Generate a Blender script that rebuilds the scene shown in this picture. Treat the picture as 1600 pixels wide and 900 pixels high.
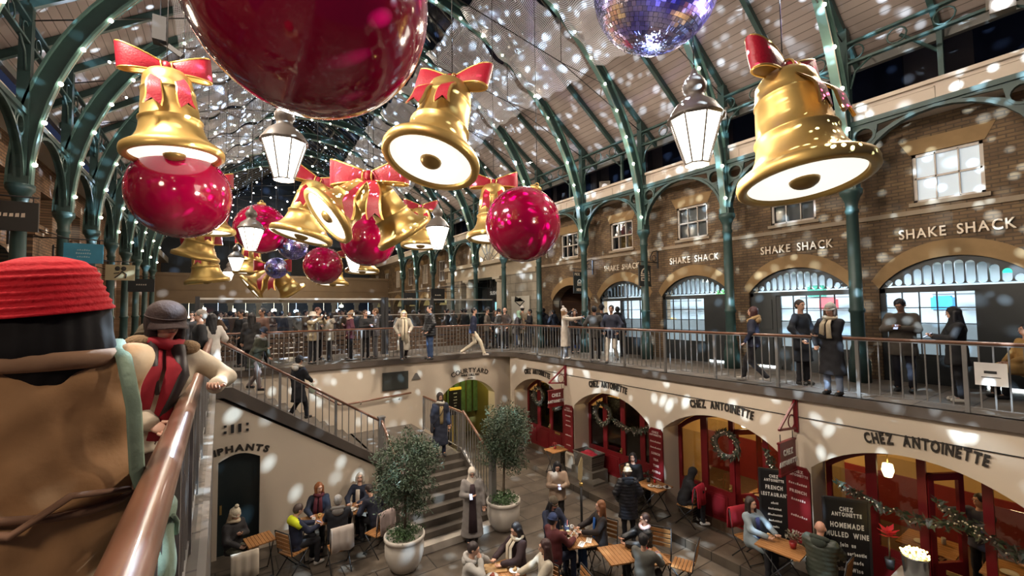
import bpy, math, random
import numpy as np
from mathutils import Matrix, Vector
for o in list(bpy.data.objects): bpy.data.objects.remove(o)
random.seed(7); np.random.seed(7)
PI = math.pi
col = bpy.context.scene.collection
SC = bpy.context.scene

# ---------------------------------------------------------------- camera
F = 680.0; YAW = .5905; PITCH = .0485; ROLL = -.0125
fw = Vector((math.sin(YAW)*math.cos(PITCH), math.cos(YAW)*math.cos(PITCH), math.sin(PITCH)))
_r = Vector((math.cos(YAW), -math.sin(YAW), 0)); _u = _r.cross(fw)
rt = math.cos(ROLL)*_r + math.sin(ROLL)*_u
up = -math.sin(ROLL)*_r + math.cos(ROLL)*_u
CAM = Vector((0, 0, 1.68))
cd = bpy.data.cameras.new('camera'); cam = bpy.data.objects.new('camera', cd); col.objects.link(cam)
m3 = Matrix((rt, up, -fw)).transposed()
cam.matrix_world = Matrix.Translation(CAM) @ m3.to_4x4()
cd.sensor_width = 36; cd.lens = F/1600*36; cd.clip_start = .05; cd.clip_end = 300
SC.camera = cam
def P(x, y, **k):
    D = fw + rt*((x-800)/F) - up*((y-450)/F)
    (a, v), = k.items(); i = 'XYZT'.index(a)
    return CAM + D*(v if i == 3 else (v-CAM[i])/D[i])

# ---------------------------------------------------------------- world, view
SC.view_settings.view_transform = 'Standard'; SC.view_settings.look = 'None'
SC.view_settings.gamma = 1; SC.view_settings.use_curve_mapping = False
SC.view_settings.exposure = -0.12
cy = SC.cycles
cy.use_denoising = True; cy.max_bounces = 7; cy.diffuse_bounces = 3; cy.glossy_bounces = 3
cy.transmission_bounces = 4; cy.transparent_max_bounces = 10; cy.sample_clamp_indirect = 4
cy.caustics_reflective = False; cy.caustics_refractive = False; cy.use_light_tree = True
W = bpy.data.worlds.new('night'); SC.world = W; W.use_nodes = True
W.node_tree.nodes['Background'].inputs[0].default_value = (.10, .13, .28, 1)
W.node_tree.nodes['Background'].inputs[1].default_value = .22

def lamp(name, kind, loc, power, color=(1, .85, .65), radius=.15, **k):
    d = bpy.data.lights.new(name, kind); d.energy = power; d.color = color; d.shadow_soft_size = radius
    o = bpy.data.objects.new(name, d); col.objects.link(o); o.location = loc
    for a, v in k.items():
        if a == 'aim': o.rotation_euler = (Vector(v)-Vector(loc)).to_track_quat('-Z', 'Y').to_euler()
        else: setattr(d, a, v)
    return o
def sparkle_lamp(loc, power, scale, thr, seed, color=(.62, .82, 1)):
    # a mirror-ball effect lamp: beams thrown in every direction through a pattern of round holes
    o = lamp('sparkle_lamp', 'POINT', loc, power, color, 0.0)
    d = o.data; d.use_nodes = True; nt = d.node_tree; N = nt.nodes; L = nt.links
    em = N['Emission']; tc = N.new('ShaderNodeTexCoord'); vo = N.new('ShaderNodeTexVoronoi')
    mp = N.new('ShaderNodeMapping'); mp.inputs['Location'].default_value = (seed, seed*.7, seed*.3)
    vo.inputs['Scale'].default_value = scale
    L.new(tc.outputs['Normal'], mp.inputs[0]); L.new(mp.outputs[0], vo.inputs['Vector'])
    mr = N.new('ShaderNodeMapRange'); mr.inputs[1].default_value = thr; mr.inputs[2].default_value = thr*.45
    mr.inputs[3].default_value = 0; mr.inputs[4].default_value = 1
    L.new(vo.outputs['Distance'], mr.inputs[0]); L.new(mr.outputs[0], em.inputs['Strength'])
    return o
COLY = [3.75+2.87*k for k in range(-2, 11)]
XR, XL, XC = 11.65, -3.3, 4.17
# mirror-ball beams
sparkle_lamp((5.05, 3.9, 5.2), 9500, 16.0, .275, 3)
sparkle_lamp((2.4, 7.4, 5.2), 6500, 19.0, .28, 8)
sparkle_lamp((3.4, 15.0, 5.4), 9000, 16.0, .28, 5)
sparkle_lamp((3.9, 24.0, 6.0), 14000, 13.0, .28, 12, (.6, .75, 1))
# glow of the bulb strings on the ribs, one lamp to a rib side
for y in COLY[1:]:
    for x in (XR-1.15, XL+1.15):
        lamp('rib_bulb_lamp', 'POINT', (x, y-.12, 6.9), 22 if x > 0 else 14, (1, .78, .55), .25)
# added fill spots, without fixtures, brightening the courtyard and galleries
for (x, y, z, tx, ty, p) in ((10.6, 2.5, 8.2, 1.0, 5, 1900), (10.6, 8.2, 8.2, 1.0, 9.5, 2500), (10.6, 14.3, 8.2, 2.5, 12.5, 2000), (-2.2, 3.0, 8.2, 9.0, 4.0, 2500), (-2.2, 8.5, 8.2, 9.5, 7.5, 2900), (-2.2, 14.5, 8.2, 9.5, 12.5, 2600), (10, 23, 8.2, 3, 24, 2600), (-1.8, 24, 8.2, 11, 25, 2600)):
    lamp('roof_fill', 'SPOT', (x, y, z), p, (1, .84, .68), .3, aim=(tx, ty, -1.5), spot_size=2.1, spot_blend=.8)
lamp('gallery_fill', 'POINT', (-2.3, -.6, 3.6), 230, (1, .82, .62), .3); lamp('gallery_fill', 'POINT', (-2.6, 7.0, 4.4), 90, (1, .82, .62), .3)  # added fill points that brighten the left gallery and its near figures
lamp('hall_end_fill', 'POINT', (4.2, 33.0, 4.6), 800, (1, .8, .55), .4); lamp('hall_end_fill', 'POINT', (1.0, 26.0, 5.2), 260, (1, .8, .6), .4); lamp('hall_end_fill', 'POINT', (3.0, 40.8, 1.9), 260, (1, .85, .6), .3)  # added fill points lifting the dark far end of the hall
sparkle_lamp((5.6, .6, 4.6), 5500, 18.0, .27, 21)

# ---------------------------------------------------------------- materials
_mc = {}
def nodemat(name):
    m = bpy.data.materials.new(name); m.use_nodes = True; nt = m.node_tree
    return m, nt.nodes, nt.links, nt.nodes['Principled BSDF']
def mat(c, rough=.6, metal=0., var=.12, scale=6., emit=0., name=None, bump=0., coat=0., spec=None, bscale=None):
    key = (tuple(c), rough, metal, var, scale, emit, bump, coat)
    if key in _mc: return _mc[key]
    m, N, L, B = nodemat(name or 'paint'); B.inputs['Roughness'].default_value = rough; B.inputs['Metallic'].default_value = metal
    B.inputs['Coat Weight'].default_value = coat
    if spec is not None: B.inputs['Specular IOR Level'].default_value = spec
    tc = N.new('ShaderNodeTexCoord'); no = N.new('ShaderNodeTexNoise'); no.inputs['Scale'].default_value = scale; no.inputs['Detail'].default_value = 4
    L.new(tc.outputs['Object'], no.inputs['Vector'])
    mx = N.new('ShaderNodeMix'); mx.data_type = 'RGBA'
    mx.inputs[6].default_value = (*[v*(1-var) for v in c], 1); mx.inputs[7].default_value = (*[min(1, v*(1+var)) for v in c], 1)
    L.new(no.outputs['Fac'], mx.inputs[0]); L.new(mx.outputs[2], B.inputs['Base Color'])
    if bump:
        bp = N.new('ShaderNodeBump'); bp.inputs['Strength'].default_value = bump; bp.inputs['Distance'].default_value = .02
        n2 = no
        if bscale: n2 = N.new('ShaderNodeTexNoise'); n2.inputs['Scale'].default_value = bscale; L.new(tc.outputs['Object'], n2.inputs['Vector'])
        L.new(n2.outputs['Fac'], bp.inputs['Height']); L.new(bp.outputs[0], B.inputs['Normal'])
    if emit:
        B.inputs['Emission Color'].default_value = (*c, 1); B.inputs['Emission Strength'].default_value = emit
        if emit > 0 and name == 'bulb': m.cycles.emission_sampling = 'NONE'
    _mc[key] = m
    return m
def brickmat(name, c1, c2, mortar, bw=.23, bh=.075, plane='YZ', rough=.85, bump=.5, ms=.012, noise=.35):
    m, N, L, B = nodemat(name); B.inputs['Roughness'].default_value = rough
    tc = N.new('ShaderNodeTexCoord'); sp = N.new('ShaderNodeSeparateXYZ'); cb = N.new('ShaderNodeCombineXYZ')
    L.new(tc.outputs['Object'], sp.inputs[0])
    L.new(sp.outputs['XYZ'.index(plane[0])], cb.inputs[0]); L.new(sp.outputs['XYZ'.index(plane[1])], cb.inputs[1])
    br = N.new('ShaderNodeTexBrick'); br.inputs['Scale'].default_value = 1
    br.inputs['Color1'].default_value = (*c1, 1); br.inputs['Color2'].default_value = (*c2, 1); br.inputs['Mortar'].default_value = (*mortar, 1)
    br.inputs['Brick Width'].default_value = bw; br.inputs['Row Height'].default_value = bh; br.inputs['Mortar Size'].default_value = ms
    L.new(cb.outputs[0], br.inputs['Vector'])
    no = N.new('ShaderNodeTexNoise'); no.inputs['Scale'].default_value = 2.2; no.inputs['Detail'].default_value = 5; L.new(cb.outputs[0], no.inputs['Vector'])
    mx = N.new('ShaderNodeMix'); mx.data_type = 'RGBA'; mx.blend_type = 'MULTIPLY'; mx.inputs[0].default_value = 1
    mr = N.new('ShaderNodeMapRange'); mr.inputs[1].default_value = .3; mr.inputs[2].default_value = .75; mr.inputs[3].default_value = 1-noise; mr.inputs[4].default_value = 1+noise*.3
    L.new(no.outputs['Fac'], mr.inputs[0]); L.new(br.outputs['Color'], mx.inputs[6]); L.new(mr.outputs[0], mx.inputs[7]); L.new(mx.outputs[2], B.inputs['Base Color'])
    bp = N.new('ShaderNodeBump'); bp.inputs['Strength'].default_value = bump; bp.inputs['Distance'].default_value = .01; bp.invert = True
    L.new(br.outputs['Fac'], bp.inputs['Height']); L.new(bp.outputs[0], B.inputs['Normal'])
    return m
def glassmat(name, tint=(.8, .85, .9), alpha=.15, rough=.05):
    m, N, L, B = nodemat(name); out = N['Material Output']
    tr = N.new('ShaderNodeBsdfTransparent'); gl = N.new('ShaderNodeBsdfGlossy'); gl.inputs['Roughness'].default_value = rough
    tr.inputs[0].default_value = (*tint, 1); fr = N.new('ShaderNodeFresnel'); ms = N.new('ShaderNodeMixShader')
    ad = N.new('ShaderNodeMath'); ad.operation = 'ADD'; ad.inputs[1].default_value = alpha*.3
    L.new(fr.outputs[0], ad.inputs[0]); L.new(ad.outputs[0], ms.inputs[0]); L.new(tr.outputs[0], ms.inputs[1]); L.new(gl.outputs[0], ms.inputs[2]); L.new(ms.outputs[0], out.inputs[0])
    return m
GREEN = mat((.032, .072, .068), .45, name='green_iron', var=.2)
DGREEN = mat((.03, .07, .068), .5, name='dark_green_iron')
CREAM = mat((.62, .53, .42), .75, name='cream_plaster', var=.07, scale=1.5)
CREAMW = mat((.6, .55, .47), .6, name='cream_paint', var=.05)
GOLD = mat((.60, .40, .13), .40, metal=.72, name='gold', var=.15, scale=3, bump=.05)
GOLDT = mat((.75, .48, .14), .35, metal=.7, name='gold_trim')
BOWRED = mat((.34, .008, .025), .45, name='bow_red', var=.3, scale=40, bump=.3)
BALLRED = mat((.28, .0, .032), .12, name='bauble_red', var=.08, coat=.6)
DARK = mat((.02, .02, .022), .5, name='dark_paint')
DARKG = mat((.028, .034, .036), .5, name='charcoal_paint')
CHEZ = mat((.145, .008, .011), .38, name='oxblood_paint', var=.15)
WHITE = mat((.75, .73, .7), .6, name='white_paint')
STEEL = mat((.30, .29, .28), .38, metal=.6, name='grey_steel')
WOOD = mat((.15, .062, .033), .34, name='rail_wood', var=.3, scale=5, coat=.4)
TEAK = mat((.36, .17, .06), .45, name='teak', var=.3, scale=9)
DWOOD = mat((.095, .058, .036), .5, name='dark_wood', var=.3, scale=9)
BRASS = mat((.6, .42, .15), .3, metal=.8, name='brass')
GLASS = glassmat('clear_glass')
STONE = brickmat('paving_stone', (.16, .13, .10), (.10, .082, .066), (.03, .026, .022), 1.1, .62, 'XY', .38, .3, .012, .5)
GSTONE = brickmat('gallery_stone', (.20, .17, .14), (.15, .13, .11), (.06, .05, .045), .9, .6, 'XY', .5, .3, .012, .4)
BRICK = brickmat('stock_brick', (.25, .165, .085), (.165, .105, .06), (.12, .085, .055), .23, .075, noise=.5)
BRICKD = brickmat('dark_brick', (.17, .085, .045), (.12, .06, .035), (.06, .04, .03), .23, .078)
BRICKX = brickmat('end_brick', (.22, .15, .09), (.16, .11, .065), (.08, .06, .045), .3, .1, 'XZ')
RUBBED = mat((.28, .18, .08), .8, name='rubbed_brick', var=.25, scale=4)
ASHLAR = brickmat('ashlar', (.40, .35, .27), (.34, .30, .235), (.16, .14, .11), .95, .42, 'YZ', .8, .3, .01, .3)

# ---------------------------------------------------------------- mesh builder
class MB:
    def __init__(s, M=None): s.V = []; s.Fc = []; s.mi = []; s.sm = []; s.n = 0; s.M = M or Matrix(); s.mt = 0
    def add(s, V, Fs, smooth=False, M=None):
        A = s.M @ M if M is not None else s.M
        V = np.asarray(V, float).reshape(-1, 3); A = np.array(A)
        s.V.append(V @ A[:3, :3].T + A[:3, 3]); n = s.n
        for f in Fs: s.Fc.append([int(i)+n for i in f])
        s.mi += [s.mt]*len(Fs); s.sm += [smooth]*len(Fs); s.n += len(V); return s
    def box(s, a, b, M=None):
        x0, y0, z0 = a; x1, y1, z1 = b
        V = [(x0, y0, z0), (x1, y0, z0), (x1, y1, z0), (x0, y1, z0), (x0, y0, z1), (x1, y0, z1), (x1, y1, z1), (x0, y1, z1)]
        return s.add(V, [(0, 3, 2, 1), (4, 5, 6, 7), (0, 1, 5, 4), (1, 2, 6, 5), (2, 3, 7, 6), (3, 0, 4, 7)], False, M)
    def cb(s, c, d, M=None): return s.box([c[i]-d[i]/2 for i in range(3)], [c[i]+d[i]/2 for i in range(3)], M)
    def bar(s, p, q, w, h=None, upv=(0, 0, 1)):
        p = Vector(p); q = Vector(q); d = (q-p); l = d.length
        if l < 1e-6: return s
        z = d/l; x = Vector(upv).cross(z)
        if x.length < 1e-3: x = Vector((1, 0, 0)).cross(z)
        x.normalize(); y = z.cross(x); h = h or w
        M = Matrix((x, y, z)).transposed().to_4x4(); M.translation = p
        return s.box((-w/2, -h/2, 0), (w/2, h/2, l), M)
    def tube(s, pts, r, n=8, cap=True, flat=1.0, closed=False, smooth=True, upv=None):
        pts = [Vector(p) for p in pts]; m = len(pts); rr = r if hasattr(r, '__len__') else [r]*m
        V = []; up0 = Vector(upv) if upv else None
        for i, p in enumerate(pts):
            a = pts[i-1] if (i > 0 or closed) else p; b = pts[(i+1) % m] if (i < m-1 or closed) else p
            t = (b-a).normalized()
            if upv: x = up0.cross(t)
            elif i == 0: x = t.cross(Vector((0, 0, 1)) if abs(t.z) < .9 else Vector((1, 0, 0)))
            else: x = px_-t*px_.dot(t)
            if x.length < 1e-4: x = t.orthogonal()
            x.normalize(); px_ = x; y = t.cross(x)
            for k in range(n):
                an = 2*PI*k/n; V.append(p + x*(math.cos(an)*rr[i]) + y*(math.sin(an)*rr[i]*flat))
        Fs = [(i*n+k, i*n+(k+1) % n, ((i+1) % m)*n+(k+1) % n, ((i+1) % m)*n+k) for i in range(m if closed else m-1) for k in range(n)]
        if cap and not closed: Fs += [tuple(range(n))[::-1], tuple((m-1)*n+k for k in range(n))]
        return s.add(V, Fs, smooth)
    def lathe(s, prof, n=24, M=None, smooth=True):
        V = []; m = len(prof)
        for r, z in prof:
            for k in range(n):
                a = 2*PI*k/n; V.append((r*math.cos(a), r*math.sin(a), z))
        Fs = [(i*n+k, i*n+(k+1) % n, (i+1)*n+(k+1) % n, (i+1)*n+k) for i in range(m-1) for k in range(n)]
        if prof[0][0] > 1e-5: Fs.append(tuple(range(n))[::-1])
        if prof[-1][0] > 1e-5: Fs.append(tuple((m-1)*n+k for k in range(n)))
        return s.add(V, Fs, smooth, M)
    def ball(s, c, r, n=12, m=8, M=None):
        r = r if hasattr(r, '__len__') else (r,)*3
        V = []; 
        for i in range(m+1):
            t = PI*i/m
            for k in range(n):
                a = 2*PI*k/n; V.append((c[0]+r[0]*math.sin(t)*math.cos(a), c[1]+r[1]*math.sin(t)*math.sin(a), c[2]-r[2]*math.cos(t)))
        return s.add(V, [(i*n+k, i*n+(k+1) % n, (i+1)*n+(k+1) % n, (i+1)*n+k) for i in range(m) for k in range(n)], True, M)
    def prism(s, poly, w0, w1, M=None, holes=()):
        # poly in (u,v), thickness along w; holes handled by a filled 2D curve
        if not holes and False: pass
        cu = bpy.data.curves.new('c', 'CURVE'); cu.dimensions = '2D'; cu.fill_mode = 'BOTH'; cu.extrude = abs(w1-w0)/2
        for pl in (poly,)+tuple(holes):
            sp = cu.splines.new('POLY'); sp.points.add(len(pl)-1); sp.use_cyclic_u = True
            for i, (u, v) in enumerate(pl): sp.points[i].co = (u, v, 0, 1)
        ob = bpy.data.objects.new('c', cu); me = ob.to_mesh()
        V = [(v.co.x, v.co.y, v.co.z+(w0+w1)/2) for v in me.vertices]; Fs = [tuple(p.vertices) for p in me.polygons]
        ob.to_mesh_clear(); bpy.data.objects.remove(ob); bpy.data.curves.remove(cu)
        return s.add(V, Fs, False, M)
    def build(s, name, mats, parent=None, **tags):
        me = bpy.data.meshes.new(name); V = np.concatenate(s.V) if s.V else np.zeros((0, 3))
        me.from_pydata(V.tolist(), [], s.Fc)
        for m in (mats if isinstance(mats, (list, tuple)) else [mats]): me.materials.append(m)
        me.polygons.foreach_set('material_index', s.mi); me.polygons.foreach_set('use_smooth', s.sm); me.update()
        o = bpy.data.objects.new(name, me); col.objects.link(o)
        if parent is not None: o.parent = parent
        for k, v in tags.items(): o[k] = v
        return o
def YZ(x, flip=False):   # (u,v,w) -> world: u along Y, v up, w along +X from plane x
    return Matrix(((0, 0, 1, x), (1, 0, 0, 0), (0, 1, 0, 0), (0, 0, 0, 1)))
def XZ(y):               # u along X, v up, w along -Y
    return Matrix(((1, 0, 0, 0), (0, 0, -1, y), (0, 1, 0, 0), (0, 0, 0, 1)))
def thing(name, label, cat, loc=(0, 0, 0), rz=0, group=None):
    o = bpy.data.objects.new(name, None); col.objects.link(o); o.location = loc; o.rotation_euler = (0, 0, rz); o.empty_display_size = .1
    o['label'] = label; o['category'] = cat
    if group: o['group'] = group
    return o
def tag(o, label, cat, group=None, kind=None):
    o['label'] = label; o['category'] = cat
    if group: o['group'] = group
    if kind: o['kind'] = kind
    return o
def st(o): o['kind'] = 'structure'; return o
def kids(o): return [c for c in bpy.data.objects if c.parent == o]
def dup(root, loc, rz, label, group=None, ch=None):
    r = root.copy(); col.objects.link(r); r.location = loc; r.rotation_euler = (0, 0, rz); r['label'] = label
    if group: r['group'] = group
    for c0, gs in (ch or [(c, kids(c)) for c in kids(root)]):
        c = c0.copy(); col.objects.link(c); c.parent = r
        for g0 in gs: g = g0.copy(); col.objects.link(g); g.parent = c
    return r
_FN = {}
def glyph(ch, size, ext, off=0):
    k = (ch, size, ext, off)
    if k not in _FN:
        cu = bpy.data.curves.new('t', 'FONT'); cu.body = ch; cu.size = size; cu.extrude = ext; cu.offset = off; cu.resolution_u = 3; cu.fill_mode = 'BOTH'
        ob = bpy.data.objects.new('t', cu); me = ob.to_mesh()
        V = np.array([v.co[:] for v in me.vertices]).reshape(-1, 3); Fs = [tuple(p.vertices) for p in me.polygons]
        ob.to_mesh_clear(); bpy.data.objects.remove(ob); bpy.data.curves.remove(cu)
        _FN[k] = (V, Fs)
    return _FN[k]
def text(mb, s, size, M, ext=.008, arc=None, sx=1.0, gap=.12, bold=0):
    # centred text in (u,v); arc = (centre_v, radius) sets it on a circle; '~n' = n unreadable strokes
    if s.startswith('~'):
        n = int(s[1:]); rs = random.Random(n*7+int(size*100)); w = size*.55*sx
        for k in range(n):
            u = (k-n/2)*w; h = size*rs.uniform(.35, .62); mb.prism([(u+w*.12, 0), (u+w*.8, size*.03), (u+w*.8, h), (u+w*.2, h*.9)], -ext, ext, M)
        return mb
    if not s: return mb
    ws = []; 
    for ch in s:
        if ch == ' ': ws.append(size*.33); continue
        V, _ = glyph(ch, size, ext, bold); ws.append((V[:, 0].max()-V[:, 0].min())*sx)
    g = size*gap; tot = sum(ws)+g*(len(s)-1); x = -tot/2
    for ch, w in zip(s, ws):
        if ch != ' ':
            V, Fs = glyph(ch, size, ext, bold); V = V.copy(); V[:, 0] = (V[:, 0]-V[:, 0].min())*sx
            reps = [(0, 0)]
            for dx, dy in reps:
                U = V.copy(); U[:, 0] += dx; U[:, 1] += dy
                if arc:
                    cv, R = arc; th = (x+w/2)/R; U[:, 0] -= w/2
                    c, sn = math.cos(-th), math.sin(-th)
                    u = U[:, 0]*c-(U[:, 1]+R)*sn; v = U[:, 0]*sn+(U[:, 1]+R)*c+cv; U[:, 0] = u; U[:, 1] = v
                else: U[:, 0] += x
                mb.add(U, Fs, False, M)
        x += w+g
    return mb
def arcpts(c, r, a0, a1, n): return [(c[0]+r*math.cos(a0+(a1-a0)*i/n), c[1]+r*math.sin(a0+(a1-a0)*i/n)) for i in range(n+1)]
def segarch(u0, u1, vb, vs, va, n=20):
    # closed outline of an opening: flat base vb, springing vs, apex va (segmental)
    h = (u1-u0)/2; s = va-vs; R = (h*h+s*s)/(2*s); c = ((u0+u1)/2, va-R); a = math.asin(min(1, h/R))
    top = arcpts(c, R, PI/2-a, PI/2+a, n)
    return [(u0, vb), (u1, vb)]+top
# ================================================================ SETTING
H = -3.7
WX = 9.55; FY = 14.9; BX = 12.3
# courtyard floor, gallery slabs
b = MB(); b.box((-1, -4, H-.3), (11.5, 19, H)); st(b.build('floor', STONE))
b = MB(); b.box((8.75, -3, H), (9.6, 14.95, H+.18)); st(b.build('trim_1', STONE))
b = MB()
b.box((-4.2, -4, -.16), (-.10, 11.72, 0)); b.box((-4.2, 11.72, -.16), (-.12, 15, 0))
b.box((WX-.04, -4, -.16), (12.45, 15.0, 0)); b.box((-4.2, FY-.05, -.16), (12.45, 44, 0))
cp = [(WX-1.1, FY), (WX, FY), (WX, FY-1.1)]+arcpts((WX-1.1, FY-1.1), 1.1, 0, PI/2, 8)[1:-1]
b.prism(cp, -.16, -.001)
st(b.build('floor_gallery', GSTONE))
# dark kerb lip around the opening
b = MB(); b.box((WX-.10, -4, -.17), (WX+.05, FY-1.1, -.0)); b.box((-.12, FY-.1, -.17), (WX-1.1, FY+.02, 0))
q = arcpts((WX-1.1, FY-1.1), 1.2, 0, PI/2, 10)
q2 = arcpts((WX-1.1, FY-1.1), 1.05, 0, PI/2, 10)[::-1]
b.prism(q+q2, -.17, .001)
st(b.build('trim_2', mat((.10, .08, .065), .6, name='kerb_stone', scale=3, var=.3)))
# courtyard walls
YA = [2.45-3.4, 2.45, 5.85, 9.25, 12.7]
b = MB()
holes = [segarch(y-1.5, y+1.5, H-.1, -1.45, -.86) for y in YA]
b.prism([(-4, H), (FY-.5, H), (FY-.5, -.15), (-4, -.15)][::1], 0, .6, YZ(WX), ())if False else None
def archwall(mb, u0, u1, vb, vt, arches, w0, w1, M):
    # wall outline with the arches notched into its foot
    pl = [(u0, vb)]
    for (a0, a1, vs, va) in sorted(arches):
        o = segarch(a0, a1, vb, vs, va); arc = o[2:][::-1]
        pl += [(a0, vb)]+arc+[(a1, vb)]
    pl += [(u1, vb), (u1, vt), (u0, vt)]
    mb.prism(pl, w0, w1, M)
archwall(b, -4, FY-.45, H, -.16, [(y-1.48, y+1.48, -1.45, -.86) for y in YA], 0, .62, YZ(WX))
st(b.build('wall_courtyard_right', CREAM))
b = MB(); archwall(b, -.2, WX+.7, H, -.16, [(6.75, 9.1, -1.6, -1.0)], 0, -.5, XZ(FY))
st(b.build('wall_courtyard_far', CREAM))
b = MB(); b.box((-.9, -4, H), (-.075, 11.7, -.17)); b.box((-.115, -4, -.18), (-.05, 11.7, -.005)); st(b.build('wall_courtyard_left', mat((.19, .172, .155), .45, name='grey_render', var=.3, scale=2)))
# wall under the first flight with the ELIPHANTS door
S0, S1 = (-.10, 0.0), (3.6, -2.3)
b = MB(); pl = [(-.3, H), (.02, H), (.02, -1.62)]+[(.02+.80*(i/8), -1.62+.14*math.sin(PI*i/8)) for i in range(1, 8)]+[(.82, -1.62), (.82, H), (3.52, H), (3.52, -2.42), (-.1, -.17), (-.3, -.17)]
b.prism(pl, 0, -.25, XZ(11.7)); st(b.build('wall_stairs', CREAM))
b = MB(); b.box((-.1, 11.85, H), (.95, 11.9, -1.4)); dr = st(b.build('door_1', mat((.012, .02, .022), .35, name='black_door')))
b = MB(); b.box((.06, 11.83, H+.9), (.10, 11.86, H+1.1)); b.build('door_handle', BRASS, dr)
# ceiling planks and glazed roof
SL = .734
def rz_(x): return 7.36+SL*(12.5-x) if x > XC else 7.36+SL*(x+4.16)
m, N, L, B = nodemat('ceiling_boards'); B.inputs['Roughness'].default_value = .6
tc = N.new('ShaderNodeTexCoord'); wv = N.new('ShaderNodeTexBrick'); wv.inputs['Scale'].default_value = 1
wv.inputs['Brick Width'].default_value = 60.0; wv.inputs['Row Height'].default_value = .15; wv.inputs['Mortar Size'].default_value = .007
wv.inputs['Color1'].default_value = (.37, .31, .285, 1); wv.inputs['Color2'].default_value = (.31, .26, .24, 1); wv.inputs['Mortar'].default_value = (.12, .10, .09, 1)
sp = N.new('ShaderNodeSeparateXYZ'); cb = N.new('ShaderNodeCombineXYZ'); L.new(tc.outputs['Object'], sp.inputs[0]); L.new(sp.outputs[1], cb.inputs[0]); L.new(sp.outputs[0], cb.inputs[1])
L.new(cb.outputs[0], wv.inputs['Vector']); L.new(wv.outputs['Color'], B.inputs['Base Color']); BOARDS = m
NIGHTGLASS = mat((.012, .016, .03), .12, name='night_glass')
def slab(mb, x0, x1, y0, y1, t=.08, dz=0):
    z0, z1 = rz_(x0)+dz, rz_(x1)+dz
    V = [(x0, y0, z0), (x1, y0, z1), (x1, y1, z1), (x0, y1, z0), (x0, y0, z0+t), (x1, y0, z1+t), (x1, y1, z1+t), (x0, y1, z0+t)]
    mb.add(V, [(0, 3, 2, 1), (4, 5, 6, 7), (0, 1, 5, 4), (1, 2, 6, 5), (2, 3, 7, 6), (3, 0, 4, 7)])
b = MB(); slab(b, 8.3, 12.5, -4, 44); slab(b, -4.16, .05, -4, 44); st(b.build('ceiling', BOARDS))
b = MB(); slab(b, XC, 8.3, -4, 44); slab(b, .05, XC-.001, -4, 44); st(b.build('ceiling_glazing', NIGHTGLASS))
b = MB()
for y in np.arange(-3.5, 44, .7):
    for x0, x1 in ((XC, 8.3), (XC, .05)): b.bar((x0, y, 13.43), (x1, y, rz_(x1)-.02), .04, .06)
for x in (5.5, 6.9, 8.3, 2.85, 1.45, .05): b.bar((x, -4, rz_(x)-.05), (x, 44, rz_(x)-.05), .08, .1)
b.box((12.42, -4, 7.22), (12.55, 44, 7.40)); b.box((-4.2, -4, 7.22), (-4.08, 44, 7.40))
st(b.build('trim_3', mat((.16, .16, .15), .5, name='glazing_bar')))
# ---------------------------------------------------------------- right brick building
WY = [2.33+2.9*k for k in range(-1, 5)]           # bays -0.57,2.33,5.23,8.13,11.03,13.93
b = MB()
pl = [(-4, 0)]
for y in WY:
    o = segarch(y-1.2, y+1.2, 0, 2.03, 2.66); pl += [(y-1.2, 0)]+o[2:][::-1]+[(y+1.2, 0)]
pl += [(15.9, 0), (15.9, 6.1), (-4, 6.1)]
b.prism(pl, 0, .45, YZ(BX), [[(y-.53, 3.83), (y+.53, 3.83), (y+.53, 4.87), (y-.53, 4.87)] for y in WY])
# far run beyond the portal
pl = [(25.2, 0)]
FW = [26.8+2.9*k for k in range(6)]
for y in FW:
    o = segarch(y-1.05, y+1.05, 0, 2.0, 2.6, 10); pl += [(y-1.05, 0)]+o[2:][::-1]+[(y+1.05, 0)]
pl += [(44, 0), (44, 6.1), (25.2, 6.1)]
b.prism(pl, 0, .45, YZ(BX), [[(y-.5, 3.6), (y+.5, 3.6), (y+.5, 5.0), (y-.5, 5.0)] for y in FW])
st(b.build('wall_right', BRICK))
# rubbed brick voussoirs + flat lintels
b = MB()
for y in WY+FW:
    hw = 1.2 if y < 20 else 1.05
    o = segarch(y-hw, y+hw, 0, 2.03 if y < 20 else 2.0, 2.66 if y < 20 else 2.6)[2:]
    o2 = segarch(y-hw-.12, y+hw+.12, 0, 2.22, 3.0)[2:][::-1]
    b.prism(o+o2, -.012, .02, YZ(BX))
    t = 4.87 if y < 20 else 5.0
    b.prism([(y-.56, t), (y+.56, t), (y+.72, t+.32), (y-.72, t+.32)], -.012, .02, YZ(BX))
st(b.build('trim_4', RUBBED))
b = MB(); b.box((BX-.05, -4, 3.58), (BX+.02, 15.9, 3.68)); b.box((BX-.05, 25.2, 3.2), (BX+.02, 44, 3.3))
for y in WY: b.box((BX-.06, y-.6, 3.75), (BX+.1, y+.6, 3.83))
st(b.build('trim_5', mat((.30, .24, .17), .8, name='sill_stone')))
# white cornice with sunk panels
b = MB(); b.box((11.75, -4, 5.68), (12.75, 44, 6.12)); b.box((11.68, -4, 6.08), (12.75, 44, 6.16)); b.box((11.70, -4, 5.62), (12.7, 44, 5.69))
for y in np.arange(-3.4, 44, 1.43):
    for (a0, a1, c0, c1) in ((y, y+1.1, 5.76, 5.78), (y, y+1.1, 6.0, 6.02), (y, y+.02, 5.76, 6.02), (y+1.08, y+1.1, 5.76, 6.02)): b.box((11.735, a0, c0), (11.76, a1, c1))
st(b.build('trim_6', mat((.58, .50, .42), .6, name='cornice_paint', var=.05)))
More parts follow.
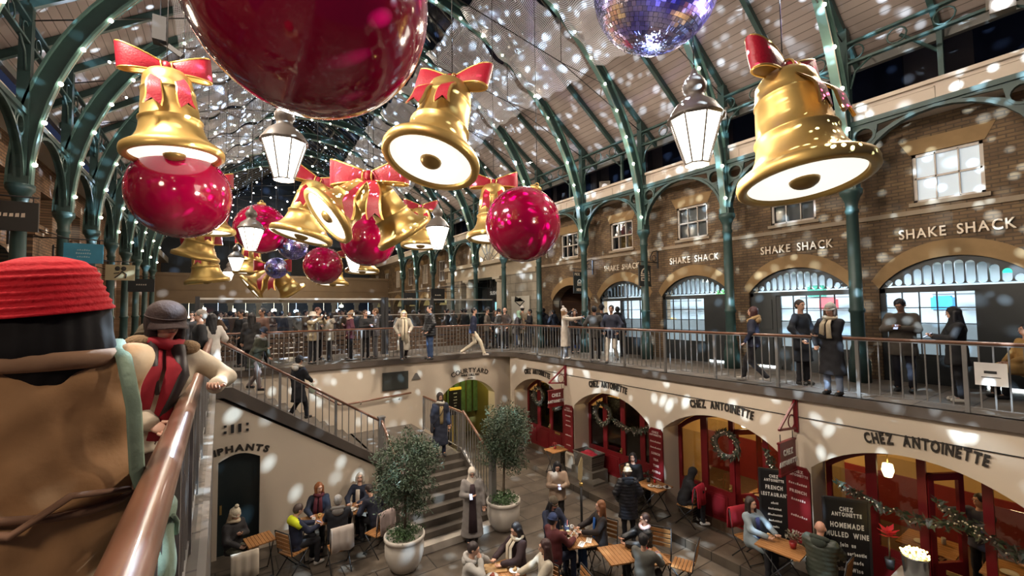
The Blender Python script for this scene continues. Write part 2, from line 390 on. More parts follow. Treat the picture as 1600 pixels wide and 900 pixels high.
# dark upper storey seen through the gap over the cornice
b = MB(); b.box((14.6, -4, 6.0), (14.7, 44, 9.5))
for y in np.arange(-3, 44, 2.87): b.box((14.3, y, 6.0), (14.7, y+.25, 9.5))
b.box((12.5, -4, 6.0), (14.7, 44, 6.1)); st(b.build('wall_upper_right', mat((.05, .045, .05), .7, name='dark_upper')))
b = MB()
for y in np.arange(-3, 44, 2.87): b.box((14.5, y+.7, 6.5), (14.62, y+2.3, 8.2)); 
st(b.build('window_20', NIGHTGLASS))
# ---------------------------------------------------------------- sash windows upstairs
IWHITE = mat((.62, .72, .80), .8, emit=.42, name='lit_room_glass', var=.25, scale=1.2)
IDIM = mat((.10, .075, .06), .3, name='dim_room', var=.3, scale=2)
IBLIND = mat((.42, .36, .29), .7, name='blind', var=.1)
SASH = mat((.55, .50, .44), .5, name='sash_paint')
kinds = [IWHITE, IWHITE, IBLIND, IBLIND, mat((.09, .03, .02), .3, name='red_room'), IDIM]
for i, y in enumerate(WY):
    m_ = MB()
    for (a, c, e, f_) in ((y-.53, y+.53, 3.83, 3.89), (y-.53, y+.53, 4.81, 4.87), (y-.53, y-.47, 3.83, 4.87), (y+.47, y+.53, 3.83, 4.87), (y-.5, y+.5, 4.33, 4.37), (y-.185, y-.16, 3.85, 4.85), (y+.16, y+.185, 3.85, 4.85)):
        m_.box((BX+.04, a, e), (BX+.10, c, f_))
    w = st(m_.build('window_%d' % (i+1), SASH))
    g = MB(); g.box((BX+.09, y-.5, 3.86), (BX+.11, y+.5, 4.84)); g.build('pane', glassmat('sash_glass') if i > 1 else IWHITE, w)
    if i > 1: g = MB(); g.box((BX+.2, y-.5, 3.86), (BX+.24, y+.5, 4.84)); g.build('blind', kinds[i], w)
for i, y in enumerate(FW):
    m_ = MB()
    for (a, c, e, f_) in ((y-.5, y+.5, 3.6, 3.68), (y-.5, y+.5, 4.92, 5.0), (y-.5, y-.43, 3.6, 5), (y+.43, y+.5, 3.6, 5), (y-.5, y+.5, 4.28, 4.33), (y-.02, y+.02, 3.6, 5)): m_.box((BX+.04, a, e), (BX+.10, c, f_))
    w = st(m_.build('window_%d' % (i+7), SASH)); g = MB(); g.box((BX+.09, y-.5, 3.6), (BX+.11, y+.5, 5)); g.build('pane', IBLIND if i % 2 else IDIM, w)
# ---------------------------------------------------------------- shopfront bays
CELL = (.36, .62)
def shopfront(i, y, kind):
    y0, y1 = y-1.2, y+1.2; x = BX+.10; M = YZ(x)
    o = segarch(y0, y1, 0, 2.03, 2.66); inn = segarch(y0+.07, y1-.07, 2.06, 2.07, 2.56)
    fr = MB(); 
    # frame outline with holes: fanlight slots, window, door panel
    hs = []; n = 14; w = (2.4-.16)/n
    for k in range(n):
        u = y0+.08+w*(k+.5); d = abs(u-y)/1.2
        top = 2.66-.09-(2.66-2.03)*(d**2)*1.0; bot = 2.08; r = w*.43
        if top-bot < 2*r: top = bot+2*r
        hs.append(arcpts((u, top-r), r, 0, PI, 6)+arcpts((u, bot+r), r, PI, 2*PI, 6))
    if kind == 'left': a0, a1, d0, d1 = y-.28, y1-.09, y0+.09, y-.36
    elif kind == 'right': a0, a1, d0, d1 = y0+.09, y+.42, y+.52, y1-.09
    else: a0, a1, d0, d1 = y0+.09, y+.1, y+.2, y1-.09
    fr.prism(segarch(y0, y1, 2.0, 2.03, 2.66), -.04, .04, M, hs)
    for (u0, u1, v0, v1) in ((y0, y0+.09, 0, 2.03), (y1-.09, y1, 0, 2.03), (y0, y1, 1.93, 2.05), (min(a1, d1), max(a0, d0), 0, 1.95), (a0-.02, a1+.02, 0, .62)): fr.box((x-.04, u0, v0), (x+.04, u1, v1))
    f = st(fr.build('window_shopfront_%d' % i, DARKG))
    mu = MB(); nc = 5 if kind != 'open' else 3
    for k in range(1, nc): u = a0+(a1-a0)*k/nc; mu.box((x-.02, u-.01, .62), (x+.02, u+.01, 1.93))
    for k in range(1, 4): v = .62+1.31*k/4; mu.box((x-.02, a0, v-.01), (x+.02, a1, v+.01))
    mu.build('glazing_bars', DARK, f)
    g = MB(); g.box((x+.0, a0, .62), (x+.008, a1, 1.93)); g.box((x+.0, y0+.1, 2.06), (x+.008, y1-.1, 2.5)); g.build('pane', GLASS, f)
    fr2 = MB(); fr2.box((x+.012, a0, .62), (x+.02, a1, 1.26)); fr2.build('glowing_frosted_film', FROST_GLOW, f)
    if kind != 'open':
        d = MB(); d.box((x-.055, d0, .08), (x-.03, d1, 1.95)); d.box((x-.075, d0+.1, 1.05), (x-.05, d1-.1, 1.85)); d.box((x-.075, d0+.1, .15), (x-.05, d1-.1, .95))
        d.build('door_leaf', DARKG, f)
    pl_ = MB(); pl_.box((x-.06, a0-.02, .08), (x-.03, a1+.02, .56)); pl_.box((x-.07, a0+.06, .14), (x-.05, a1-.06, .5)); pl_.build('stall_riser', DARKG, f)
FROST_GLOW = mat((.60, .68, .68), .5, emit=.75, name='glowing_frosted_film', var=.15)  # film gives off light itself, standing in for kitchen light through it
for i, (y, k) in enumerate(zip(WY[:5], ['left', 'left', 'right', 'left', 'open'])): shopfront(i+1, y, k)
# recessed dark brick vault of the last near bay
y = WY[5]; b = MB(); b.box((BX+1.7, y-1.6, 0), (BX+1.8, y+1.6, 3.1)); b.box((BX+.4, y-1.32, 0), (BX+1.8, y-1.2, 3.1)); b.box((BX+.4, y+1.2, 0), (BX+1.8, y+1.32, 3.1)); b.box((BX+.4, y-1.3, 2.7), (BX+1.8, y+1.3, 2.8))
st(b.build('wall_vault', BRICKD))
b = MB(); b.box((BX+1.62, y-.35, 0), (BX+1.72, y+.55, 1.9)); st(b.build('door_2', DARK))
# kitchen behind the shopfronts
WT = mat((.70, .74, .74), .5, name='white_tile', var=.04)
b = MB(); b.box((16.2, -4, 0), (16.3, 12.4, 3.2)); b.box((12.76, -4, 2.95), (16.3, 12.4, 3.05)); b.box((12.76, 12.35, 0), (16.3, 12.45, 3)); b.box((12.5, -4, -.1), (16.3, 12.4, .0))
st(b.build('wall_kitchen', WT))
for y in (1.2, 4.2, 7.0, 10.0):
    t = thing('strip_light', 'white fluorescent strip light on the kitchen ceiling' , 'light', (13.7, y, 2.8), 0, 'kitchen strip lights')
    b = MB(); b.box((-.05, -.7, -.03), (.05, .7, .0)); b.build('tube', mat((.85, .95, 1), .5, emit=9., name='tube_light'), t)
    b = MB(); b.box((-.08, -.75, 0), (.08, .75, .14)); b.build('housing', WHITE, t)
    lamp('kitchen_lamp', 'AREA', (13.9, y+.3, 2.7), 420, (.85, .95, 1), 1, size=1.2)
def counter(y0, y1, lab):
    t = thing('kitchen_counter', lab, 'counter', (15.2, (y0+y1)/2, 0)); h = (y1-y0)/2
    b = MB(); b.box((-.35, -h, .85), (.35, h, .92)); b.build('worktop', STEEL, t)
    b = MB(); b.box((-.3, -h, .1), (.3, h, .85)); b.build('cabinet', mat((.45, .46, .46), .4, metal=.5, name='brushed_steel'), t)
    b = MB(); b.box((.1, -h, 1.5), (.4, h, 1.54)); b.box((.1, -h, 1.9), (.4, h, 1.94)); b.build('shelf', STEEL, t)
counter(.9, 3.3, 'long steel kitchen counter behind the nearest glazed shopfront'); counter(4.3, 6.4, 'steel kitchen counter behind the second shopfront'); counter(7.2, 9.2, 'steel kitchen counter behind the third shopfront'); counter(10, 12, 'steel kitchen counter behind the open shop door')
for i, (y, z, c, n, l) in enumerate([(5.9, 1.95, (.05, .3, .18), 'green', 'small green safety board on the kitchen shelf'), (5.6, 1.56, (.6, .08, .08), 'red', 'small red box on the kitchen shelf'), (8.9, 1.94, (.1, .3, .08), 'g', 'leafy green crate on the top kitchen shelf'), (3.1, 1.54, (.05, .3, .7), 'b', 'round-cornered blue box on the kitchen shelf'), (11.0, .92, (.5, .35, .15), 'b', 'tan paper bag on the last counter'), (11.5, .92, (.1, .1, .12), 'b', 'black till on the last counter')]):
    b = MB(); b.box((-.14, -.2, 0), (.14, .2, .3)); b.box((-.10, -.16, .3), (.10, .16, .34)); o = b.build('box' if 'till' not in l else 'till', mat(c, .5, name='box_paint')); o.location = (15.25 if z > 1 else 15.0, y, z if z > 1 else .92); tag(o, l, 'box' if 'till' not in l else 'till')
# EXIT-like green lamp seen through the near fanlight
b = MB(); b.box((13.0, 1.45, 2.28), (13.05, 1.75, 2.45)); tag(b.build('exit_light', mat((.05, .9, .5), .5, emit=2.5, name='green_lamp')), 'glowing green emergency light behind the nearest fanlight', 'light')
# ---------------------------------------------------------------- central portal beyond the bays
b = MB()
for (y0, y1, x0, zt) in ((15.9, 18.4, 12.0, 6.1), (23.4, 25.4, 12.0, 6.1)):
    b.box((x0, y0, 0), (12.9, y1, 3.4)); b.box((x0-.1, y0-.05, 0), (13, y1+.05, .4))
st(b.build('wall_portal', ASHLAR))
b = MB(); b.box((11.95, 15.9, 3.4), (12.9, 25.4, 3.62)); b.box((12.1, 15.9, 3.6), (12.9, 25.4, 4.1)); b.box((11.85, 15.85, 4.1), (12.95, 25.45, 4.3)); st(b.build('trim_7', mat((.42, .35, .25), .75, name='entablature_stone')))
b = MB(); b.prism([(15.9, 4.3), (19.3, 4.3)]+arcpts((21, 4.3), 1.7, PI, 0, 14)+[(25.4, 4.3), (25.4, 6.1), (15.9, 6.1)], 0, .4, YZ(12.3)); st(b.build('wall_portal_upper', BRICK))
b = MB(); b.prism(arcpts((21, 4.3), 1.7, 0, PI, 14)+arcpts((21, 4.3), 1.95, PI, 0, 14), -.08, .1, YZ(12.3)); st(b.build('trim_8', mat((.42, .36, .27), .75, name='arch_stone')))
w = MB()
for k in range(1, 7): a = PI*k/7; w.bar((12.5, 21, 4.3), (12.5, 21+1.7*math.cos(a), 4.3+1.7*math.sin(a)), .05)
w.prism(arcpts((21, 4.3), .6, 0, PI, 10)+arcpts((21, 4.3), .55, PI, 0, 10), -.02, .02, YZ(12.5))
w = st(w.build('window_13', SASH)); g = MB(); g.prism(arcpts((21, 4.3), 1.7, 0, PI, 14), 0, .02, YZ(12.53)); g.build('pane', mat((.6, .5, .33), .6, emit=.35, name='warm_lunette'), w)
for i, y in enumerate((19.35, 22.75)):
    t = thing('stone_column', ['round stone column right of the dark portal doorway', 'round stone column left of the dark portal doorway'][i], 'column', (12.3, y, 0))
    b = MB(); b.lathe([(.36, 0), (.36, .12), (.31, .2), (.29, .3), (.28, 1.5), (.25, 3.0), (.24, 3.1)], 20); b.build('shaft', ASHLAR if False else mat((.42, .37, .29), .7, name='column_stone', var=.1), t)
    b = MB(); b.lathe([(.24, 3.1), (.29, 3.15), (.34, 3.25), (.34, 3.28)], 20); b.box((-.36, -.36, 3.28), (.36, .36, 3.4)); b.build('capital', mat((.45, .4, .31), .7, name='capital_stone'), t)
b = MB(); b.box((13.4, 18.4, 0), (13.5, 23.4, 4)); b.box((12.9, 18.4, 0), (13.5, 18.5, 4)); b.box((12.9, 23.3, 0), (13.5, 23.4, 4)); st(b.build('wall_portal_back', DARKG))
t = thing('lit_doorway', 'tall glazed doorway glowing pale blue between stone columns', 'doorway', (13.3, 20.8, 0))
b = MB(); b.box((0, -.9, .1), (.05, .9, 2.1)); b.build('glass', mat((.25, .6, .62), .4, emit=1.1, name='teal_glass', var=.3, scale=3), t)
b = MB()
for k in range(5): b.box((-.05, -.95+k*.46, 0), (0, -.89+k*.46, 2.2))
for v in (.0, .7, 1.4, 2.1): b.box((-.05, -.95, v), (0, .95, v+.06))
b.build('door_frame', DARK, t)
t = thing('fascia_sign', 'black fascia with pale SUSHISAMBA lettering over the portal door', 'sign', (13.2, 21.1, 2.35))
b = MB(); b.box((0, -1.3, 0), (.08, 1.3, 1.2)); b.build('board', DARK, t)
b = MB(); text(b, 'SUSHISAMBA', .3, Matrix(((0, 0, -1, 0), (-1, 0, 0, 0), (0, 1, 0, .18), (0, 0, 0, 1))), .01); b.build('lettering', mat((.6, .6, .55), .5, emit=.4, name='sign_white'), t)
b = MB(); 
for k in range(9): b.box((-.02, -1.2+k*.3, .6), (0, -1.18+k*.3, 1.15))
b.build('grille', STEEL, t)
# far shop interiors (dim warm panels behind far arches)
b = MB(); b.box((12.75, 25.5, 0), (12.85, 44, 3)); st(b.build('wall_far_shops', mat((.10, .08, .06), .6, name='far_shop', var=.6, scale=.8)))
b = MB()
for y in FW: b.prism(segarch(y-1.0, y+1.0, 2.02, 2.05, 2.55, 10), 0, .03, YZ(BX+.3))
st(b.build('window_14', mat((.55, .42, .16), .6, emit=.25, name='yellow_fanlight')))
# ---------------------------------------------------------------- left building
b = MB(); LW = [y-1.43 for y in COLY if y > 4]
pl = [(2, 0)]
for y in LW:
    if y < 3.3: continue
    o = segarch(y-1.0, y+1.0, 0, 2.4, 3.2, 10); pl += [(y-1.0, 0)]+o[2:][::-1]+[(y+1.0, 0)]
pl += [(44, 0), (44, 6.1), (2, 6.1)]
b.prism(pl, 0, -.5, YZ(-3.95), [[(y-.5, 3.8), (y+.5, 3.8), (y+.5, 4.9), (y-.5, 4.9)] for y in LW if y > 3.3])
st(b.build('wall_left', BRICKD if False else brickmat('left_brick', (.33, .19, .10), (.23, .13, .07), (.12, .08, .05))))
b = MB()
for y in COLY:
    if y > 5: b.box((-3.95, y-.28, 0), (-3.75, y+.28, 3.6)); b.box((-3.95, y-.34, 3.6), (-3.7, y+.34, 3.72)); b.box((-3.95, y-.38, 3.72), (-3.64, y+.38, 3.85))
st(b.build('trim_9', brickmat('pier_brick', (.36, .22, .12), (.26, .15, .08), (.14, .09, .06))))
b = MB(); b.box((-4.7, 2, 0), (-4.6, 44, 6)); st(b.build('wall_left_shops', mat((.05, .045, .04), .5, name='left_shop', var=.8, scale=.9)))
b = MB(); b.box((-4.2, 2, 5.68), (-3.5, 44, 6.1)); st(b.build('trim_10', CREAMW))
# blue shop front on the left
for y, l in ((13.8, 'blue painted shopfront with moulded cornice by left columns'), (19.6, 'smaller farther blue shopfront on the left wall')):
    t = thing('shopfront', l, 'shopfront', (-3.85, y, 0)); bl = mat((.06, .27, .42), .4, name='blue_paint')
    b = MB(); b.box((-.05, -.8, 2.2), (.25, .8, 2.55)); b.box((-.05, -.86, 2.55), (.32, .86, 2.62)); b.box((-.05, -.92, 2.62), (.40, .92, 2.7)); b.build('cornice', bl, t)
    b = MB(); 
    for u in (-.75, 0, .75): b.box((-.05, u-.07, 0), (.16, u+.07, 2.2))
    b.box((-.05, -.75, 0), (.12, .75, .5)); b.build('pilasters', bl, t)
    b = MB(); b.box((0, -.7, .5), (.04, .7, 2.2)); b.build('display_glass', mat((.25, .45, .55), .3, emit=.5, name='blue_lit_glass', var=.5, scale=3), t)
# ---------------------------------------------------------------- end of the hall
b = MB(); b.box((-4, 38, 2.5), (12.3, 38.3, 4.4)); b.box((-4, 37.9, 2.4), (12.3, 38.35, 2.55)); b.box((-4, 37.9, 4.3), (12.3, 38.4, 4.5)); b.box((-4, 37.95, 3.3), (12.3, 38, 3.36))
st(b.build('trim_11', mat((.20, .14, .085), .6, name='brown_timber', var=.25, scale=1)))
b = MB(); b.box((-4, 38.3, 2.46), (12.3, 43.8, 2.56)); st(b.build('ceiling_end', mat((.30, .22, .14), .7, name='end_ceiling')))
b = MB(); b.box((-4, 43.8, 0), (12.3, 44, 14)); st(b.build('wall_end', mat((.035, .045, .06), .6, name='end_wall', var=.7, scale=.5)))
b = MB(); b.prism([(XL-.6, 7.0), (12.3, 7.0), (XC, 13.1)], 0, .1, XZ(38.4)); st(b.build('window_15', mat((.02, .03, .05), .2, name='gable_glass')))
for i, x in enumerate((-2.8, -1.2, .6, 2.4, 4.2, 6.0, 7.8, 9.6, 11.2)):
    t = thing('timber_post', 'pale square post under the brown beam at the far end', 'post', (x, 38.1, 0), 0, 'posts at the far end of the hall')
    b = MB(); b.box((-.14, -.14, 0), (.14, .14, 2.42)); b.box((-.2, -.2, 2.2), (.2, .2, 2.4)); b.build('shaft', mat((.26, .23, .18), .6, name='far_post'), t)
for i in range(16):
    x = -3+i*.95; z = 1.0+random.random()*1.1
    b = MB(); b.lathe([(0, .1), (.16, .06), (.2, -.1), (.14, -.16), (0, -.17)], 12); b.tube([(0, 0, .1), (0, 0, 2.46-z-.3)], .008, 5); o = b.build('globe_light', mat((1, .88, .6) if i % 3 else (.7, .85, 1), .5, emit=9., name='far_lamp')); o.location = (x, 39.5+(i*7 % 4), z+.3)
    tag(o, 'small round white lamp glowing beyond the far posts', 'light', 'lamps beyond the far posts')
# ================================================================ IRONWORK
ORD = ['first', 'second', 'third', 'fourth', 'fifth', 'sixth', 'seventh', 'eighth', 'ninth', 'tenth', 'eleventh', 'twelfth', 'thirteenth']
def colm(side):
    b = MB(); b.lathe([(.20, 0), (.20, .45), (.17, .5), (.155, .62), (.165, .68), (.15, .74), (.13, .8), (.125, 1.5), (.15, 1.53), (.15, 1.58), (.125, 1.62), (.11, 3.7), (.13, 3.73), (.13, 3.78), (.11, 3.82), (.12, 3.95), (.17, 4.08), (.21, 4.14), (.21, 4.24)], 16)
    return b
for side, X, s in (('right', XR, 1), ('left', XL, -1)):
    for i, y in enumerate(COLY):
        if y < .5 or (s < 0 and y < 5): continue
        n = i-2
        near = y < 20
        lab = (f'green iron column with moulded capital, {ORD[n]} along the {side} brick wall counting from the viewer' if near else f'distant green iron column of the {side} colonnade beyond the portal')
        t = thing('iron_column', lab, 'column', (X, y, 0), 0, None if near else f'distant {side} columns')
        colm(side).build('shaft', GREEN, t)
        b = MB(); b.box((-.09, -.09, 4.24), (.09, .09, rz_(X)-.1)); b.box((-.14, -.14, 4.24), (.14, .14, 4.4)); b.build('upper_post', GREEN, t)
        # rib: quarter ring plate girder from capital to the ridge
        R0, R1 = 7.33, 7.65
        b = MB(); n_ = 26
        def P2(r, a): return (XC-X+s*r*math.cos(a), 4.2+r*math.sin(a))
        a1 = PI/2
        web = [P2(R0, a1*k/n_) for k in range(n_+1)]+[P2(R1, a1*k/n_) for k in range(n_, -1, -1)]
        r = thing('roof_rib', (f'curved green iron roof rib strung with bulbs rising from the {ORD[n]} column on the {side}' if near else f'distant curved roof rib strung with bulbs on the {side}'), 'roof rib', (X, y, 0), 0, None if near else f'distant {side} ribs')
        b.prism(web, -.02, .02, XZ(0))
        b.build('web', GREEN, r)
        b = MB()
        for RR in (R0, R1):
            V = []; Fs = []
            for k in range(n_+1):
                u0, v0 = P2(RR-.02, a1*k/n_); u1, v1 = P2(RR+.02, a1*k/n_)
                V += [(u0, -.09, v0), (u0, .09, v0), (u1, .09, v1), (u1, -.09, v1)]
            for k in range(n_):
                for j in range(4): Fs.append((k*4+j, k*4+(j+1) % 4, (k+1)*4+(j+1) % 4, (k+1)*4+j))
            b.add(V, Fs)
        b.build('flange', mat((.10, .20, .18), .45, name='pale_green_iron'), r)
        if near or i % 1 == 0:
            ls = thing('bulb_string', (f'string of warm white bulbs along the roof rib above the {ORD[n]} column on the {side}' if near else f'string of bulbs on a distant {side} roof rib'), 'string lights', (X, y, 0), 0, None if near else f'distant {side} bulb strings')
            pts = [P2(R0-.06, a1*(.5+k)/13) for k in range(13)]
            b = MB(); b.tube([(u, -.1, v) for u, v in pts], .008, 4); b.build('cable', mat((.35, .32, .26), .5, name='cable'), ls)
            for k in range(13):
                u, v = pts[k]
                if k == 0:
                    b = MB(); b.ball((0, 0, 0), .042, 8, 6); bo = b.build('bulb', mat((1, .86, .66), .5, emit=34., name='bulb'), ls)
                else: bo = bo.copy(); col.objects.link(bo)
                bo.location = (u, -.11, v)
# arcade spandrels between columns
for side, X, s in (('right', XR, 1), ('left', XL, -1)):
    for i in range(len(COLY)-1):
        y0, y1 = COLY[i], COLY[i+1]
        if y1 < .5 or (s < 0 and y0 < 5): continue
        ym = (y0+y1)/2; hw = 1.30; nn = 16
        b = MB(); near = y0 < 20
        outer = [(y0+.09, 4.25)]+[(ym-hw*math.cos(PI*k/nn), 4.3+1.25*math.sin(PI*k/nn)) for k in range(nn+1)]+[(y1-.09, 4.25), (y1-.02, 5.66), (y0+.02, 5.66)]
        hs = []
        for sg in (-1, 1):
            hs.append(arcpts((ym+sg*1.14, 5.36), .17, 0, 2*PI, 12)[:-1])
            q_ = [(ym+sg*.93, 5.35), (ym+sg*.90, 5.54), (ym+sg*.36, 5.58), (ym+sg*.62, 5.50)]; hs.append(q_)
            hs.append([(ym+sg*1.34, 5.05), (ym+sg*1.27, 4.75), (ym+sg*1.2, 5.12)])
        b.prism(outer, -.03, .03, YZ(X), hs)
        for sg in (-1, 1): b.prism(arcpts((ym+sg*1.14, 5.36), .21, 0, 2*PI, 14)[:-1], -.05, .05, YZ(X), [arcpts((ym+sg*1.14, 5.36), .16, 0, 2*PI, 14)[:-1]])
        ra = [(ym-hw*math.cos(PI*k/nn), 4.3+1.25*math.sin(PI*k/nn)) for k in range(nn+1)]; rb = [(ym-(hw+.06)*math.cos(PI*k/nn), 4.3+1.31*math.sin(PI*k/nn)) for k in range(nn, -1, -1)]
        b.prism(ra+rb, -.07, .07, YZ(X))
        b.box((X-.08, y0, 5.62), (X+.08, y1, 5.72))
        o = b.build('arcade_spandrel', GREEN)
        tag(o, (f'pierced green iron arch between the {ORD[max(0,i-2)]} and {ORD[i-1]} columns on the {side}, with ring corners' if near and i >= 2 else (('pierced green iron arch nearest the %s edge of the photo' % side if y0 > 0 else 'pierced green iron arch cut off beyond the %s edge' % side) if near else f'distant pierced green iron arch on the {side} arcade')), 'iron arch', None if near else f'distant {side} iron arches')
# rafters, lattice girders, tie rods
for i, y in enumerate(np.arange(COLY[0], 33, 1.435)):
    for s in (1, -1):
        xe = 12.45 if s > 0 else -4.1
        xi = 8.3 if i % 2 else XC
        if s < 0: xi = .05 if i % 2 else XC
        b = MB(); b.bar((xe, y, rz_(xe)-.11), (xi, y, rz_(xi)-.13), .10, .16)
        o = b.build('rafter', GREEN); tag(o, ('straight green iron rafter under the %s roof slope, %s from the viewer' % ('right' if s > 0 else 'left', ORD[i-2]) if 2 <= i < 15 else 'distant straight rafter under the %s roof slope' % ('right' if s > 0 else 'left') if i >= 15 else 'rafter overhead at the %s edge of the roof, %s' % ('right' if s > 0 else 'left', ('almost behind the viewer', 'just ahead of the viewer')[i])), 'rafter', ('distant %s rafters' % ('right' if s > 0 else 'left')) if i >= 15 else None)
for s, X in ((1, 11.62), (-1, XL+.03)):
    t = thing('lattice_girder', 'long green iron lattice girder of two rails and rings under the %s roof slope' % ('right' if s > 0 else 'left'), 'girder', (X, 0, 0))
    b = MB(); 
    for z in (7.05, 7.5): b.box((-.05, -2, z), (.05, 34, z+.05))
    b.build('rail', GREEN, t)
    b = MB()
    for y in np.arange(-1.5, 34, .72):
        b.tube([(0, y+.16*math.cos(a), 7.29+.16*math.sin(a)) for a in np.linspace(0, 2*PI, 13)[:-1]], .016, 5, closed=True)
    b.build('rings', GREEN, t, kind='stuff')
    b = MB()
    for y in COLY:
        if y > 0:
            for sg in (-1, 1):
                b.tube([(0, y+sg*.1, 6.5), (0, y+sg*.2, 6.85), (0, y+sg*.5, 7.06)], .025, 6)
    b.build('brackets', GREEN, t, kind='stuff')
for i, y in enumerate(COLY[2:]):
    t = thing('tie_rods', 'thin dark iron tie rods crossing the roof above the %s columns' % ORD[i], 'tie rod', (0, y, 0))
    b = MB(); b.tube([(11.6, 0, 7.6), (8.2, 0, 8.9), (XC, 0, 9.6), (.1, 0, 8.9), (-3.2, 0, 7.6)], .014, 5); b.build('main_rod', DARK, t)
    b = MB()
    for x, z in ((8.2, 8.9), (XC, 9.6), (.1, 8.9)): b.tube([(x, 0, z), (x, 0, rz_(x)-.1)], .011, 5)
    b.tube([(8.2, 0, 8.9), (10.4, 0, 8.7)], .011, 5); b.build('drop_rods', DARK, t, )
# slim posts in the clerestory gap
for i, y in enumerate(COLY[:8]):
    b = MB(); b.bar((12.3, y+1.43, 6.15), (12.3, y+1.43, 7.45), .09, .09); b.bar((12.3, y+1.43, 6.9), (12.1, y+2.0, 7.5), .05, .05)
    tag(b.build('slim_post', GREEN), 'slim green post on the white cornice over the right arches, %s from the viewer' % ORD[i], 'post')
# draped nets with fairy lights
m, N, L, B = nodemat('net'); out = N['Material Output']
tc = N.new('ShaderNodeTexCoord'); br = N.new('ShaderNodeTexBrick'); br.offset = 0; br.inputs['Scale'].default_value = 1
br.inputs['Brick Width'].default_value = .011; br.inputs['Row Height'].default_value = .018; br.inputs['Mortar Size'].default_value = .0021; br.inputs['Mortar Smooth'].default_value = 0
L.new(tc.outputs['UV'], br.inputs['Vector'])
tr = N.new('ShaderNodeBsdfTransparent'); ms = N.new('ShaderNodeMixShader'); B.inputs['Base Color'].default_value = (.85, .87, .95, 1)
L.new(br.outputs['Fac'], ms.inputs[0]); L.new(tr.outputs[0], ms.inputs[1]); L.new(B.outputs[0], ms.inputs[2]); L.new(ms.outputs[0], out.inputs[0]); NET = m
for i, y in enumerate(COLY[:11]):
    if y < -1: continue
    for s in (1, -1):
        nx, ny = 26, 22; x0, x1 = (9.45, 6.3) if s > 0 else (-1.1, 2.0); V = []; UV = []
        for a in range(nx+1):
            for c in range(ny+1):
                u, v = a/nx, c/ny; x = x0+(x1-x0)*u; yy = y+.12+(2.87-.24)*v
                z = rz_(x)-.42-.30*math.sin(PI*v)*(.6+.4*math.sin(3*u+i))-.10*math.sin(u*19+i*2+2*v)-.05*math.sin(v*21+i)-.12*u
                V.append((x, yy, z))
        Fs = [(a*(ny+1)+c, a*(ny+1)+c+1, (a+1)*(ny+1)+c+1, (a+1)*(ny+1)+c) for a in range(nx) for c in range(ny)]
        b = MB(); b.add(V, Fs, True); o = b.build('draped_net', NET)
        uv = o.data.uv_layers.new(name='u'); 
        for lp in o.data.loops: a, c = divmod(lp.vertex_index, ny+1); uv.data[lp.index].uv = (a/nx, c/ny)
        ORDN = ORD[i] if i < 13 else 'last'
        tag(o, ('white net draped under the %s roof slope, above the %s bay from the viewer' % ('right' if s > 0 else 'left', ORDN)), 'net')
def fairy(name, lab, xs, ys, n, zf, r=.014, e=22, c=(.75, .85, 1), group=None):
    b = MB()
    for _ in range(n):
        x = random.uniform(*xs); y = random.uniform(*ys); z = zf(x, y)
        b.add([(x-r, y, z), (x+r, y, z), (x, y-r, z), (x, y+r, z), (x, y, z+r), (x, y, z-r)], [(0, 2, 4), (2, 1, 4), (1, 3, 4), (3, 0, 4), (2, 0, 5), (1, 2, 5), (3, 1, 5), (0, 3, 5)])
    o = b.build(name, mat(c, .5, emit=e, name='bulb')); tag(o, lab, 'fairy lights', kind='stuff')
fairy('fairy_lights', 'tiny blue-white fairy lights scattered over the glazed roof and far nets', (-1, 9.4), (13, 37), 900, lambda x, y: rz_(x)-.35-random.random()*1.3, .013, 5, (.6, .75, 1))
fairy('fairy_lights', 'sparse tiny fairy lights under the near glazed roof', (-.8, 9.2), (2, 13), 260, lambda x, y: rz_(x)-.3-random.random()*.5, .010, 6)
for k in range(9):
    y = 13.5+k*2.2
    t = thing('festoon_string', 'sagging string of white festoon bulbs crossing the hall, %s from the viewer' % ORD[k], 'string lights', (0, y, 0))
    pts = [(-2.6+13.6*i/40, 0, 7.7-1.3*math.sin(PI*i/40)+.35*k*.2) for i in range(41)]
    b = MB(); b.tube(pts, .006, 4); b.build('cable', DARK, t)
    for i in range(1, 40):
        if i == 1: b = MB(); b.ball((0, 0, 0), .03, 8, 5); bo = b.build('bulb', mat((.95, .93, .85), .5, emit=20., name='bulb'), t)
        elif i % 2: bo = bo.copy(); col.objects.link(bo)
        else: continue
        bo.location = pts[i]
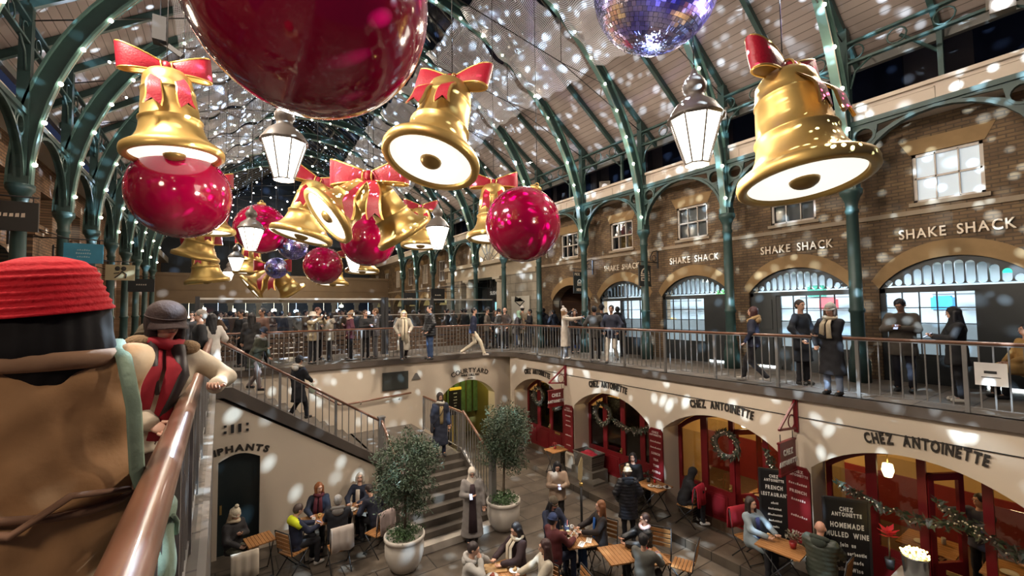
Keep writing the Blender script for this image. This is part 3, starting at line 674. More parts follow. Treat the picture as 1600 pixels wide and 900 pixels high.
# ================================================================ RAILINGS
def railing(name, lab, path, base, top, spacing=.135, post_every=10, hr=.028, skip_first=False, grp=None, maxb=98, flatrail=True, base_off=.0):
    # path: list of points (x,y); base/top: functions of arclength giving z of foot and rail
    t = thing(name, lab, 'railing', (path[0][0], path[0][1], 0)); o0 = Vector((path[0][0], path[0][1], 0))
    P3 = [Vector((p[0], p[1], 0)) for p in path]; L_ = [0]
    for a, c in zip(P3, P3[1:]): L_.append(L_[-1]+(c-a).length)
    tot = L_[-1]
    def at(s_):
        for k in range(len(P3)-1):
            if s_ <= L_[k+1]+1e-6: return P3[k].lerp(P3[k+1], (s_-L_[k])/(L_[k+1]-L_[k]))
        return P3[-1]
    n = int(tot/spacing); 
    fine = sorted(set([0, tot]+L_[1:-1]+[tot*i/30 for i in range(31)]))
    b = MB(); b.tube([at(s_)-o0+Vector((0, 0, top(s_))) for s_ in fine], hr*1.25, 10, flat=.8, upv=(0, 0, 1) if False else None); b.build('handrail', WOOD, t)
    b = MB(); 
    for a, c in zip(fine, fine[1:]):
        b.bar(at(a)-o0+Vector((0, 0, base(a)+.09)), at(c)-o0+Vector((0, 0, base(c)+.09)), .035, .012)
    b.build('bottom_rail', STEEL, t); b = MB()
    for a, c in zip(fine, fine[1:]): b.bar(at(a)-o0+Vector((0, 0, top(a)-.035)), at(c)-o0+Vector((0, 0, top(c)-.035)), .04, .012)
    b.build('top_rail', STEEL, t)
    cnt = 0; cache = {}; rest = MB()
    for i in range(n+1):
        s_ = tot*i/n; p = at(s_)-o0; zb, zt = base(s_), top(s_); post = i % post_every == 0
        h = zt-zb-.03
        w_ = .045 if post else .016
        if cnt < maxb:
            key = (post, round(h, 2))
            if key not in cache:
                b = MB(); b.box((-w_*.6, -w_*.6, 0 if post else .09), (w_*.6, w_*.6, h)); ob = b.build('post' if post else 'baluster', STEEL, t); cache[key] = ob
            else: ob = cache[key].copy(); col.objects.link(ob)
            ob.location = p+Vector((0, 0, zb)); cnt += 1
        else: rest.box((p.x-w_*.6, p.y-w_*.6, zb+.09), (p.x+w_*.6, p.y+w_*.6, zb+h))
    if rest.n: rest.build('balusters', STEEL, t, kind='stuff')
    return t
c_ = (WX+.06-1.1, FY+.06-1.1)
pathR = [(WX+.06, -1.0), (WX+.06, c_[1])]+arcpts(c_, 1.1, 0, PI/4, 4)[1:]
railing('gallery_railing', 'long grey baluster railing with wooden handrail along the gallery in front of the brick shops', pathR, lambda s: 0, lambda s: 1.07, .152, 9)
pathF = arcpts(c_, 1.1, PI/4, PI/2, 4)+[(.0, FY+.06)]
railing('gallery_railing', 'grey baluster railing with wooden handrail across the far side of the courtyard', pathF, lambda s: 0, lambda s: 1.07, .135, 10)
NR = railing('gallery_railing', 'nearest grey railing with thick polished wooden handrail on the left', [(-.17, .25), (-.17, 11.6)], lambda s: 0, lambda s: 1.06, .15, 8, hr=.028)
for c in kids(NR):
    if c.name.startswith('handrail'): bpy.data.objects.remove(c)
b = MB(); b.tube([(0, -.5+i*.5, 1.09) for i in range(25)], [.055]*24+[.045], 20); b.build('handrail', mat((.17, .075, .045), .30, name='polished_rail', var=.35, scale=3, coat=.35, bump=.2), NR)
# stairs: flight 1 down to +X, landing, flight 2 down towards the viewer
LZ = -2.3
b = MB(); n1 = 13
for k in range(n1):
    x0 = 0+3.6*k/n1; z = LZ*(k+1)/n1
    b.box((x0, 11.98, z-.25), (x0+3.6/n1+.02, FY-.02, z))
b.box((3.56, 11.08, LZ-.2), (5.65, FY-.02, LZ))
STEPM = mat((.10, .085, .07), .5, name='step_stone', var=.35, scale=4)
n2 = 8
for k in range(n2):
    y0 = 11.1-1.75*(k)/n2; z = LZ+(H-LZ)*(k+1)/(n2+1)
    b.box((3.55, y0-1.75/n2-.02, H), (5.65, y0+.45 if k == 0 else y0, z))
tag(b.build('staircase', STEPM), 'dark stone staircase turning at a landing down into the courtyard', 'staircase')
b = MB(); b.box((3.5, 9.3, H), (5.75, 9.42, H+.15)); b.box((3.5, 9.3, H+.15), (5.75, 9.6, H+.165)); tag(b.build('stair_kerb', mat((.55, .5, .44), .5, name='pale_kerb')), 'pale stone kerb along the foot of the staircase', 'kerb')
b = MB(); b.prism([(-.15, .02), (.25, .02), (3.62, LZ+.10), (3.62, LZ-.12), (.1, -.2), (-.15, -.2)], -.24, .14, XZ(11.74)); tag(b.build('stringer', mat((.085, .07, .06), .5, name='stringer_stone')), 'dark sloping stone stringer edging the upper stair flight', 'stringer')
b = MB(); b.prism([(9.4, H), (11.15, H), (11.15, LZ+.12), (9.4, H+.55)], 0, .12, YZ(5.65)); tag(b.build('stringer', mat((.075, .065, .055), .5, name='stringer_stone')), 'dark sloping stringer beside the lower stair flight', 'stringer')
sl = (LZ)/3.6
railing('stair_railing', 'sloping railing with dark wooden handrail beside the upper stair flight', [(-.05, 11.68), (3.55, 11.68)], lambda s: sl*s-.02, lambda s: sl*s+1.08, .15, 8)
railing('stair_railing', 'short railing around the landing corner beside the second flight', [(5.7, 13.9), (5.7, 11.05)], lambda s: LZ, lambda s: LZ+1.10, .14, 9)
railing('stair_railing', 'railing with wooden handrail dropping beside the lower flight to a tall grey newel', [(5.7, 11.05), (5.7, 9.5)], lambda s: LZ-(s/1.55)*.95, lambda s: LZ+1.15-(s/1.55)*.85, .13, 20)
railing('stair_railing', 'handrail from the landing newel down behind the left olive tree', [(3.6, 11.66), (3.6, 9.6)], lambda s: LZ-(s/2.06)*1.2, lambda s: LZ+1.1-(s/2.06)*1.3, .16, 20)
for (x, y, z0, z1, l) in ((3.6, 11.68, LZ-.1, LZ+1.14, 'square grey newel post at the landing corner'), (5.7, 9.48, H, -1.98, 'tall grey newel post at the foot of the stairs by the potted tree')):
    b = MB(); b.box((x-.07, y-.07, z0), (x+.07, y+.07, z1)); b.box((x-.09, y-.09, z1), (x+.09, y+.09, z1+.04)); tag(b.build('newel_post', STEEL), l, 'post')
t = thing('wall_handrail', 'wooden handrail fixed on the cream wall behind the landing', 'handrail', (0, FY, 0))
b = MB(); b.tube([(.2, -.12, .8), (3.2, -.12, LZ+1.0), (3.45, -.12, LZ+.98), (5.6, -.12, LZ+1.10)], .03, 8); b.build('rail', WOOD, t)
b = MB(); 
for x in (1.2, 2.6, 3.9, 5.2): b.tube([(x, -.12, sl*x+.85 if x < 3.2 else LZ+.95), (x, 0, sl*x+.8 if x < 3.2 else LZ+.9)], .012, 6)
b.build('bracket', DARK, t, kind='stuff')
# glass screens on the far gallery (outdoor dining pen)
def screen(x0, x1, y, lab):
    t = thing('glass_screen', lab, 'screen', (x0, y, 0))
    for x in (0, x1-x0): b = MB(); b.box((x-.06, -.06, 0), (x+.06, .06, 2.2)); b.build('post', DARK, t)
    b = MB(); b.box((0, -.02, 2.1), (x1-x0, .02, 2.16)); b.box((0, -.02, 1.5), (x1-x0, .02, 1.53)); b.build('rail', mat((.5, .47, .42), .35, metal=.5, name='pale_rail'), t)
    b = MB(); b.box((0, -.006, 1.0), (x1-x0, .006, 2.1)); b.build('glass', GLASS, t)
    b = MB(); 
    for k in range(5): b.box((0, -.02, .12+k*.17), (x1-x0, .02, .25+k*.17))
    b.build('slat_panel', DWOOD, t)
screen(-.6, 5.25, 16.9, 'wide glass screen on slatted wood with black posts, behind the far railing on the left'); screen(5.4, 7.3, 16.9, 'narrower glass screen right of the tall black post'); screen(7.5, 10.6, 17.4, 'glass screen nearest the stone portal')
# plaque, notice, vents on the walls
b = MB(); b.box((4.62, FY-.06, -1.05), (5.52, FY-.01, -.44)); b.box((4.65, FY-.07, -1.02), (5.49, FY-.055, -.47)); tag(b.build('wall_plaque', mat((.05, .055, .05), .4, name='plaque')), 'dark rectangular plaque on the cream wall above the landing', 'plaque')
b = MB(); b.prism([(5.66, -.78), (6.0, -.78), (5.86, -.55), (5.80, -.55)], 0, .03, XZ(FY-.0)); tag(b.build('wall_emblem', mat((.15, .14, .13), .5, name='emblem')), 'small dark triangular emblem beside the plaque', 'emblem')
b = MB(); 
for u, h in ((-.22, .0), (-.08, .12), (.06, .12), (.2, .0)):
    if h: b.box((.35+u-.03, 11.66, -1.0), (.35+u+.03, 11.70, -.82))
    else: b.box((.35+u-.02, 11.66, -.86), (.35+u+.03, 11.70, -.82)); b.box((.35+u-.02, 11.66, -1.0), (.35+u+.03, 11.70, -.95))
tag(b.build('air_vent', DARK), 'small dark vent slots in the cream wall above the ELIPHANTS door', 'vent')
t = thing('paper_notice', 'white paper notice tied to the right gallery railing', 'notice', (WX+.0, 1.47, .62))
b = MB(); b.box((-.006, -.17, -.17), (0, .17, .17)); b.build('sheet', WHITE, t); b = MB(); b.box((-.012, -.06, .01), (-.006, .07, .05)); b.box((-.012, -.10, -.05), (-.006, .10, -.04)); b.build('print', DARK, t)
# cable across the courtyard wall
b = MB(); b.tube([(WX-.02, -2, -.53), (WX-.02, 8, -.51), (WX-.02, 13.3, -.5)], .008, 5); tag(b.build('wall_cable', DARK), 'thin black cable running along the cream wall above the red shopfronts', 'cable')
# ================================================================ LETTERING
MXR = Matrix(((0, 0, -1, 0), (-1, 0, 0, 0), (0, 1, 0, 0), (0, 0, 0, 1)))   # reads correctly on a wall facing -X : u -> -Y
def wm(x, y, z): m_ = MXR.copy(); m_.translation = (x, y, z); return m_
def xm(x, y, z): m_ = Matrix(((1, 0, 0, 0), (0, 0, -1, 0), (0, 1, 0, 0), (0, 0, 0, 1))); m_.translation = (x, y, z); return m_
LETW = mat((.82, .72, .58), .5, name='pale_letters'); LETD = mat((.03, .025, .02), .5, name='dark_letters')
for i, (y, l) in enumerate(((2.28, 'nearest'), (5.2, 'second nearest'), (8.1, 'third nearest'), (11.05, 'farthest'))):
    b = MB(); text(b, 'SHAKE SHACK', .29, wm(BX-.03, y, 3.08), .02, gap=.11, sx=.76, bold=.004)
    tag(b.build('shop_lettering', LETW), f'pale SHAKE SHACK letters on the brick wall, {l} to the viewer', 'lettering')
for i, (y, l) in enumerate(((2.3, 'nearest arch'), (5.75, 'second arch'), (9.25, 'third arch'), (12.7, 'farthest arch'))):
    b = MB(); R_ = 3.6; text(b, 'CHEZ ANTOINETTE', .25, wm(WX-.015, y, 0), .015, arc=(-.68-R_+(.0), R_), sx=.54, gap=.08, bold=.007)
    tag(b.build('shop_lettering', LETD), f'dark CHEZ ANTOINETTE letters curving over the {l}', 'lettering')
b = MB(); text(b, 'COURTYARD', .25, xm(8.0, FY-.015, 0), .012, arc=(-.72-2.2, 2.2), sx=1.0, gap=.1); text(b, 'WINE CELLARS', .11, xm(8.0, FY-.015, -.85), .01); text(b, '~7', .06, xm(8.0, FY-.015, -.95), .01)
tag(b.build('shop_lettering', LETD), 'COURTYARD wine cellars lettering on the cream wall over the yellow-lit arch', 'lettering')
b = MB(); text(b, 'ELIPHANTS', .19, xm(.33, 11.695, 0), .012, arc=(-1.42-1.6, 1.6), sx=1.15, gap=.12, bold=.01); tag(b.build('shop_lettering', LETD), 'dark ELIPHANTS letters arched over the black door', 'lettering')
# ================================================================ HANGING DECORATIONS
LAMPW = mat((1, .93, .80), .5, emit=7., name='lamp_white'); DISC = mat((1, .92, .78), .5, emit=1.3, name='bell_light')
def bell_meshes(parent, M=Matrix()):
    M = M @ Matrix.Diagonal((1, 1, 1.10, 1))
    prof = [(0, 1.40), (.16, 1.395), (.28, 1.36), (.345, 1.28), (.37, 1.16), (.38, 1.07), (.395, 1.065), (.40, 1.05), (.39, 1.035), (.395, .98), (.42, .78), (.435, .62), (.47, .60), (.475, .575), (.455, .555), (.47, .46), (.50, .36), (.56, .26), (.64, .19), (.70, .16), (.745, .13), (.76, .08), (.755, .02), (.73, 0), (.66, 0), (.64, .02), (.63, .08)]
    b = MB(M); b.lathe(prof, 40); parent = b.build('bell_body', GOLD, parent)
    b = MB(M); b.lathe([(.635, .05), (.61, .075), (.0, .085)], 36); b.build('light_disc', DISC, parent)
    b = MB(M); b.ball((0, 0, .05), (.17, .17, .10), 16, 10); b.build('clapper', mat((.30, .19, .06), .35, metal=.5, name='clapper_gold'), parent)
def bow_meshes(parent, M, r=.36, drop=.78):
    for s in (-1, 1):
        n, m = 22, 4; b = MB(M); Ls = []
        for off in (0, .016):
            V = []
            for i in range(n+1):
                t_ = PI*i/n; sn = max(0, math.sin(t_)); x = .05+.62*sn**.75-off*2*sn; q = x/.67
                y = -(.17-off)*math.cos(t_)*(.25+.75*sn**.6); h = .075+.15*q; zc = .03+.09*q
                for k in range(m+1): V.append((s*x, y-.02*math.sin(PI*k/m)*math.cos(t_), zc-h+2*h*k/m))
            Ls.append(V)
        Fo = [(i*(m+1)+k, i*(m+1)+k+1, (i+1)*(m+1)+k+1, (i+1)*(m+1)+k) for i in range(n) for k in range(m)]
        b.mt = 0; b.add(Ls[0], Fo, True); b.mt = 1; b.add(Ls[1], [f[::-1] for f in Fo], True)
        for k in (0, m): b.tube([Vector(Ls[0][i*(m+1)+k]).lerp(Vector(Ls[1][i*(m+1)+k]), .5) for i in range(n+1)], .017, 6)
        b.build('bow_loop', [BOWRED, GOLDT], parent)
        # tail lying on the bell with a notched end
        b = MB(M); V = []; L_ = 8
        for i in range(L_+1):
            u = i/L_; x = s*(.05+.24*u+.05*math.sin(u*5)); y = -(.10+.30*min(1, u*1.8)+.08*u); z = -.04-drop*u
            w = .085+.045*u
            V += [(x-w, y, z), (x-w*.82, y-.008, z), (x, y-.012, z+(0 if i < L_ else .10)), (x+w*.82, y-.008, z), (x+w, y+.02, z)]
        V = np.array(V); V2 = V.copy(); V2[:, 1] += .02; nV = len(V)
        red = []; gold = []; back = []
        for i in range(L_):
            for k in range(4):
                f = (i*5+k, (i+1)*5+k, (i+1)*5+k+1, i*5+k+1); (gold if k in (0, 3) else red).append(f); back.append(tuple(v+nV for v in f[::-1]))
        VV = np.concatenate([V, V2]); b.mt = 0; b.add(VV, red, True); b.mt = 1; b.add(VV, gold+back, True)
        b.build('ribbon_tail', [BOWRED, GOLDT], parent)
    b = MB(M); b.ball((0, -.03, .02), (.085, .13, .12), 14, 10); b.mt = 1
    for sx in (-.075, .075): b.tube([(sx, -.03+.125*math.cos(a), .02+.115*math.sin(a)) for a in np.linspace(0, 2*PI, 15)[:-1]], .014, 6, closed=True)
    b.build('bow_knot', [BOWRED, GOLDT], parent)
def wire(parent, p, top=None):
    # plumb wire from local point p straight up to the roof, in world direction
    Mi = parent.matrix_world.inverted(); w0 = parent.matrix_world @ Vector(p)
    zt = (rz_(w0.x) if top is None else top)+.02
    b = MB(Mi); b.tube([w0, (w0.x, w0.y, zt)], .008, 5); b.build('hanging_wire', DARK, parent)
def frame(ax, face):
    z = Vector(ax).normalized(); y = -(Vector(face)-z*Vector(face).dot(z)).normalized(); x = y.cross(z)
    return Matrix((x, y, z)).transposed()
def placed(name, lab, cat, loc, R3, group=None):
    t = thing(name, lab, cat, group=group); M = R3.to_4x4(); M.translation = loc; t.matrix_world = M; bpy.context.view_layer.update(); return t
def bell(px, py, T, a, f_, lab, s=1.0, yaw=0.):
    loc = P(px, py, T=T); tocam = (CAM-loc).normalized(); tocam = Matrix.Rotation(yaw, 3, 'Z') @ Vector((tocam.x, tocam.y, 0)).normalized()
    ax = Vector((0, 0, 1))+_r*a+Vector((fw.x, fw.y, 0))*f_
    t = placed('hanging_bell', lab, 'bell', loc, frame(ax, tocam)*s if False else frame(ax, tocam))
    S = Matrix.Diagonal((s, s, s, 1)); bell_meshes(t, S); bow_meshes(t, S @ Matrix.Translation((0, -.04, 1.54))); wire(t, (0, 0, 1.54*s)); return t
bell(273, 247, 7.7, -.08, -.05, 'big golden bell with red bow at upper left, above a red bauble')
bell(672, 256, 6.7, .20, .30, 'tilted golden bell with red bow hanging just right of the giant red bauble', yaw=-.5)
bell(1258, 288, 5.4, -.04, .16, 'largest golden bell with upright red bow at right, hanging before the brick wall', yaw=1.05)
bell(470, 372, 11.2, .22, .12, 'golden bell with red bow sprinkled with light spots, left of the twin bells')
bell(322, 364, 13, 0, .0, 'golden bell mostly hidden behind the left red bauble, only its glowing rim showing')
bell(305, 404, 16, .25, .0, 'small dull golden bell tilted below the left red bauble')
bell(325, 442, 17, -.1, -.1, 'small golden bell lowest on the left over the crowd')
bell(392, 428, 21, .0, .0, 'small golden bell behind the distant lanterns at left')
bell(657, 386, 17, .0, .05, 'small golden bell with red bow right of the twin bells, beside a lantern')
bell(772, 374, 12, .0, .05, 'golden bell with red bow half hidden behind the round bauble right of centre')
bell(566, 426, 20, 0, .05, 'small golden bell below the middle red bauble')
bell(520, 446, 22, 0, .05, 'small golden bell below the smallest red bauble')
def twin(px, py, T, s, lab):
    loc = P(px, py, T=T); t = placed('twin_bells', lab, 'bell', loc, Matrix.Identity(3)); F0 = Vector((fw.x, fw.y, 0))
    for d in ((_r*-.62+Vector((0, 0, -.62))-F0*.45), (_r*.50+Vector((0, 0, -.84))+F0*.38)):
        ax = -d.normalized(); R = frame(ax, -F0).to_4x4(); M = Matrix.Translation(-ax*1.44*s) @ R @ Matrix.Diagonal((s, s, s, 1)); bell_meshes(t, M)
    R = frame(Vector((0, 0, 1)), -F0).to_4x4(); bow_meshes(t, Matrix.Translation((0, 0, .0))@ R @ Matrix.Diagonal((s*1.45, s*1.45, s*1.45, 1)) @ Matrix.Translation((0, -.18, .08)), drop=.75)
    wire(t, (0, 0, .1)); return t
twin(583, 292, 8.3, .76, 'pair of golden bells splayed under one large red bow at the centre')
twin(430, 424, 19, .84, 'distant pair of golden bells splayed below a small mirror ball')
def bauble(px, py, T, r, lab, cap=0.0):
    loc = P(px, py, T=T); t = placed('red_bauble', lab, 'bauble', loc, Matrix.Rotation(cap, 3, fw))
    b = MB(); b.ball((0, 0, 0), r, 48, 32); t_ = b.build('sphere', BALLRED, t)
    b = MB(); b.lathe([(r*.16, r*.96), (r*.16, r*1.08), (r*.12, r*1.10), (0, r*1.10)], 20); b.tube([(r*.06*math.cos(a), 0, r*1.13+r*.06*math.sin(a)) for a in np.linspace(0, 2*PI, 13)[:-1]], r*.015, 6, closed=True); b.build('cap', GOLD, t_)
    wire(t, (0, 0, r*1.15)); return t
bauble(488, -2, 3.45, .90, 'giant glossy red bauble at the top of the photo')
bauble(282, 303, 8.3, .84, 'glossy red bauble hanging behind the upper left golden bell')
bauble(817, 351, 10.0, .86, 'glossy red bauble with gold cap right of centre, before the brick wall', cap=.35)
bauble(408, 358, 15, .84, 'red bauble covered in pink light spots behind the left lantern')
bauble(575, 374, 13.6, .84, 'red bauble behind the twin golden bells')
bauble(505, 415, 19, .82, 'smallest red bauble, hanging below the twin bells')
# mirror balls
m, N, L, B = nodemat('mirror_tiles'); B.inputs['Metallic'].default_value = 1; B.inputs['Roughness'].default_value = .08
oi = N.new('ShaderNodeNewGeometry'); tc = N.new('ShaderNodeTexCoord'); vo = N.new('ShaderNodeTexNoise'); vo.inputs['Scale'].default_value = 2.6
L.new(tc.outputs['Object'], vo.inputs['Vector']); B.inputs['Roughness'].default_value = .22; cr = N.new('ShaderNodeValToRGB'); cr.color_ramp.elements[0].position = .35; cr.color_ramp.elements[0].color = (.30, .28, .95, 1); cr.color_ramp.elements[1].position = .65; cr.color_ramp.elements[1].color = (.85, .82, 1, 1)  # violet lighting on the ball is put into the tile colour
L.new(vo.outputs['Fac'], cr.inputs[0]); L.new(cr.outputs[0], B.inputs['Base Color']); MIRROR = m
def mirror(px, py, T, r, lab, n=44):
    loc = P(px, py, T=T); t = placed('mirror_ball', lab, 'mirror ball', loc, Matrix.Rotation(.3, 3, 'X')); rs = np.random.RandomState(3)
    b = MB(); b.ball((0, 0, 0), r*.985, 32, 20); t_ = b.build('core', DARK, t)
    b = MB()
    for i in range(n):
        th = PI*(i+.5)/n; cnt = max(4, int(2*n*math.sin(th)))
        for k in range(cnt):
            a = 2*PI*k/cnt; nn = Vector((math.sin(th)*math.cos(a), math.sin(th)*math.sin(a), math.cos(th))); c = nn*r
            e1 = Vector((-math.sin(a), math.cos(a), 0)); e2 = nn.cross(e1); h = PI*r/n*.46
            j1 = nn*rs.uniform(-.05, .05)*h*2; j2 = nn*rs.uniform(-.05, .05)*h*2
            b.add([c-e1*h-e2*h-j1-j2, c+e1*h-e2*h+j1-j2, c+e1*h+e2*h+j1+j2, c-e1*h+e2*h-j1+j2], [(0, 1, 2, 3)])
    b.build('mirror_tiles', MIRROR, t_); wire(t, (0, 0, r)); return t
mirror(1024, -18, 6.2, .86, 'big violet-lit mirror ball at the top edge, right of centre')
mirror(432, 419, 17.5, .42, 'small silvery mirror ball over the distant twin bells', 20)
mirror(458, 384, 15.5, .50, 'mirror ball mostly hidden behind the light-spotted golden bell', 20)
lamp('violet_lamp', 'SPOT', (8.5, 1.5, 4.3), 3000, (.45, .35, 1), .1, aim=P(1024, -18, T=6.2), spot_size=.35)
lamp('violet_lamp', 'SPOT', (2.6, 1.2, 3.9), 2200, (.40, .35, 1), .1, aim=P(1024, -18, T=6.2), spot_size=.45)
lamp('violet_lamp', 'SPOT', (2.3, 7.8, 5.0), 1500, (.5, .55, 1), .1, aim=P(1024, -18, T=6.2), spot_size=.4)
# lanterns
BRZ = mat((.10, .085, .075), .45, name='lantern_bronze')
def lantern(px, py, T, lab, s=1.0, lp=60):
    loc = P(px, py, T=T); t = thing('market_lantern', lab, 'lantern', loc); n = 8
    b = MB(); pr = [(.34, .30), (.15, -.30)]
    for k in range(n):
        a0, a1 = 2*PI*k/n+.2, 2*PI*(k+1)/n+.2
        V = [(pr[j][0]*s*math.cos(a), pr[j][0]*s*math.sin(a), pr[j][1]*s) for j, a in ((0, a0), (0, a1), (1, a1), (1, a0))]; b.add(V, [(0, 3, 2, 1)])
    b.build('glass', LAMPW, t)
    b = MB(); b.lathe([(.14*s, -.31*s), (0, -.315*s)], n, Matrix.Rotation(.2, 4, 'Z')); b.build('bottom_glass', LAMPW, t)
    b = MB()
    for k in range(n):
        a = 2*PI*k/n+.2; b.bar((.345*s*math.cos(a), .345*s*math.sin(a), .3*s), (.155*s*math.cos(a), .155*s*math.sin(a), -.3*s), .018*s, .018*s)
    b.tube([(.155*s*math.cos(a), .155*s*math.sin(a), -.31*s) for a in np.linspace(0, 2*PI, n+1)[:-1]+.2], .014*s, 6, closed=True)
    b.tube([(.35*s*math.cos(a), .35*s*math.sin(a), .31*s) for a in np.linspace(0, 2*PI, n+1)[:-1]+.2], .018*s, 6, closed=True); b.build('frame', BRZ, t)
    b = MB(); b.lathe([(.37*s, .31*s), (.36*s, .34*s), (.26*s, .50*s), (.13*s, .60*s), (.12*s, .66*s), (.15*s, .70*s), (.16*s, .78*s), (.11*s, .88*s), (.06*s, .92*s), (.03*s, 1.0*s), (0, 1.04*s)], 16); b.build('roof_cap', BRZ, t)
    bpy.context.view_layer.update(); wire(t, (0, 0, 1.0*s))
    if lp: lamp('lantern_lamp', 'POINT', loc+Vector((0, 0, -.5*s)), lp*1.6, (1, .9, .75), .15)
    return t
lantern(444, 252, 7.2, 'large glowing market lantern hanging below the giant red bauble', 1, 90)
lantern(1088, 222, 5.9, 'large glowing market lantern right of centre, below the mirror ball', 1, 110)
lantern(392, 374, 13, 'glowing lantern in front of the pink-spotted red bauble', 1, 60); lantern(684, 372, 13, 'glowing lantern right of the twin bells, before the portal', 1, 60)
lantern(369, 413, 19, 'small distant lantern left of the far twin bells', .9, 0); lantern(357, 432, 24, 'smallest distant lantern at left above the crowd', .8, 0); lantern(553, 412, 17, 'distant lantern just below the middle red bauble', 1, 0)
# floodlights
def flood(loc, lab, tgt, r=.05):
    t = placed('stage_floodlight', lab, 'floodlight', loc, frame(Vector((0, 0, 1)), Vector(tgt)-Vector(loc)))
    b = MB(); b.box((-.16, -.05, -.14), (.16, .16, .14)); b.box((-.2, .02, -.02), (-.16, .08, .2)); b.box((.16, .02, -.02), (.2, .08, .2)); b.box((-.2, .02, .18), (.2, .08, .22)); t_ = b.build('housing', mat((.2, .18, .15), .5, name='lamp_housing'), t)
    b = MB(Matrix.Rotation(PI/2, 4, 'X')); b.lathe([(.11, .05), (.11, .07), (.09, .075), (0, .08)], 18); b.build('lens', mat((.8, .85, 1), .2, emit=r, name='lens_glow'), t_)
flood(P(945, 292, X=11.9), 'pale square floodlight on the white cornice above the arches', CAM, .2)
flood(P(1125, 181, X=11.5), 'glaring blue-white spotlight beside the right lantern', CAM, 60.)
flood(P(1566, 5, X=11.5), 'glaring spotlight at the top right corner', CAM, 60.)
t = thing('stage_speaker', 'dark hanging projector box by the upper left roof rib', 'projector', P(250, 42, T=8)); b = MB(); b.box((-.1, -.12, -.3), (.1, .12, .15)); b.build('housing', mat((.006, .006, .007), .7, name='matte_black'), t); b = MB(); b.bar((0, 0, -.25), (.35, -.1, -.5), .08, .08); b.build('arm', mat((.006, .006, .007), .7, name='matte_black'), t)
b = MB(); b.tube([(0, 0, .1), (0, 0, 2)], .01, 5); b.build('hanging_wire', DARK, t)
# ================================================================ SHOP SIGNS
def hang_sign(name, lab, mount, X0, Y0, z, w, h, lines, board, ink, brk, icon=None, tri=False):
    # bracket from the wall (mount x) out to X0; board facing the viewer (-Y)
    t = thing(name, lab, 'sign', (X0, Y0, z))
    b = MB(); dx = mount-X0
    if tri: b.bar((dx, 0, h/2+.75), (-w*.45, 0, h/2+.25), .04); b.bar((dx, 0, h/2+.18), (-w*.45, 0, h/2+.25), .04); b.box((dx-.05, -.04, h/2+.1), (dx, .04, h/2+.85)); b.tube([(dx-.22+.13*math.cos(a), 0, h/2+.34+.13*math.sin(a)) for a in np.linspace(0, 2*PI, 13)[:-1]], .012, 5, closed=True)
    else:
        b.tube([(dx, 0, h/2+.14), (-w*.6, 0, h/2+.14)], .016, 6); b.box((dx-.03, -.03, h/2-.05), (dx, .03, h/2+.6))
        b.tube([(dx-.02, 0, h/2+.55), (dx-.25, 0, h/2+.5), (dx-.4, 0, h/2+.3), (dx-.35, 0, h/2+.18)], .014, 6); b.tube([(dx-.2+.1*math.cos(a), 0, h/2+.27+.1*math.sin(a)) for a in np.linspace(0, 2*PI, 11)[:-1]], .012, 5, closed=True)
    b.build('bracket', brk, t)
    b = MB(); 
    for x in (-w*.4, w*.4): b.tube([(x, 0, h/2), (x, 0, h/2+.16)], .008, 5)
    b.build('hook', DARK, t)
    b = MB(); b.box((-w/2, -.02, -h/2), (w/2, .02, h/2)); b.box((-w/2-.015, -.03, h/2-.02), (w/2+.015, .03, h/2+.015)); b.box((-w/2-.015, -.03, -h/2-.015), (w/2+.015, .03, -h/2+.02)); t_ = b.build('board', board, t)
    b = MB()
    for s_, v, sz in lines: text(b, s_, sz, xm(0, -.024, v), .004, sx=.8, bold=.006)
    if icon == 'burger':
        v0 = icon_v[0]; k = icon_v[1]
        b.prism([(-.11*k, v0+.02*k)]+arcpts((0, v0+.02*k), .11*k, PI, 0, 10), 0, .005, xm(0, -.022, 0)) if False else None
        M_ = xm(0, -.022, 0); b.prism(arcpts((0, v0+.03*k), .12*k, 0, PI, 12), 0, .006, M_, [arcpts((0, v0+.045*k), .085*k, 0, PI, 10)])
        b.prism([(-.13*k, v0-.01*k), (.13*k, v0-.01*k), (.13*k, v0+.015*k), (-.13*k, v0+.015*k)], 0, .006, M_)
        b.prism([(-.12*k, v0-.10*k), (.12*k, v0-.10*k), (.12*k, v0-.03*k), (-.12*k, v0-.03*k)], 0, .006, M_, [[(-.09*k, v0-.08*k), (.09*k, v0-.08*k), (.09*k, v0-.05*k), (-.09*k, v0-.05*k)]])
    b.build('lettering', ink, t_); return t
icon_v = (-.02, .95)
hang_sign('hanging_sign', 'small black hanging sign reading PICK UP HERE with a burger outline', BX, 11.55, 12.55, 2.67, .58, .80, [('PICK UP', .28, .13), ('HERE', -.32, .14)], DARKG, LETW, DARK, 'burger')
icon_v = (0., 1.7)
hang_sign('hanging_sign', 'black hanging sign showing only a white burger outline, right of the PICK UP sign', BX, 11.6, 9.45, 2.72, .58, .66, [], DARKG, LETW, DARK, 'burger')
hang_sign('hanging_sign', 'dark red CHEZ ANTOINETTE board on a triangular bracket at the far left arches', WX, 9.1, 11.1, -1.22, .62, .52, [('CHEZ', .05, .15), ('ANTOINETTE', -.13, .115)], CHEZ, WHITE, CHEZ, tri=True)
hang_sign('hanging_sign', 'dark red CHEZ ANTOINETTE board on a triangular bracket beside the nearest large arch', WX, 9.1, 4.15, -1.22, .62, .60, [('CHEZ', .05, .15), ('ANTOINETTE', -.13, .115)], CHEZ, WHITE, CHEZ, tri=True)
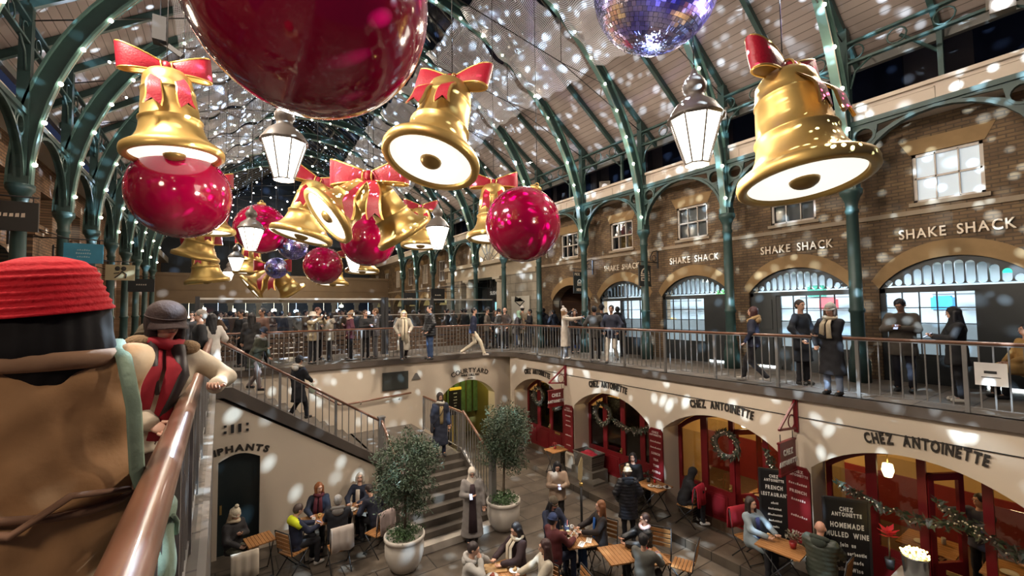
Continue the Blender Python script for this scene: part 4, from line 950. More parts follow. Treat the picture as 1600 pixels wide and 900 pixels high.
def menu(y, lines, lab):
    t = thing('menu_board', lab, 'menu board', (WX-.03, y, 0)); z0, z1 = -2.95, -1.48
    b = MB(); b.prism([(-.21, z0), (.21, z0), (.21, z1-.08), (.15, z1), (-.15, z1), (-.21, z1-.08)], 0, -.04, YZ(0)); t = b.build('panel', CHEZ, t)
    b = MB(); text(b, 'CHEZ', .07, wm(-.045, 0, z1-.12), .003, bold=.003); text(b, 'ANTOINETTE', .06, wm(-.045, 0, z1-.19), .003, sx=.8, bold=.003)
    for k, s_ in enumerate(lines): text(b, s_, .075 if len(s_) < 8 else .055, wm(-.045, 0, z1-.36-k*.155), .003, sx=.9, bold=.004)
    b.build('lettering', mat((.6, .45, .42), .5, name='menu_ink'), t)
menu(10.95, ['~7', '~6', '~7', '', '~8', '', '~6'], 'tall dark red menu board on the pier beside the farthest red doors')
menu(7.52, ['~9', '~9', 'LUNCH', 'TEA', 'TIME', 'APERO', '~8'], 'tall dark red menu board reading LUNCH and TEA TIME beside the black-coated diners')
menu(4.15, ['~9', 'FRENCH', '~7', '', '~8', '', '~8'], 'tall dark red menu board beside the FRENCH RESTAURANT blackboard')
def blackboard(loc, rz, w, h, lines, lab):
    t = thing('blackboard', lab, 'blackboard', loc, rz)
    b = MB(); b.box((-w/2, -.02, 0), (w/2, .02, h)); t_ = b.build('board', mat((.008, .008, .009), .45, name='chalk_black'), t)
    b = MB(); 
    for sx in (-1, 1): b.box((sx*w/2-.02, -.03, 0), (sx*w/2+.02, .03, h+.01))
    b.box((-w/2, -.03, h-.02), (w/2, .03, h+.02)); b.build('frame', DARK, t)
    b = MB()
    for s_, v, sz in lines: text(b, s_, sz, xm(0, -.024, v), .003, sx=.62, bold=.004)
    b.build('chalk_lettering', mat((.75, .75, .72), .6, name='chalk'), t_)
blackboard((9.28, 3.30, H+.18), math.radians(-55), .66, 1.75, [('CHEZ', 1.55, .10), ('ANTOINETTE', 1.46, .09), ('HOMEMADE', 1.26, .12), ('MULLED WINE', 1.10, .12), ('Join us', .94, .09), ('festive authentic', .80, .08), ('for homemade', .66, .08), ('Mulled Wine', .52, .09)], 'blackboard advertising HOMEMADE MULLED WINE at the nearest arch')
blackboard((9.72, 4.72, H+.18), math.radians(-60), .52, 1.75, [('CHEZ', 1.6, .08), ('ANTOINETTE', 1.52, .07), ('FRENCH', 1.36, .11), ('RESTAURANT', 1.22, .10), ('~5', 1.06, .08), ('~10', .94, .07), ('~11', .82, .07), ('~10', .70, .07), ('~6', .58, .07)], 'blackboard reading FRENCH RESTAURANT inside the second arch')
# left side signs
def lsign(name, lab, loc, w, h, board, lines, ink, rod=True, art=None):
    t = thing(name, lab, 'sign', loc); b = MB(); b.box((-w/2, -.03, -h/2), (w/2, .03, h/2)); b.build('board', board, t)
    b = MB(); 
    for s_, v, sz in lines: text(b, s_, sz, xm(0, -.034, v), .004, bold=.005)
    if art: art(b)
    if b.n: b.build('print', ink, t)
    xw = -3.95-loc[0] if loc[0] < 4 else 12.3-loc[0]; sg_ = -1 if xw < 0 else 1
    b = MB(); b.tube([(xw, 0, h/2+.1), (-sg_*w/2, 0, h/2+.1)], .015, 5); b.box((min(xw, xw-sg_*.04), -.02, h/2-.1), (max(xw, xw-sg_*.04), .02, h/2+.5)); b.tube([(xw, 0, h/2+.45), (sg_*w*.4, 0, h/2+.1)], .012, 5)
    for u in (-w*.4, w*.4): b.tube([(u, 0, h/2), (u, 0, h/2+.1)], .01, 5)
    b.build('bracket', DARK, t)
def blot(b):
    for dx in (-.06, .08): b.ball((dx, -.036, .12), (.06, .01, .07), 10, 6)
    b.tube([(.05, -.036, .05), (0, -.036, -.05), (-.12, -.036, -.16)], .016, 5); b.tube([(.05, -.036, .02), (.15, -.036, -.05), (.12, -.036, -.17)], .016, 5); b.tube([(-.02, -.036, 0), (-.14, -.036, -.03)], .014, 5)
lsign('hanging_sign', 'dark square hanging sign with a pale word at the left edge', P(14, 337, T=8.2), .78, .56, mat((.03, .028, .026), .5, name='sign_black'), [('~6', -.02, .14)], LETW)
lsign('hanging_sign', 'plain sky-blue hanging sign with small pale lines above the red hat', P(131, 396, T=10.3), .68, .46, mat((.05, .30, .46), .5, name='sign_blue'), [('~6', .06, .07), ('~7', -.02, .07), ('~6', -.10, .07)], mat((.4, .6, .65), .5, name='pale_blue_ink'))
lsign('hanging_sign', 'cream hanging sign with a small dark figure beside the red hat', P(188, 426, T=13), .66, .46, mat((.50, .42, .25), .5, name='sign_cream'), [], LETD, art=blot)
lsign('hanging_sign', 'small distant black sign left of the crowd', P(221, 446, T=17), .8, .5, DARK, [('~5', 0, .12)], LETW)
for px, l in ((640, 'left'), (684, 'right')):
    lsign('hanging_sign', f'square black sign hanging before the far brick wall, {l} of a pair', P(px, 467 if l == 'left' else 462, T=25 if l == 'left' else 22), .46*1.6, .44*1.6, DARK, [('~6', .0, .1)], LETW)
# wayfinding panel on the stone pier
t = thing('map_panel', 'pale map panel with a dark diamond on the stone pier', 'panel', (11.95, 17.1, 1.55)); b = MB(); b.box((-.03, -.75, -.75), (.0, .75, .75)); b.build('panel', mat((.6, .58, .5), .5, name='map_cream', var=.1), t)
b = MB(); b.prism([(.0, .25), (.45, .5), (.9-.5, .75-.0), (-.4, .5)], 0, .01, YZ(-.05), [[(0, .32), (.38, .5), (.0, .68), (-.33, .5)]]); b.build('print', DARK, t)
# ================================================================ CHEZ FRONTS
FX = 10.2
AMB = mat((.50, .34, .14), .7, name='warm_wall', var=.25, scale=2)
b = MB(); b.box((13.4, -3, H), (13.5, 14.6, -.3)); b.box((FX, 14.5, H), (13.5, 14.6, -.3)); b.box((FX, -3, -.45), (13.5, 14.6, -.3)); 
for y in (4.15, 7.55, 10.95): b.box((FX+.1, y-.15, H), (FX+1.1, y+.15, -.4))
st(b.build('wall_bistro', AMB))
b = MB(); b.box((13.35, -3, H), (13.4, 14.5, -2.35)); st(b.build('baseboard_bistro', mat((.2, .02, .02), .5, name='red_dado')))
b = MB(); b.box((FX-.1, -3, H), (13.5, 14.6, H+.2)); st(b.build('floor_bistro', DWOOD))
b = MB()
for y in (2.45, 5.85, 9.25, 12.7): pass
PANE = glassmat('door_glass', (.9, .88, .8))
def front(i, y, openleaf=None, sg=''):
    outl = segarch(y-1.47, y+1.47, H+.2, -1.46, -.87); fr = MB(); M = YZ(FX); hs = []; lw = 2.94/4
    def topz(u): 
        h = 1.47; s = .59; R = (h*h+s*s)/(2*s); return -.87-R+math.sqrt(max(0, R*R-(u-y)**2))
    holes = []
    for k in range(4):
        a0 = y-1.47+k*lw+.085; a1 = y-1.47+(k+1)*lw-.085; zb = H+.95
        if k == openleaf: a0 -= .05; a1 += .05; zb = H+.22
        tp = [(a1+(a0-a1)*j/6, topz(a1+(a0-a1)*j/6)-.13) for j in range(7)]
        holes.append([(a0, zb), (a1, zb)]+tp)
    fr.prism(outl, -.035, .035, M, holes)
    d = st(fr.build('door_%d' % (i+2), CHEZ))
    for k in range(4):
        a0 = y-1.47+k*lw+.085; a1 = y-1.47+(k+1)*lw-.085
        if k == openleaf:
            L2 = MB(Matrix.Translation((FX, a1+.05, 0)) @ Matrix.Rotation(math.radians(60), 4, 'Z'))
            w_ = lw-.08; zt = -1.25
            L2.box((-.03, -w_, H+.22), (.03, -w_+.1, zt)); L2.box((-.03, -.1, H+.22), (.03, 0, zt)); L2.box((-.03, -w_, H+.22), (.03, 0, H+.95)); L2.box((-.03, -w_, zt-.12), (.03, 0, zt)); L2.build('open_leaf', CHEZ, d)
            continue
        b = MB(); b.box((FX-.055, a0+.06, H+.32), (FX-.03, a1-.06, H+.82)); b.box((FX-.065, a0+.12, H+.38), (FX-.05, a1-.12, H+.76)); b.build('raised_panel', CHEZ, d)
        b = MB(); b.box((FX-.004, a0, H+.95), (FX+.004, a1, min(topz(a0), topz(a1))-.13)); b.build('pane', PANE, d)
    b = MB(); b.box((FX-.05, y-lw*.5-.14, H+.86), (FX-.034, y-lw*.5+.14, H+.93)); b.build('letter_plate', BRASS, d)
    b = MB(); b.ball((FX-.08, y+.06, H+1.05), .03, 8, 6); b.box((FX-.05, y+.03, H+.98), (FX-.035, y+.09, H+1.14)); b.build('door_handle', BRASS, d)
    return d
for i, (y, ol) in enumerate(((-.95, None), (2.45, 1), (5.85, 1), (9.25, None), (12.7, None))): front(i, y, ol)
for (y, p_) in ((1.5, 34), (4.9, 85), (8.6, 70), (12.2, 60)): lamp('bistro_lamp', 'POINT', (11.9, y, -1.0), p_, (1, .72, .36), .2)
for i, (px, py, l) in enumerate(((861, 478+0, 'farthest'), (966, 528, 'third'), (1163, 640, 'second'), (1392, 824, 'nearest'))):
    yy = (12.75, 9.0, 5.3, 2.9)[i]
    q = P(px if i else 862, (615, 632, 660, 825)[i], X=11.0 if i < 3 else 10.7); q.z = max(min(q.z, -.95), -1.5)
    t = thing('wall_sconce', f'glowing warm lamp behind the glass of the {l} arch', 'lamp', q)
    b = MB(); b.lathe([(.06, -.12), (.10, .0), (.08, .12), (0, .13)], 12); b.build('shade', mat((1, .8, .45), .5, emit=11., name='sconce_glow'), t)
    b = MB(); b.tube([(0, 0, .12), (0, 0, .35), (.1, 0, .5)], .012, 6); b.build('stem', BRASS, t)
for i, (y, z, w, h, l) in enumerate(((8.85, -1.45, .5, .42, 'gilt-framed small picture inside the third arch'), (5.3, -1.5, .6, .7, 'gilt-framed tall picture inside the second arch'), (12.3, -1.5, .4, .5, 'gilt-framed picture inside the farthest arch'))):
    t = thing('framed_picture', l, 'picture', (12.0 if i == 0 else 13.3, y+1.2, z)); b = MB(); b.box((-.02, -w/2, -h/2), (0.0, w/2, h/2)); b.build('canvas', mat((.45, .35, .22), .6, name='canvas', var=.5, scale=8), t)
    b = MB(); 
    for a in ((-w/2-.04, -h/2-.04, w/2+.04, -h/2), (-w/2-.04, h/2, w/2+.04, h/2+.04), (-w/2-.04, -h/2, -w/2, h/2), (w/2, -h/2, w/2+.04, h/2)): b.box((-.04, a[0], a[1]), (0, a[2], a[3]))
    b.build('frame', BRASS, t)
# wreaths and garlands on the red doors
TWIG = mat((.075, .06, .045), .6, name='twig', var=.5, scale=20); LEAFD = mat((.03, .045, .025), .5, name='dark_leaf', var=.6, scale=15)
def wreath(loc, r, lab, garland=None, lights=True):
    t = thing('door_wreath' if not garland else 'door_garland', lab, 'wreath' if not garland else 'garland', loc); b = MB(); rs = random.Random(int(loc[1]*10))
    pts = []
    for k in range(240):
        if garland: u = rs.uniform(0, 1); c = Vector(garland[0]).lerp(Vector(garland[1]), u)+Vector((0, 0, -.22*math.sin(PI*u))); dirv = Vector((rs.uniform(-.3, .1), rs.uniform(-1, 1), rs.uniform(-1, .6)))
        else: a = rs.uniform(0, 2*PI); c = Vector((0, r*math.cos(a), r*math.sin(a))); dirv = Vector((rs.uniform(-.6, .1), math.cos(a+rs.uniform(.3, 1.5)), math.sin(a+rs.uniform(.3, 1.5))))
        c += Vector((rs.uniform(-.06, .02), rs.uniform(-.06, .06), rs.uniform(-.06, .06))); d = dirv.normalized()*rs.uniform(.07, .14); w = d.cross(Vector((1, rs.uniform(-1, 1), .3))).normalized()*.022
        b.mt = k % 2; b.add([c-d*.3, c+w+d*.3, c+d, c-w+d*.3], [(0, 1, 2, 3)]); pts.append(c)
    if not garland: b.mt = 0; b.tube([(0, r*math.cos(a), r*math.sin(a)) for a in np.linspace(0, 2*PI, 25)[:-1]], .05, 6, closed=True)
    t_ = b.build('foliage', [TWIG, LEAFD], t)
    b = MB()
    for c in pts[::9]: b.ball(c+Vector((-.05, 0, 0)), .013, 6, 4)
    b.build('pine_cones' if not lights else 'tiny_lights', mat((.6, .5, .35), .4, emit=.12, name='berry'), t_, kind='stuff')
    return t
for i, (y, l) in enumerate(((13.35, 'round twig wreath on the left leaf of the farthest red doors'), (12.3, 'second wreath on the farthest red doors, half behind the hanging sign'), (10.0, 'round twig wreath on the left leaf of the third red doors'), (5.95, 'round dark wreath on the second red doors, above the letter plate'))):
    wreath((FX-.1, y, (-1.6, -1.65, -1.65, -1.62)[i]), (.27, .25, .30, .27)[i], l)
wreath((FX-.12, 0, 0), 0, 'leafy garland hanging across the right half of the third red doors', ((0, 9.5, -1.75), (0, 8.0, -1.6)))
wreath((FX-.12, 0, 0), 0, 'leafy garland hanging down beside the open leaf of the second doors', ((0, 5.0, -1.5), (0, 4.6, -2.3)))
wreath((FX-.35, 0, 0), 0, 'thick glinting garland across the nearest red doors', ((0, 3.6, -1.7), (0, 1.7, -1.75)))
wreath((FX-.35, 0, 0), 0, 'thick glinting garland at the right edge of the nearest arch', ((0, 2.2, -1.55), (0, .9, -1.95)))
# courtyard wine cellar room behind the COURTYARD arch
b = MB(); b.box((6.2, 17.4, H), (10, 17.5, -.3)); b.box((6.1, FY+.5, H), (6.2, 17.5, -.3)); b.box((9.6, FY+.6, H), (9.7, 17.5, -.3)); b.box((6.1, FY+.5, -.5), (9.7, 17.5, -.3)); st(b.build('wall_cellar', mat((.24, .20, .06), .7, name='cellar_yellow', var=.3, scale=1)))
b = MB()
for k in range(5): b.box((8.15+k*.32, 17.2, H+.9), (8.15+k*.32+.2, 17.3, -.9))
st(b.build('window_16', mat((.10, .17, .05), .4, emit=.12, name='green_bottles_glow', var=.7, scale=6)))
b = MB(); b.box((7.2, 16.4, H), (7.45, 16.65, -.6)); tag(b.build('yellow_pillar', mat((.65, .55, .10), .6, name='yellow_paint')), 'yellow pillar inside the COURTYARD arch', 'pillar')
blackboard((8.05, 16.3, H+1.1), 0, .5, 1.0, [('~6', .85, .08), ('~5', .7, .07), ('~7', .58, .07), ('~6', .46, .07), ('~4', .34, .07)], 'small menu blackboard with yellow top inside the COURTYARD arch')
b = MB(); b.box((7.78, 16.26, H+2.1), (8.32, 16.33, H+2.2)); b.box((7.9, 16.3, H), (7.96, 16.34, H+1.1)); b.box((8.14, 16.3, H), (8.2, 16.34, H+1.1)); tag(b.build('sign_stand', mat((.7, .5, .05), .5, name='amber_paint')), 'amber stand holding the small menu blackboard', 'stand')
lamp('cellar_lamp', 'POINT', (8.2, 16.0, -1.0), 40, (1, .85, .35), .2)
# ================================================================ FURNITURE
ZP = H+.18
def folding_table(lab, loc, rz, w=.62, d=.62, h=.73):
    t = thing('cafe_table', lab, 'table', loc, rz); b = MB(); n = 8
    for k in range(n): u = -w/2+w*k/n; b.box((u+.004, -d/2, h-.025), (u+w/n-.004, d/2, h))
    b.box((-w/2, -d/2+.06, h-.04), (w/2, -d/2+.10, h-.025)); b.box((-w/2, d/2-.1, h-.04), (w/2, d/2-.06, h-.025)); b.build('tabletop', TEAK, t)
    for s in (-1, 1):
        for q in (-1, 1): b = MB(); b.tube([(s*w*.42, -q*d*.42, 0), (s*w*.42, q*d*.36, h-.04)], .011, 6); b.build('leg', DARK, t)
    b = MB(); b.tube([(-w*.42, -d*.42, .02), (w*.42, -d*.42, .02)], .01, 6); b.tube([(-w*.42, d*.42, .02), (w*.42, d*.42, .02)], .01, 6); b.build('stretcher', DARK, t)
    return t
_ch = []
def chair(lab, loc, rz, seat=TEAK):
    if not _ch or _ch[0][1] != seat:
        t = thing('folding_chair', lab, 'chair', loc, rz)
        b = MB()
        for k in range(6): b.box((-.20, -.20+k*.066, .44), (.20, -.20+k*.066+.055, .46))
        b.build('seat', seat, t)
        b = MB()
        for k in range(4): b.box((-.20, -.245-.012*k, .58+k*.085), (.20, -.228-.012*k, .64+k*.085))
        b.build('backrest', seat, t)
        for s in (-1, 1):
            b = MB(); b.tube([(s*.21, .22, 0), (s*.21, -.20, .46), (s*.21, -.28, .93)], .012, 6); b.build('leg', DARK, t)
            b = MB(); b.tube([(s*.195, -.26, 0), (s*.195, .18, .45)], .012, 6); b.build('leg', DARK, t)
        b = MB(); b.tube([(-.21, .2, .03), (.21, .2, .03)], .01, 6); b.tube([(-.21, -.28, .93), (.21, -.28, .93)], .012, 6); b.build('stretcher', DARK, t)
        _ch.insert(0, (t, seat)); return t
    return dup(_ch[0][0], loc, rz, lab)
def blanket(lab, loc, rz, c=(.50, .44, .40)):
    b = MB(); V = []; n = 12
    prof = [(-.34, .52), (-.335, .7), (-.325, .88), (-.30, .955), (-.27, .96), (-.245, .88), (-.23, .7), (-.225, .6)]
    for i in range(n+1):
        x = -.22+.44*i/n
        for j, (y, z) in enumerate(prof): V.append((x, y+.012*math.sin(i*1.7)*(1 if j < 3 else .3), z-.02*math.sin(i*.9)*(j == 0)))
    m_ = len(prof); V = np.array(V); W2 = V+np.array([0, .012, -.012]); 
    Fs = [(i*m_+j, i*m_+j+1, (i+1)*m_+j+1, (i+1)*m_+j) for i in range(n) for j in range(m_-1)]
    b.add(V, Fs, True); o = b.build('blanket', mat(c, .9, name='blanket_wool', var=.1, scale=12)); so = o.modifiers.new('s', 'SOLIDIFY'); so.thickness = .02
    o.location = loc; o.rotation_euler = (0, 0, rz); tag(o, lab, 'blanket'); return o
def R(d): return math.radians(d)
# tables: facing angles follow the photo
TB = {}
def V3(x, y, z): return Vector((x, y, z))
TB['L1'] = folding_table('slatted wooden table in the left group, before the man in the yellow-shouldered jacket', (1.85, 10.75, H), R(0)); TB['L2'] = folding_table('slatted wooden table with purple cups behind the grey-haired man', (2.75, 10.85, H), R(0))
TB['L0'] = folding_table('small wooden table beside the woman in the cream bobble hat', (.75, 10.55, H), R(10), .5, .5)
TB['C1'] = folding_table('slatted wooden table laid with plates between the red-haired woman and the maroon coat', (6.1, 6.85, H), R(-20), .62, .75)
TB['C2'] = folding_table('bare slatted wooden table at the bottom centre, before the dark-haired man', (6.35, 5.95, H), R(-20), .62, .62)
TB['C3'] = folding_table('slatted wooden table holding a red drink at the bottom edge', (6.75, 5.55, H), R(-20), .55, .55)
TB['B1'] = folding_table('wooden table with a serving board at the very bottom, before the long-haired woman', (4.25, 6.75, H), R(-5), .62, .62)
TB['R1'] = folding_table('brown wooden table with two white plates by the TEA TIME menu board', (9.15, 7.35, ZP-.0), R(0), .62, .70)
TB['R2'] = folding_table('slatted wooden table between the denim jacket and the bald man', (8.78, 4.15, ZP-.0), R(5), .62, .75)
TB['F1'] = folding_table('small empty wooden table on thin crossed legs beside the far red menu board', (8.95, 10.95, ZP), R(0), .6, .5)
chair('folding chair of the man in the yellow-shouldered jacket', (1.35, 10.25, H), R(-60)); chair('folding chair with a cream blanket, seen from behind at lower left', (2.15, 9.85, H), R(0)); chair('folding chair half behind the left plant pot', (3.0, 10.0, H), R(25))
chair('folding chair at the lower left corner by the grey wall', (.45, 9.9, H), R(0))
chair('dark slatted chair pushed against the maroon-coated person', (5.15, 6.3, H), R(-75)); chair('dark slatted chair at the bottom edge behind the long-haired woman', (5.0, 5.75, H), R(75))
chair('empty slatted wooden chair at the bottom, right of the table', (7.45, 5.35, H), R(25)); chair('slatted chair behind the boy with the pink neck warmer', (7.25, 5.75, H), R(120)); chair('chair under the red-haired woman', (6.65, 6.65, H), R(110))
chair('chair of the seated black-coated woman by the menu board', (9.3, 8.15, ZP), R(180)); chair('dark metal chair with a red blanket at the right-hand tables', (9.45, 6.6, ZP), R(10)); chair('slatted chair behind the denim-jacket woman', (9.1, 4.95, ZP), R(165)); chair('chair under the bald man in green', (8.85, 3.4, ZP), R(5))
blanket('cream blanket draped over the chair behind the grey-haired man', (2.15, 9.85, H), R(0)); blanket('pinkish blanket on the chair half behind the left plant pot', (3.0, 10.0, H), R(25), (.42, .33, .31)); blanket('cream blanket over the chair back in the lower left corner', (.45, 9.9, H), R(0), (.52, .45, .36))
blanket('bright red blanket on the dark chair by the right tables', (9.45, 6.6, ZP), R(10), (.45, .02, .05)); blanket('red blanket on the chair of the denim-jacket woman', (9.1, 4.95, ZP), R(165), (.4, .02, .04))
# tableware
PORC = mat((.72, .70, .66), .25, name='porcelain', var=.03)
def plate(loc, lab, r=.11, food=None):
    t = thing('plate', lab, 'plate', loc); b = MB(); b.lathe([(0, .004), (r*.6, .004), (r*.7, .01), (r, .022), (r*1.0, .026), (r*.68, .014), (0, .010)], 20); b.build('dish', PORC, t)
    if food: b = MB(); b.ball((0, 0, .03), (r*.45, r*.35, .03), 10, 6); b.ball((.03, .02, .035), (r*.25, r*.3, .03), 8, 5); b.build('food', mat(food, .7, name='food', var=.4, scale=30), t)
def cup(loc, lab, c=(.7, .68, .65), h=.09, r=.04, glass=False):
    t = thing('cup' if not glass else 'drinking_glass', lab, 'cup' if not glass else 'glass', loc); b = MB(); b.lathe([(r*.7, 0), (r*.9, .01), (r, h), (r*.92, h), (r*.82, .015), (0, .012)], 14); t = b.build('vessel', mat(c, .2, name='cup_glaze'), t)
    b = MB(); b.lathe([(r*.88, h*.8), (0, h*.8)], 12); b.build('drink', mat((.12, .06, .03) if not glass else c, .1, name='drink'), t)
def card(loc, rz, lab):
    t = thing('napkin', lab, 'napkin', loc, rz); b = MB(); b.box((-.055, -.10, 0), (.055, .10, .006)); b.build('cloth', WHITE, t); b = MB(); b.tube([(-.015, -.08, .01), (-.012, .08, .01)], .004, 5); b.tube([(.015, -.08, .01), (.02, .08, .01)], .004, 5); b.build('cutlery', STEEL, t)
zt = H+.73+.001; zr = ZP+.73+.001
card((5.9, 7.08, zt), R(20), 'white napkin with cutlery on the laid table, farthest left'); card((6.22, 6.62, zt), R(-50), 'white napkin with cutlery nearest the red-haired woman'); card((6.0, 6.6, zt), R(-60), 'white napkin with cutlery at the near edge of the laid table')
plate((6.25, 6.98, zt), 'white plate with a bread roll by the red-haired woman', .10, (.5, .3, .12)); plate((6.08, 6.92, zt), 'white plate with food at the middle of the laid table', .10, (.45, .28, .14)); plate((5.9, 6.82, zt), 'dark little plate with pastry by the maroon coat', .08, (.4, .2, .08))
cup((6.08, 7.12, zt), 'tall glass with striped straw on the laid table', (.5, .42, .25), .13, .035, True); cup((6.0, 7.0, zt), 'short glass of pale drink on the laid table', (.45, .40, .2), .10, .035, True); cup((6.22, 7.13, zt), 'small white cup at the far edge of the laid table')
b = MB(); b.tube([(0, 0, .05), (.01, 0, .24)], .007, 6); o = b.build('drinking_straw', mat((.6, .15, .1), .5, name='straw')); o.location = (6.08, 7.12, zt); tag(o, 'red and white straw standing in the tall glass', 'straw')
cup((6.75, 5.65, zt), 'glass of red drink at the bottom edge', (.45, .02, .02), .12, .035, True)
cup((6.9, 5.5, zt), 'tiny glass with blue glow at the bottom edge', (.2, .35, .8), .06, .03, True)
b = MB(); b.box((-.2, -.14, 0), (.2, .14, .02)); b.box((-.2, .02, .02), (-.12, .10, .024)); o = b.build('serving_board', mat((.45, .28, .12), .5, name='serving_wood', var=.3, scale=15)); o.location = (4.18, 6.88, zt); o.rotation_euler = (0, 0, R(-25)); tag(o, 'wooden serving board at the bottom centre table', 'board')
plate((4.0, 6.7, zt), 'white plate by the man in the grey hoodie', .11, (.35, .08, .05)); plate((4.42, 6.62, zt), 'white plate by the woman in the cream scarf', .10, (.35, .2, .08))
plate((9.02, 7.32, zr), 'white saucer on the brown table, left of two', .09, (.4, .3, .2)); plate((9.12, 7.18, zr), 'white saucer on the brown table, right of two', .09, (.4, .3, .2)); plate((9.25, 7.03, zr), 'dark bowl on white plate nearest the red blanket', .10, (.04, .02, .02))
cup((9.28, 7.42, zr), 'red candle glass on the brown table', (.5, .02, .02), .08, .03, True)
cup((1.8, 10.7, zt), 'white cup on the left table', h=.08); cup((2.66, 11.0, zt), 'small white cup by the white-haired woman'); cup((2.84, 10.95, zt), 'purple cup among the cups on the left table', (.15, .08, .4)); cup((2.9, 10.8, zt), 'blue and white cup on the left table', (.3, .3, .6)); cup((2.98, 10.98, zt), 'cream cup at the edge by the olive tree', (.6, .5, .3)); cup((1.95, 10.85, zt), 'lit candle cup on the left table', (.7, .5, .2), .07)
plate((1.72, 10.55, zt), 'white paper parcel plate on the left table', .12, (.6, .58, .54)); plate((2.62, 10.78, zt), 'square-looking white plate on the purple-cup table', .13, (.62, .6, .55)); plate((2.85, 10.68, zt), 'plate with striped wrapping on the purple-cup table', .11, (.35, .12, .25))
def pot_plant(loc, lab, c=(.04, .06, .02), s=1, pot=(.3, .02, .02), fl=None):
    t = thing('potted_plant', lab, 'plant', loc); b = MB(); b.lathe([(.035*s, 0), (.05*s, .09*s), (.045*s, .09*s), (0, .08*s)], 12); b.build('pot', mat(pot, .4, name='small_pot'), t)
    b = MB(); rs = random.Random(int(loc[1]*100))
    for k in range(90):
        c0 = Vector((rs.gauss(0, .04), rs.gauss(0, .04), .13+abs(rs.gauss(0, .035))))*s; d = Vector((rs.gauss(0, 1), rs.gauss(0, 1), rs.random())).normalized()*.03*s; w = d.cross(Vector((0, .3, 1))).normalized()*.012*s
        b.add([c0, c0+d+w, c0+2*d, c0+d-w], [(0, 1, 2, 3)])
    b.build('leaves', mat(c, .6, name='plant_leaf', var=.5, scale=30), t)
pot_plant((8.85, 4.0, zr), 'small flowering plant in a red pot on the slatted table by the bald man', (.12, .09, .05), 1.3); pot_plant((9.2, 7.55, zr), 'dark little plant on the brown table', (.03, .045, .03), 1.2, (.05, .05, .05)); pot_plant((8.95, 11.0, zr), 'tiny red plant on the empty far table', (.25, .03, .03), .9)
# wicker baskets
def basket(loc, lab, w, d, h, lining=None, c=(.16, .13, .10)):
    t = thing('wicker_basket', lab, 'basket', loc); W_ = brickmat('wicker', tuple(v*1.25 for v in c), tuple(v*.8 for v in c), (.03, .025, .02), .06, .03, 'YZ', .8, .6, .006) if not globals().get('_wk') else globals()['_wk']; globals()['_wk'] = W_
    b = MB(); k = 1.12
    V = [(-w/2, -d/2, 0), (w/2, -d/2, 0), (w/2, d/2, 0), (-w/2, d/2, 0)]+[(x*k, y*k, h) for x, y in ((-w/2, -d/2), (w/2, -d/2), (w/2, d/2), (-w/2, d/2))]+[(x*k*.9, y*k*.9, h) for x, y in ((-w/2, -d/2), (w/2, -d/2), (w/2, d/2), (-w/2, d/2))]+[(x*.85, y*.85, .05) for x, y in ((-w/2, -d/2), (w/2, -d/2), (w/2, d/2), (-w/2, d/2))]
    Fs = [(0, 3, 2, 1), (12, 13, 14, 15)]
    for a in range(4): bb = (a+1) % 4; Fs += [(a, bb, 4+bb, 4+a), (4+a, 4+bb, 8+bb, 8+a), (8+a, 8+bb, 12+bb, 12+a)]
    b.add(V, Fs); b.build('body', W_, t)
    b = MB(); b.tube([(x*k, y*k, h) for x, y in ((-w/2, -d/2), (w/2, -d/2), (w/2, d/2), (-w/2, d/2))], .02, 6, closed=True); b.build('rim', mat(c, .8, name='wicker_rim'), t)
    if lining: b = MB(); b.ball((0, 0, h*.78), (w*.5, d*.5, .08), 12, 6); b.ball((w*.2, d*.1, h*.85), (w*.25, d*.3, .08), 10, 6); b.build('blankets', mat(lining, .8, name='red_cloth', var=.2, scale=20), t)
b = MB(); b.box((9.35, 9.75, H), (10.0, 10.68, H+.42)); b.box((9.1, 9.45, H), (9.6, 10.6, H+.24)); tag(b.build('stone_block', mat((.12, .105, .085), .7, name='old_stone', var=.4, scale=4)), 'old stone block under the big basket beside the third red doors', 'stone')
basket((9.7, 10.25, H+.42), 'large rectangular wicker basket with a red lining, left of the third red doors', .5, .75, .45, (.4, .02, .04)); basket((9.75, 11.75, ZP), 'small wicker basket before the farthest red doors', .35, .5, .42, None, (.2, .15, .08)); basket((9.6, 8.06, ZP+.0), 'round-looking wicker basket behind the brown table', .34, .4, .5, None); basket((9.75, 6.75, ZP), 'pale bin basket right of the second arch pier', .3, .35, .55, (.35, .03, .05), (.22, .2, .18))
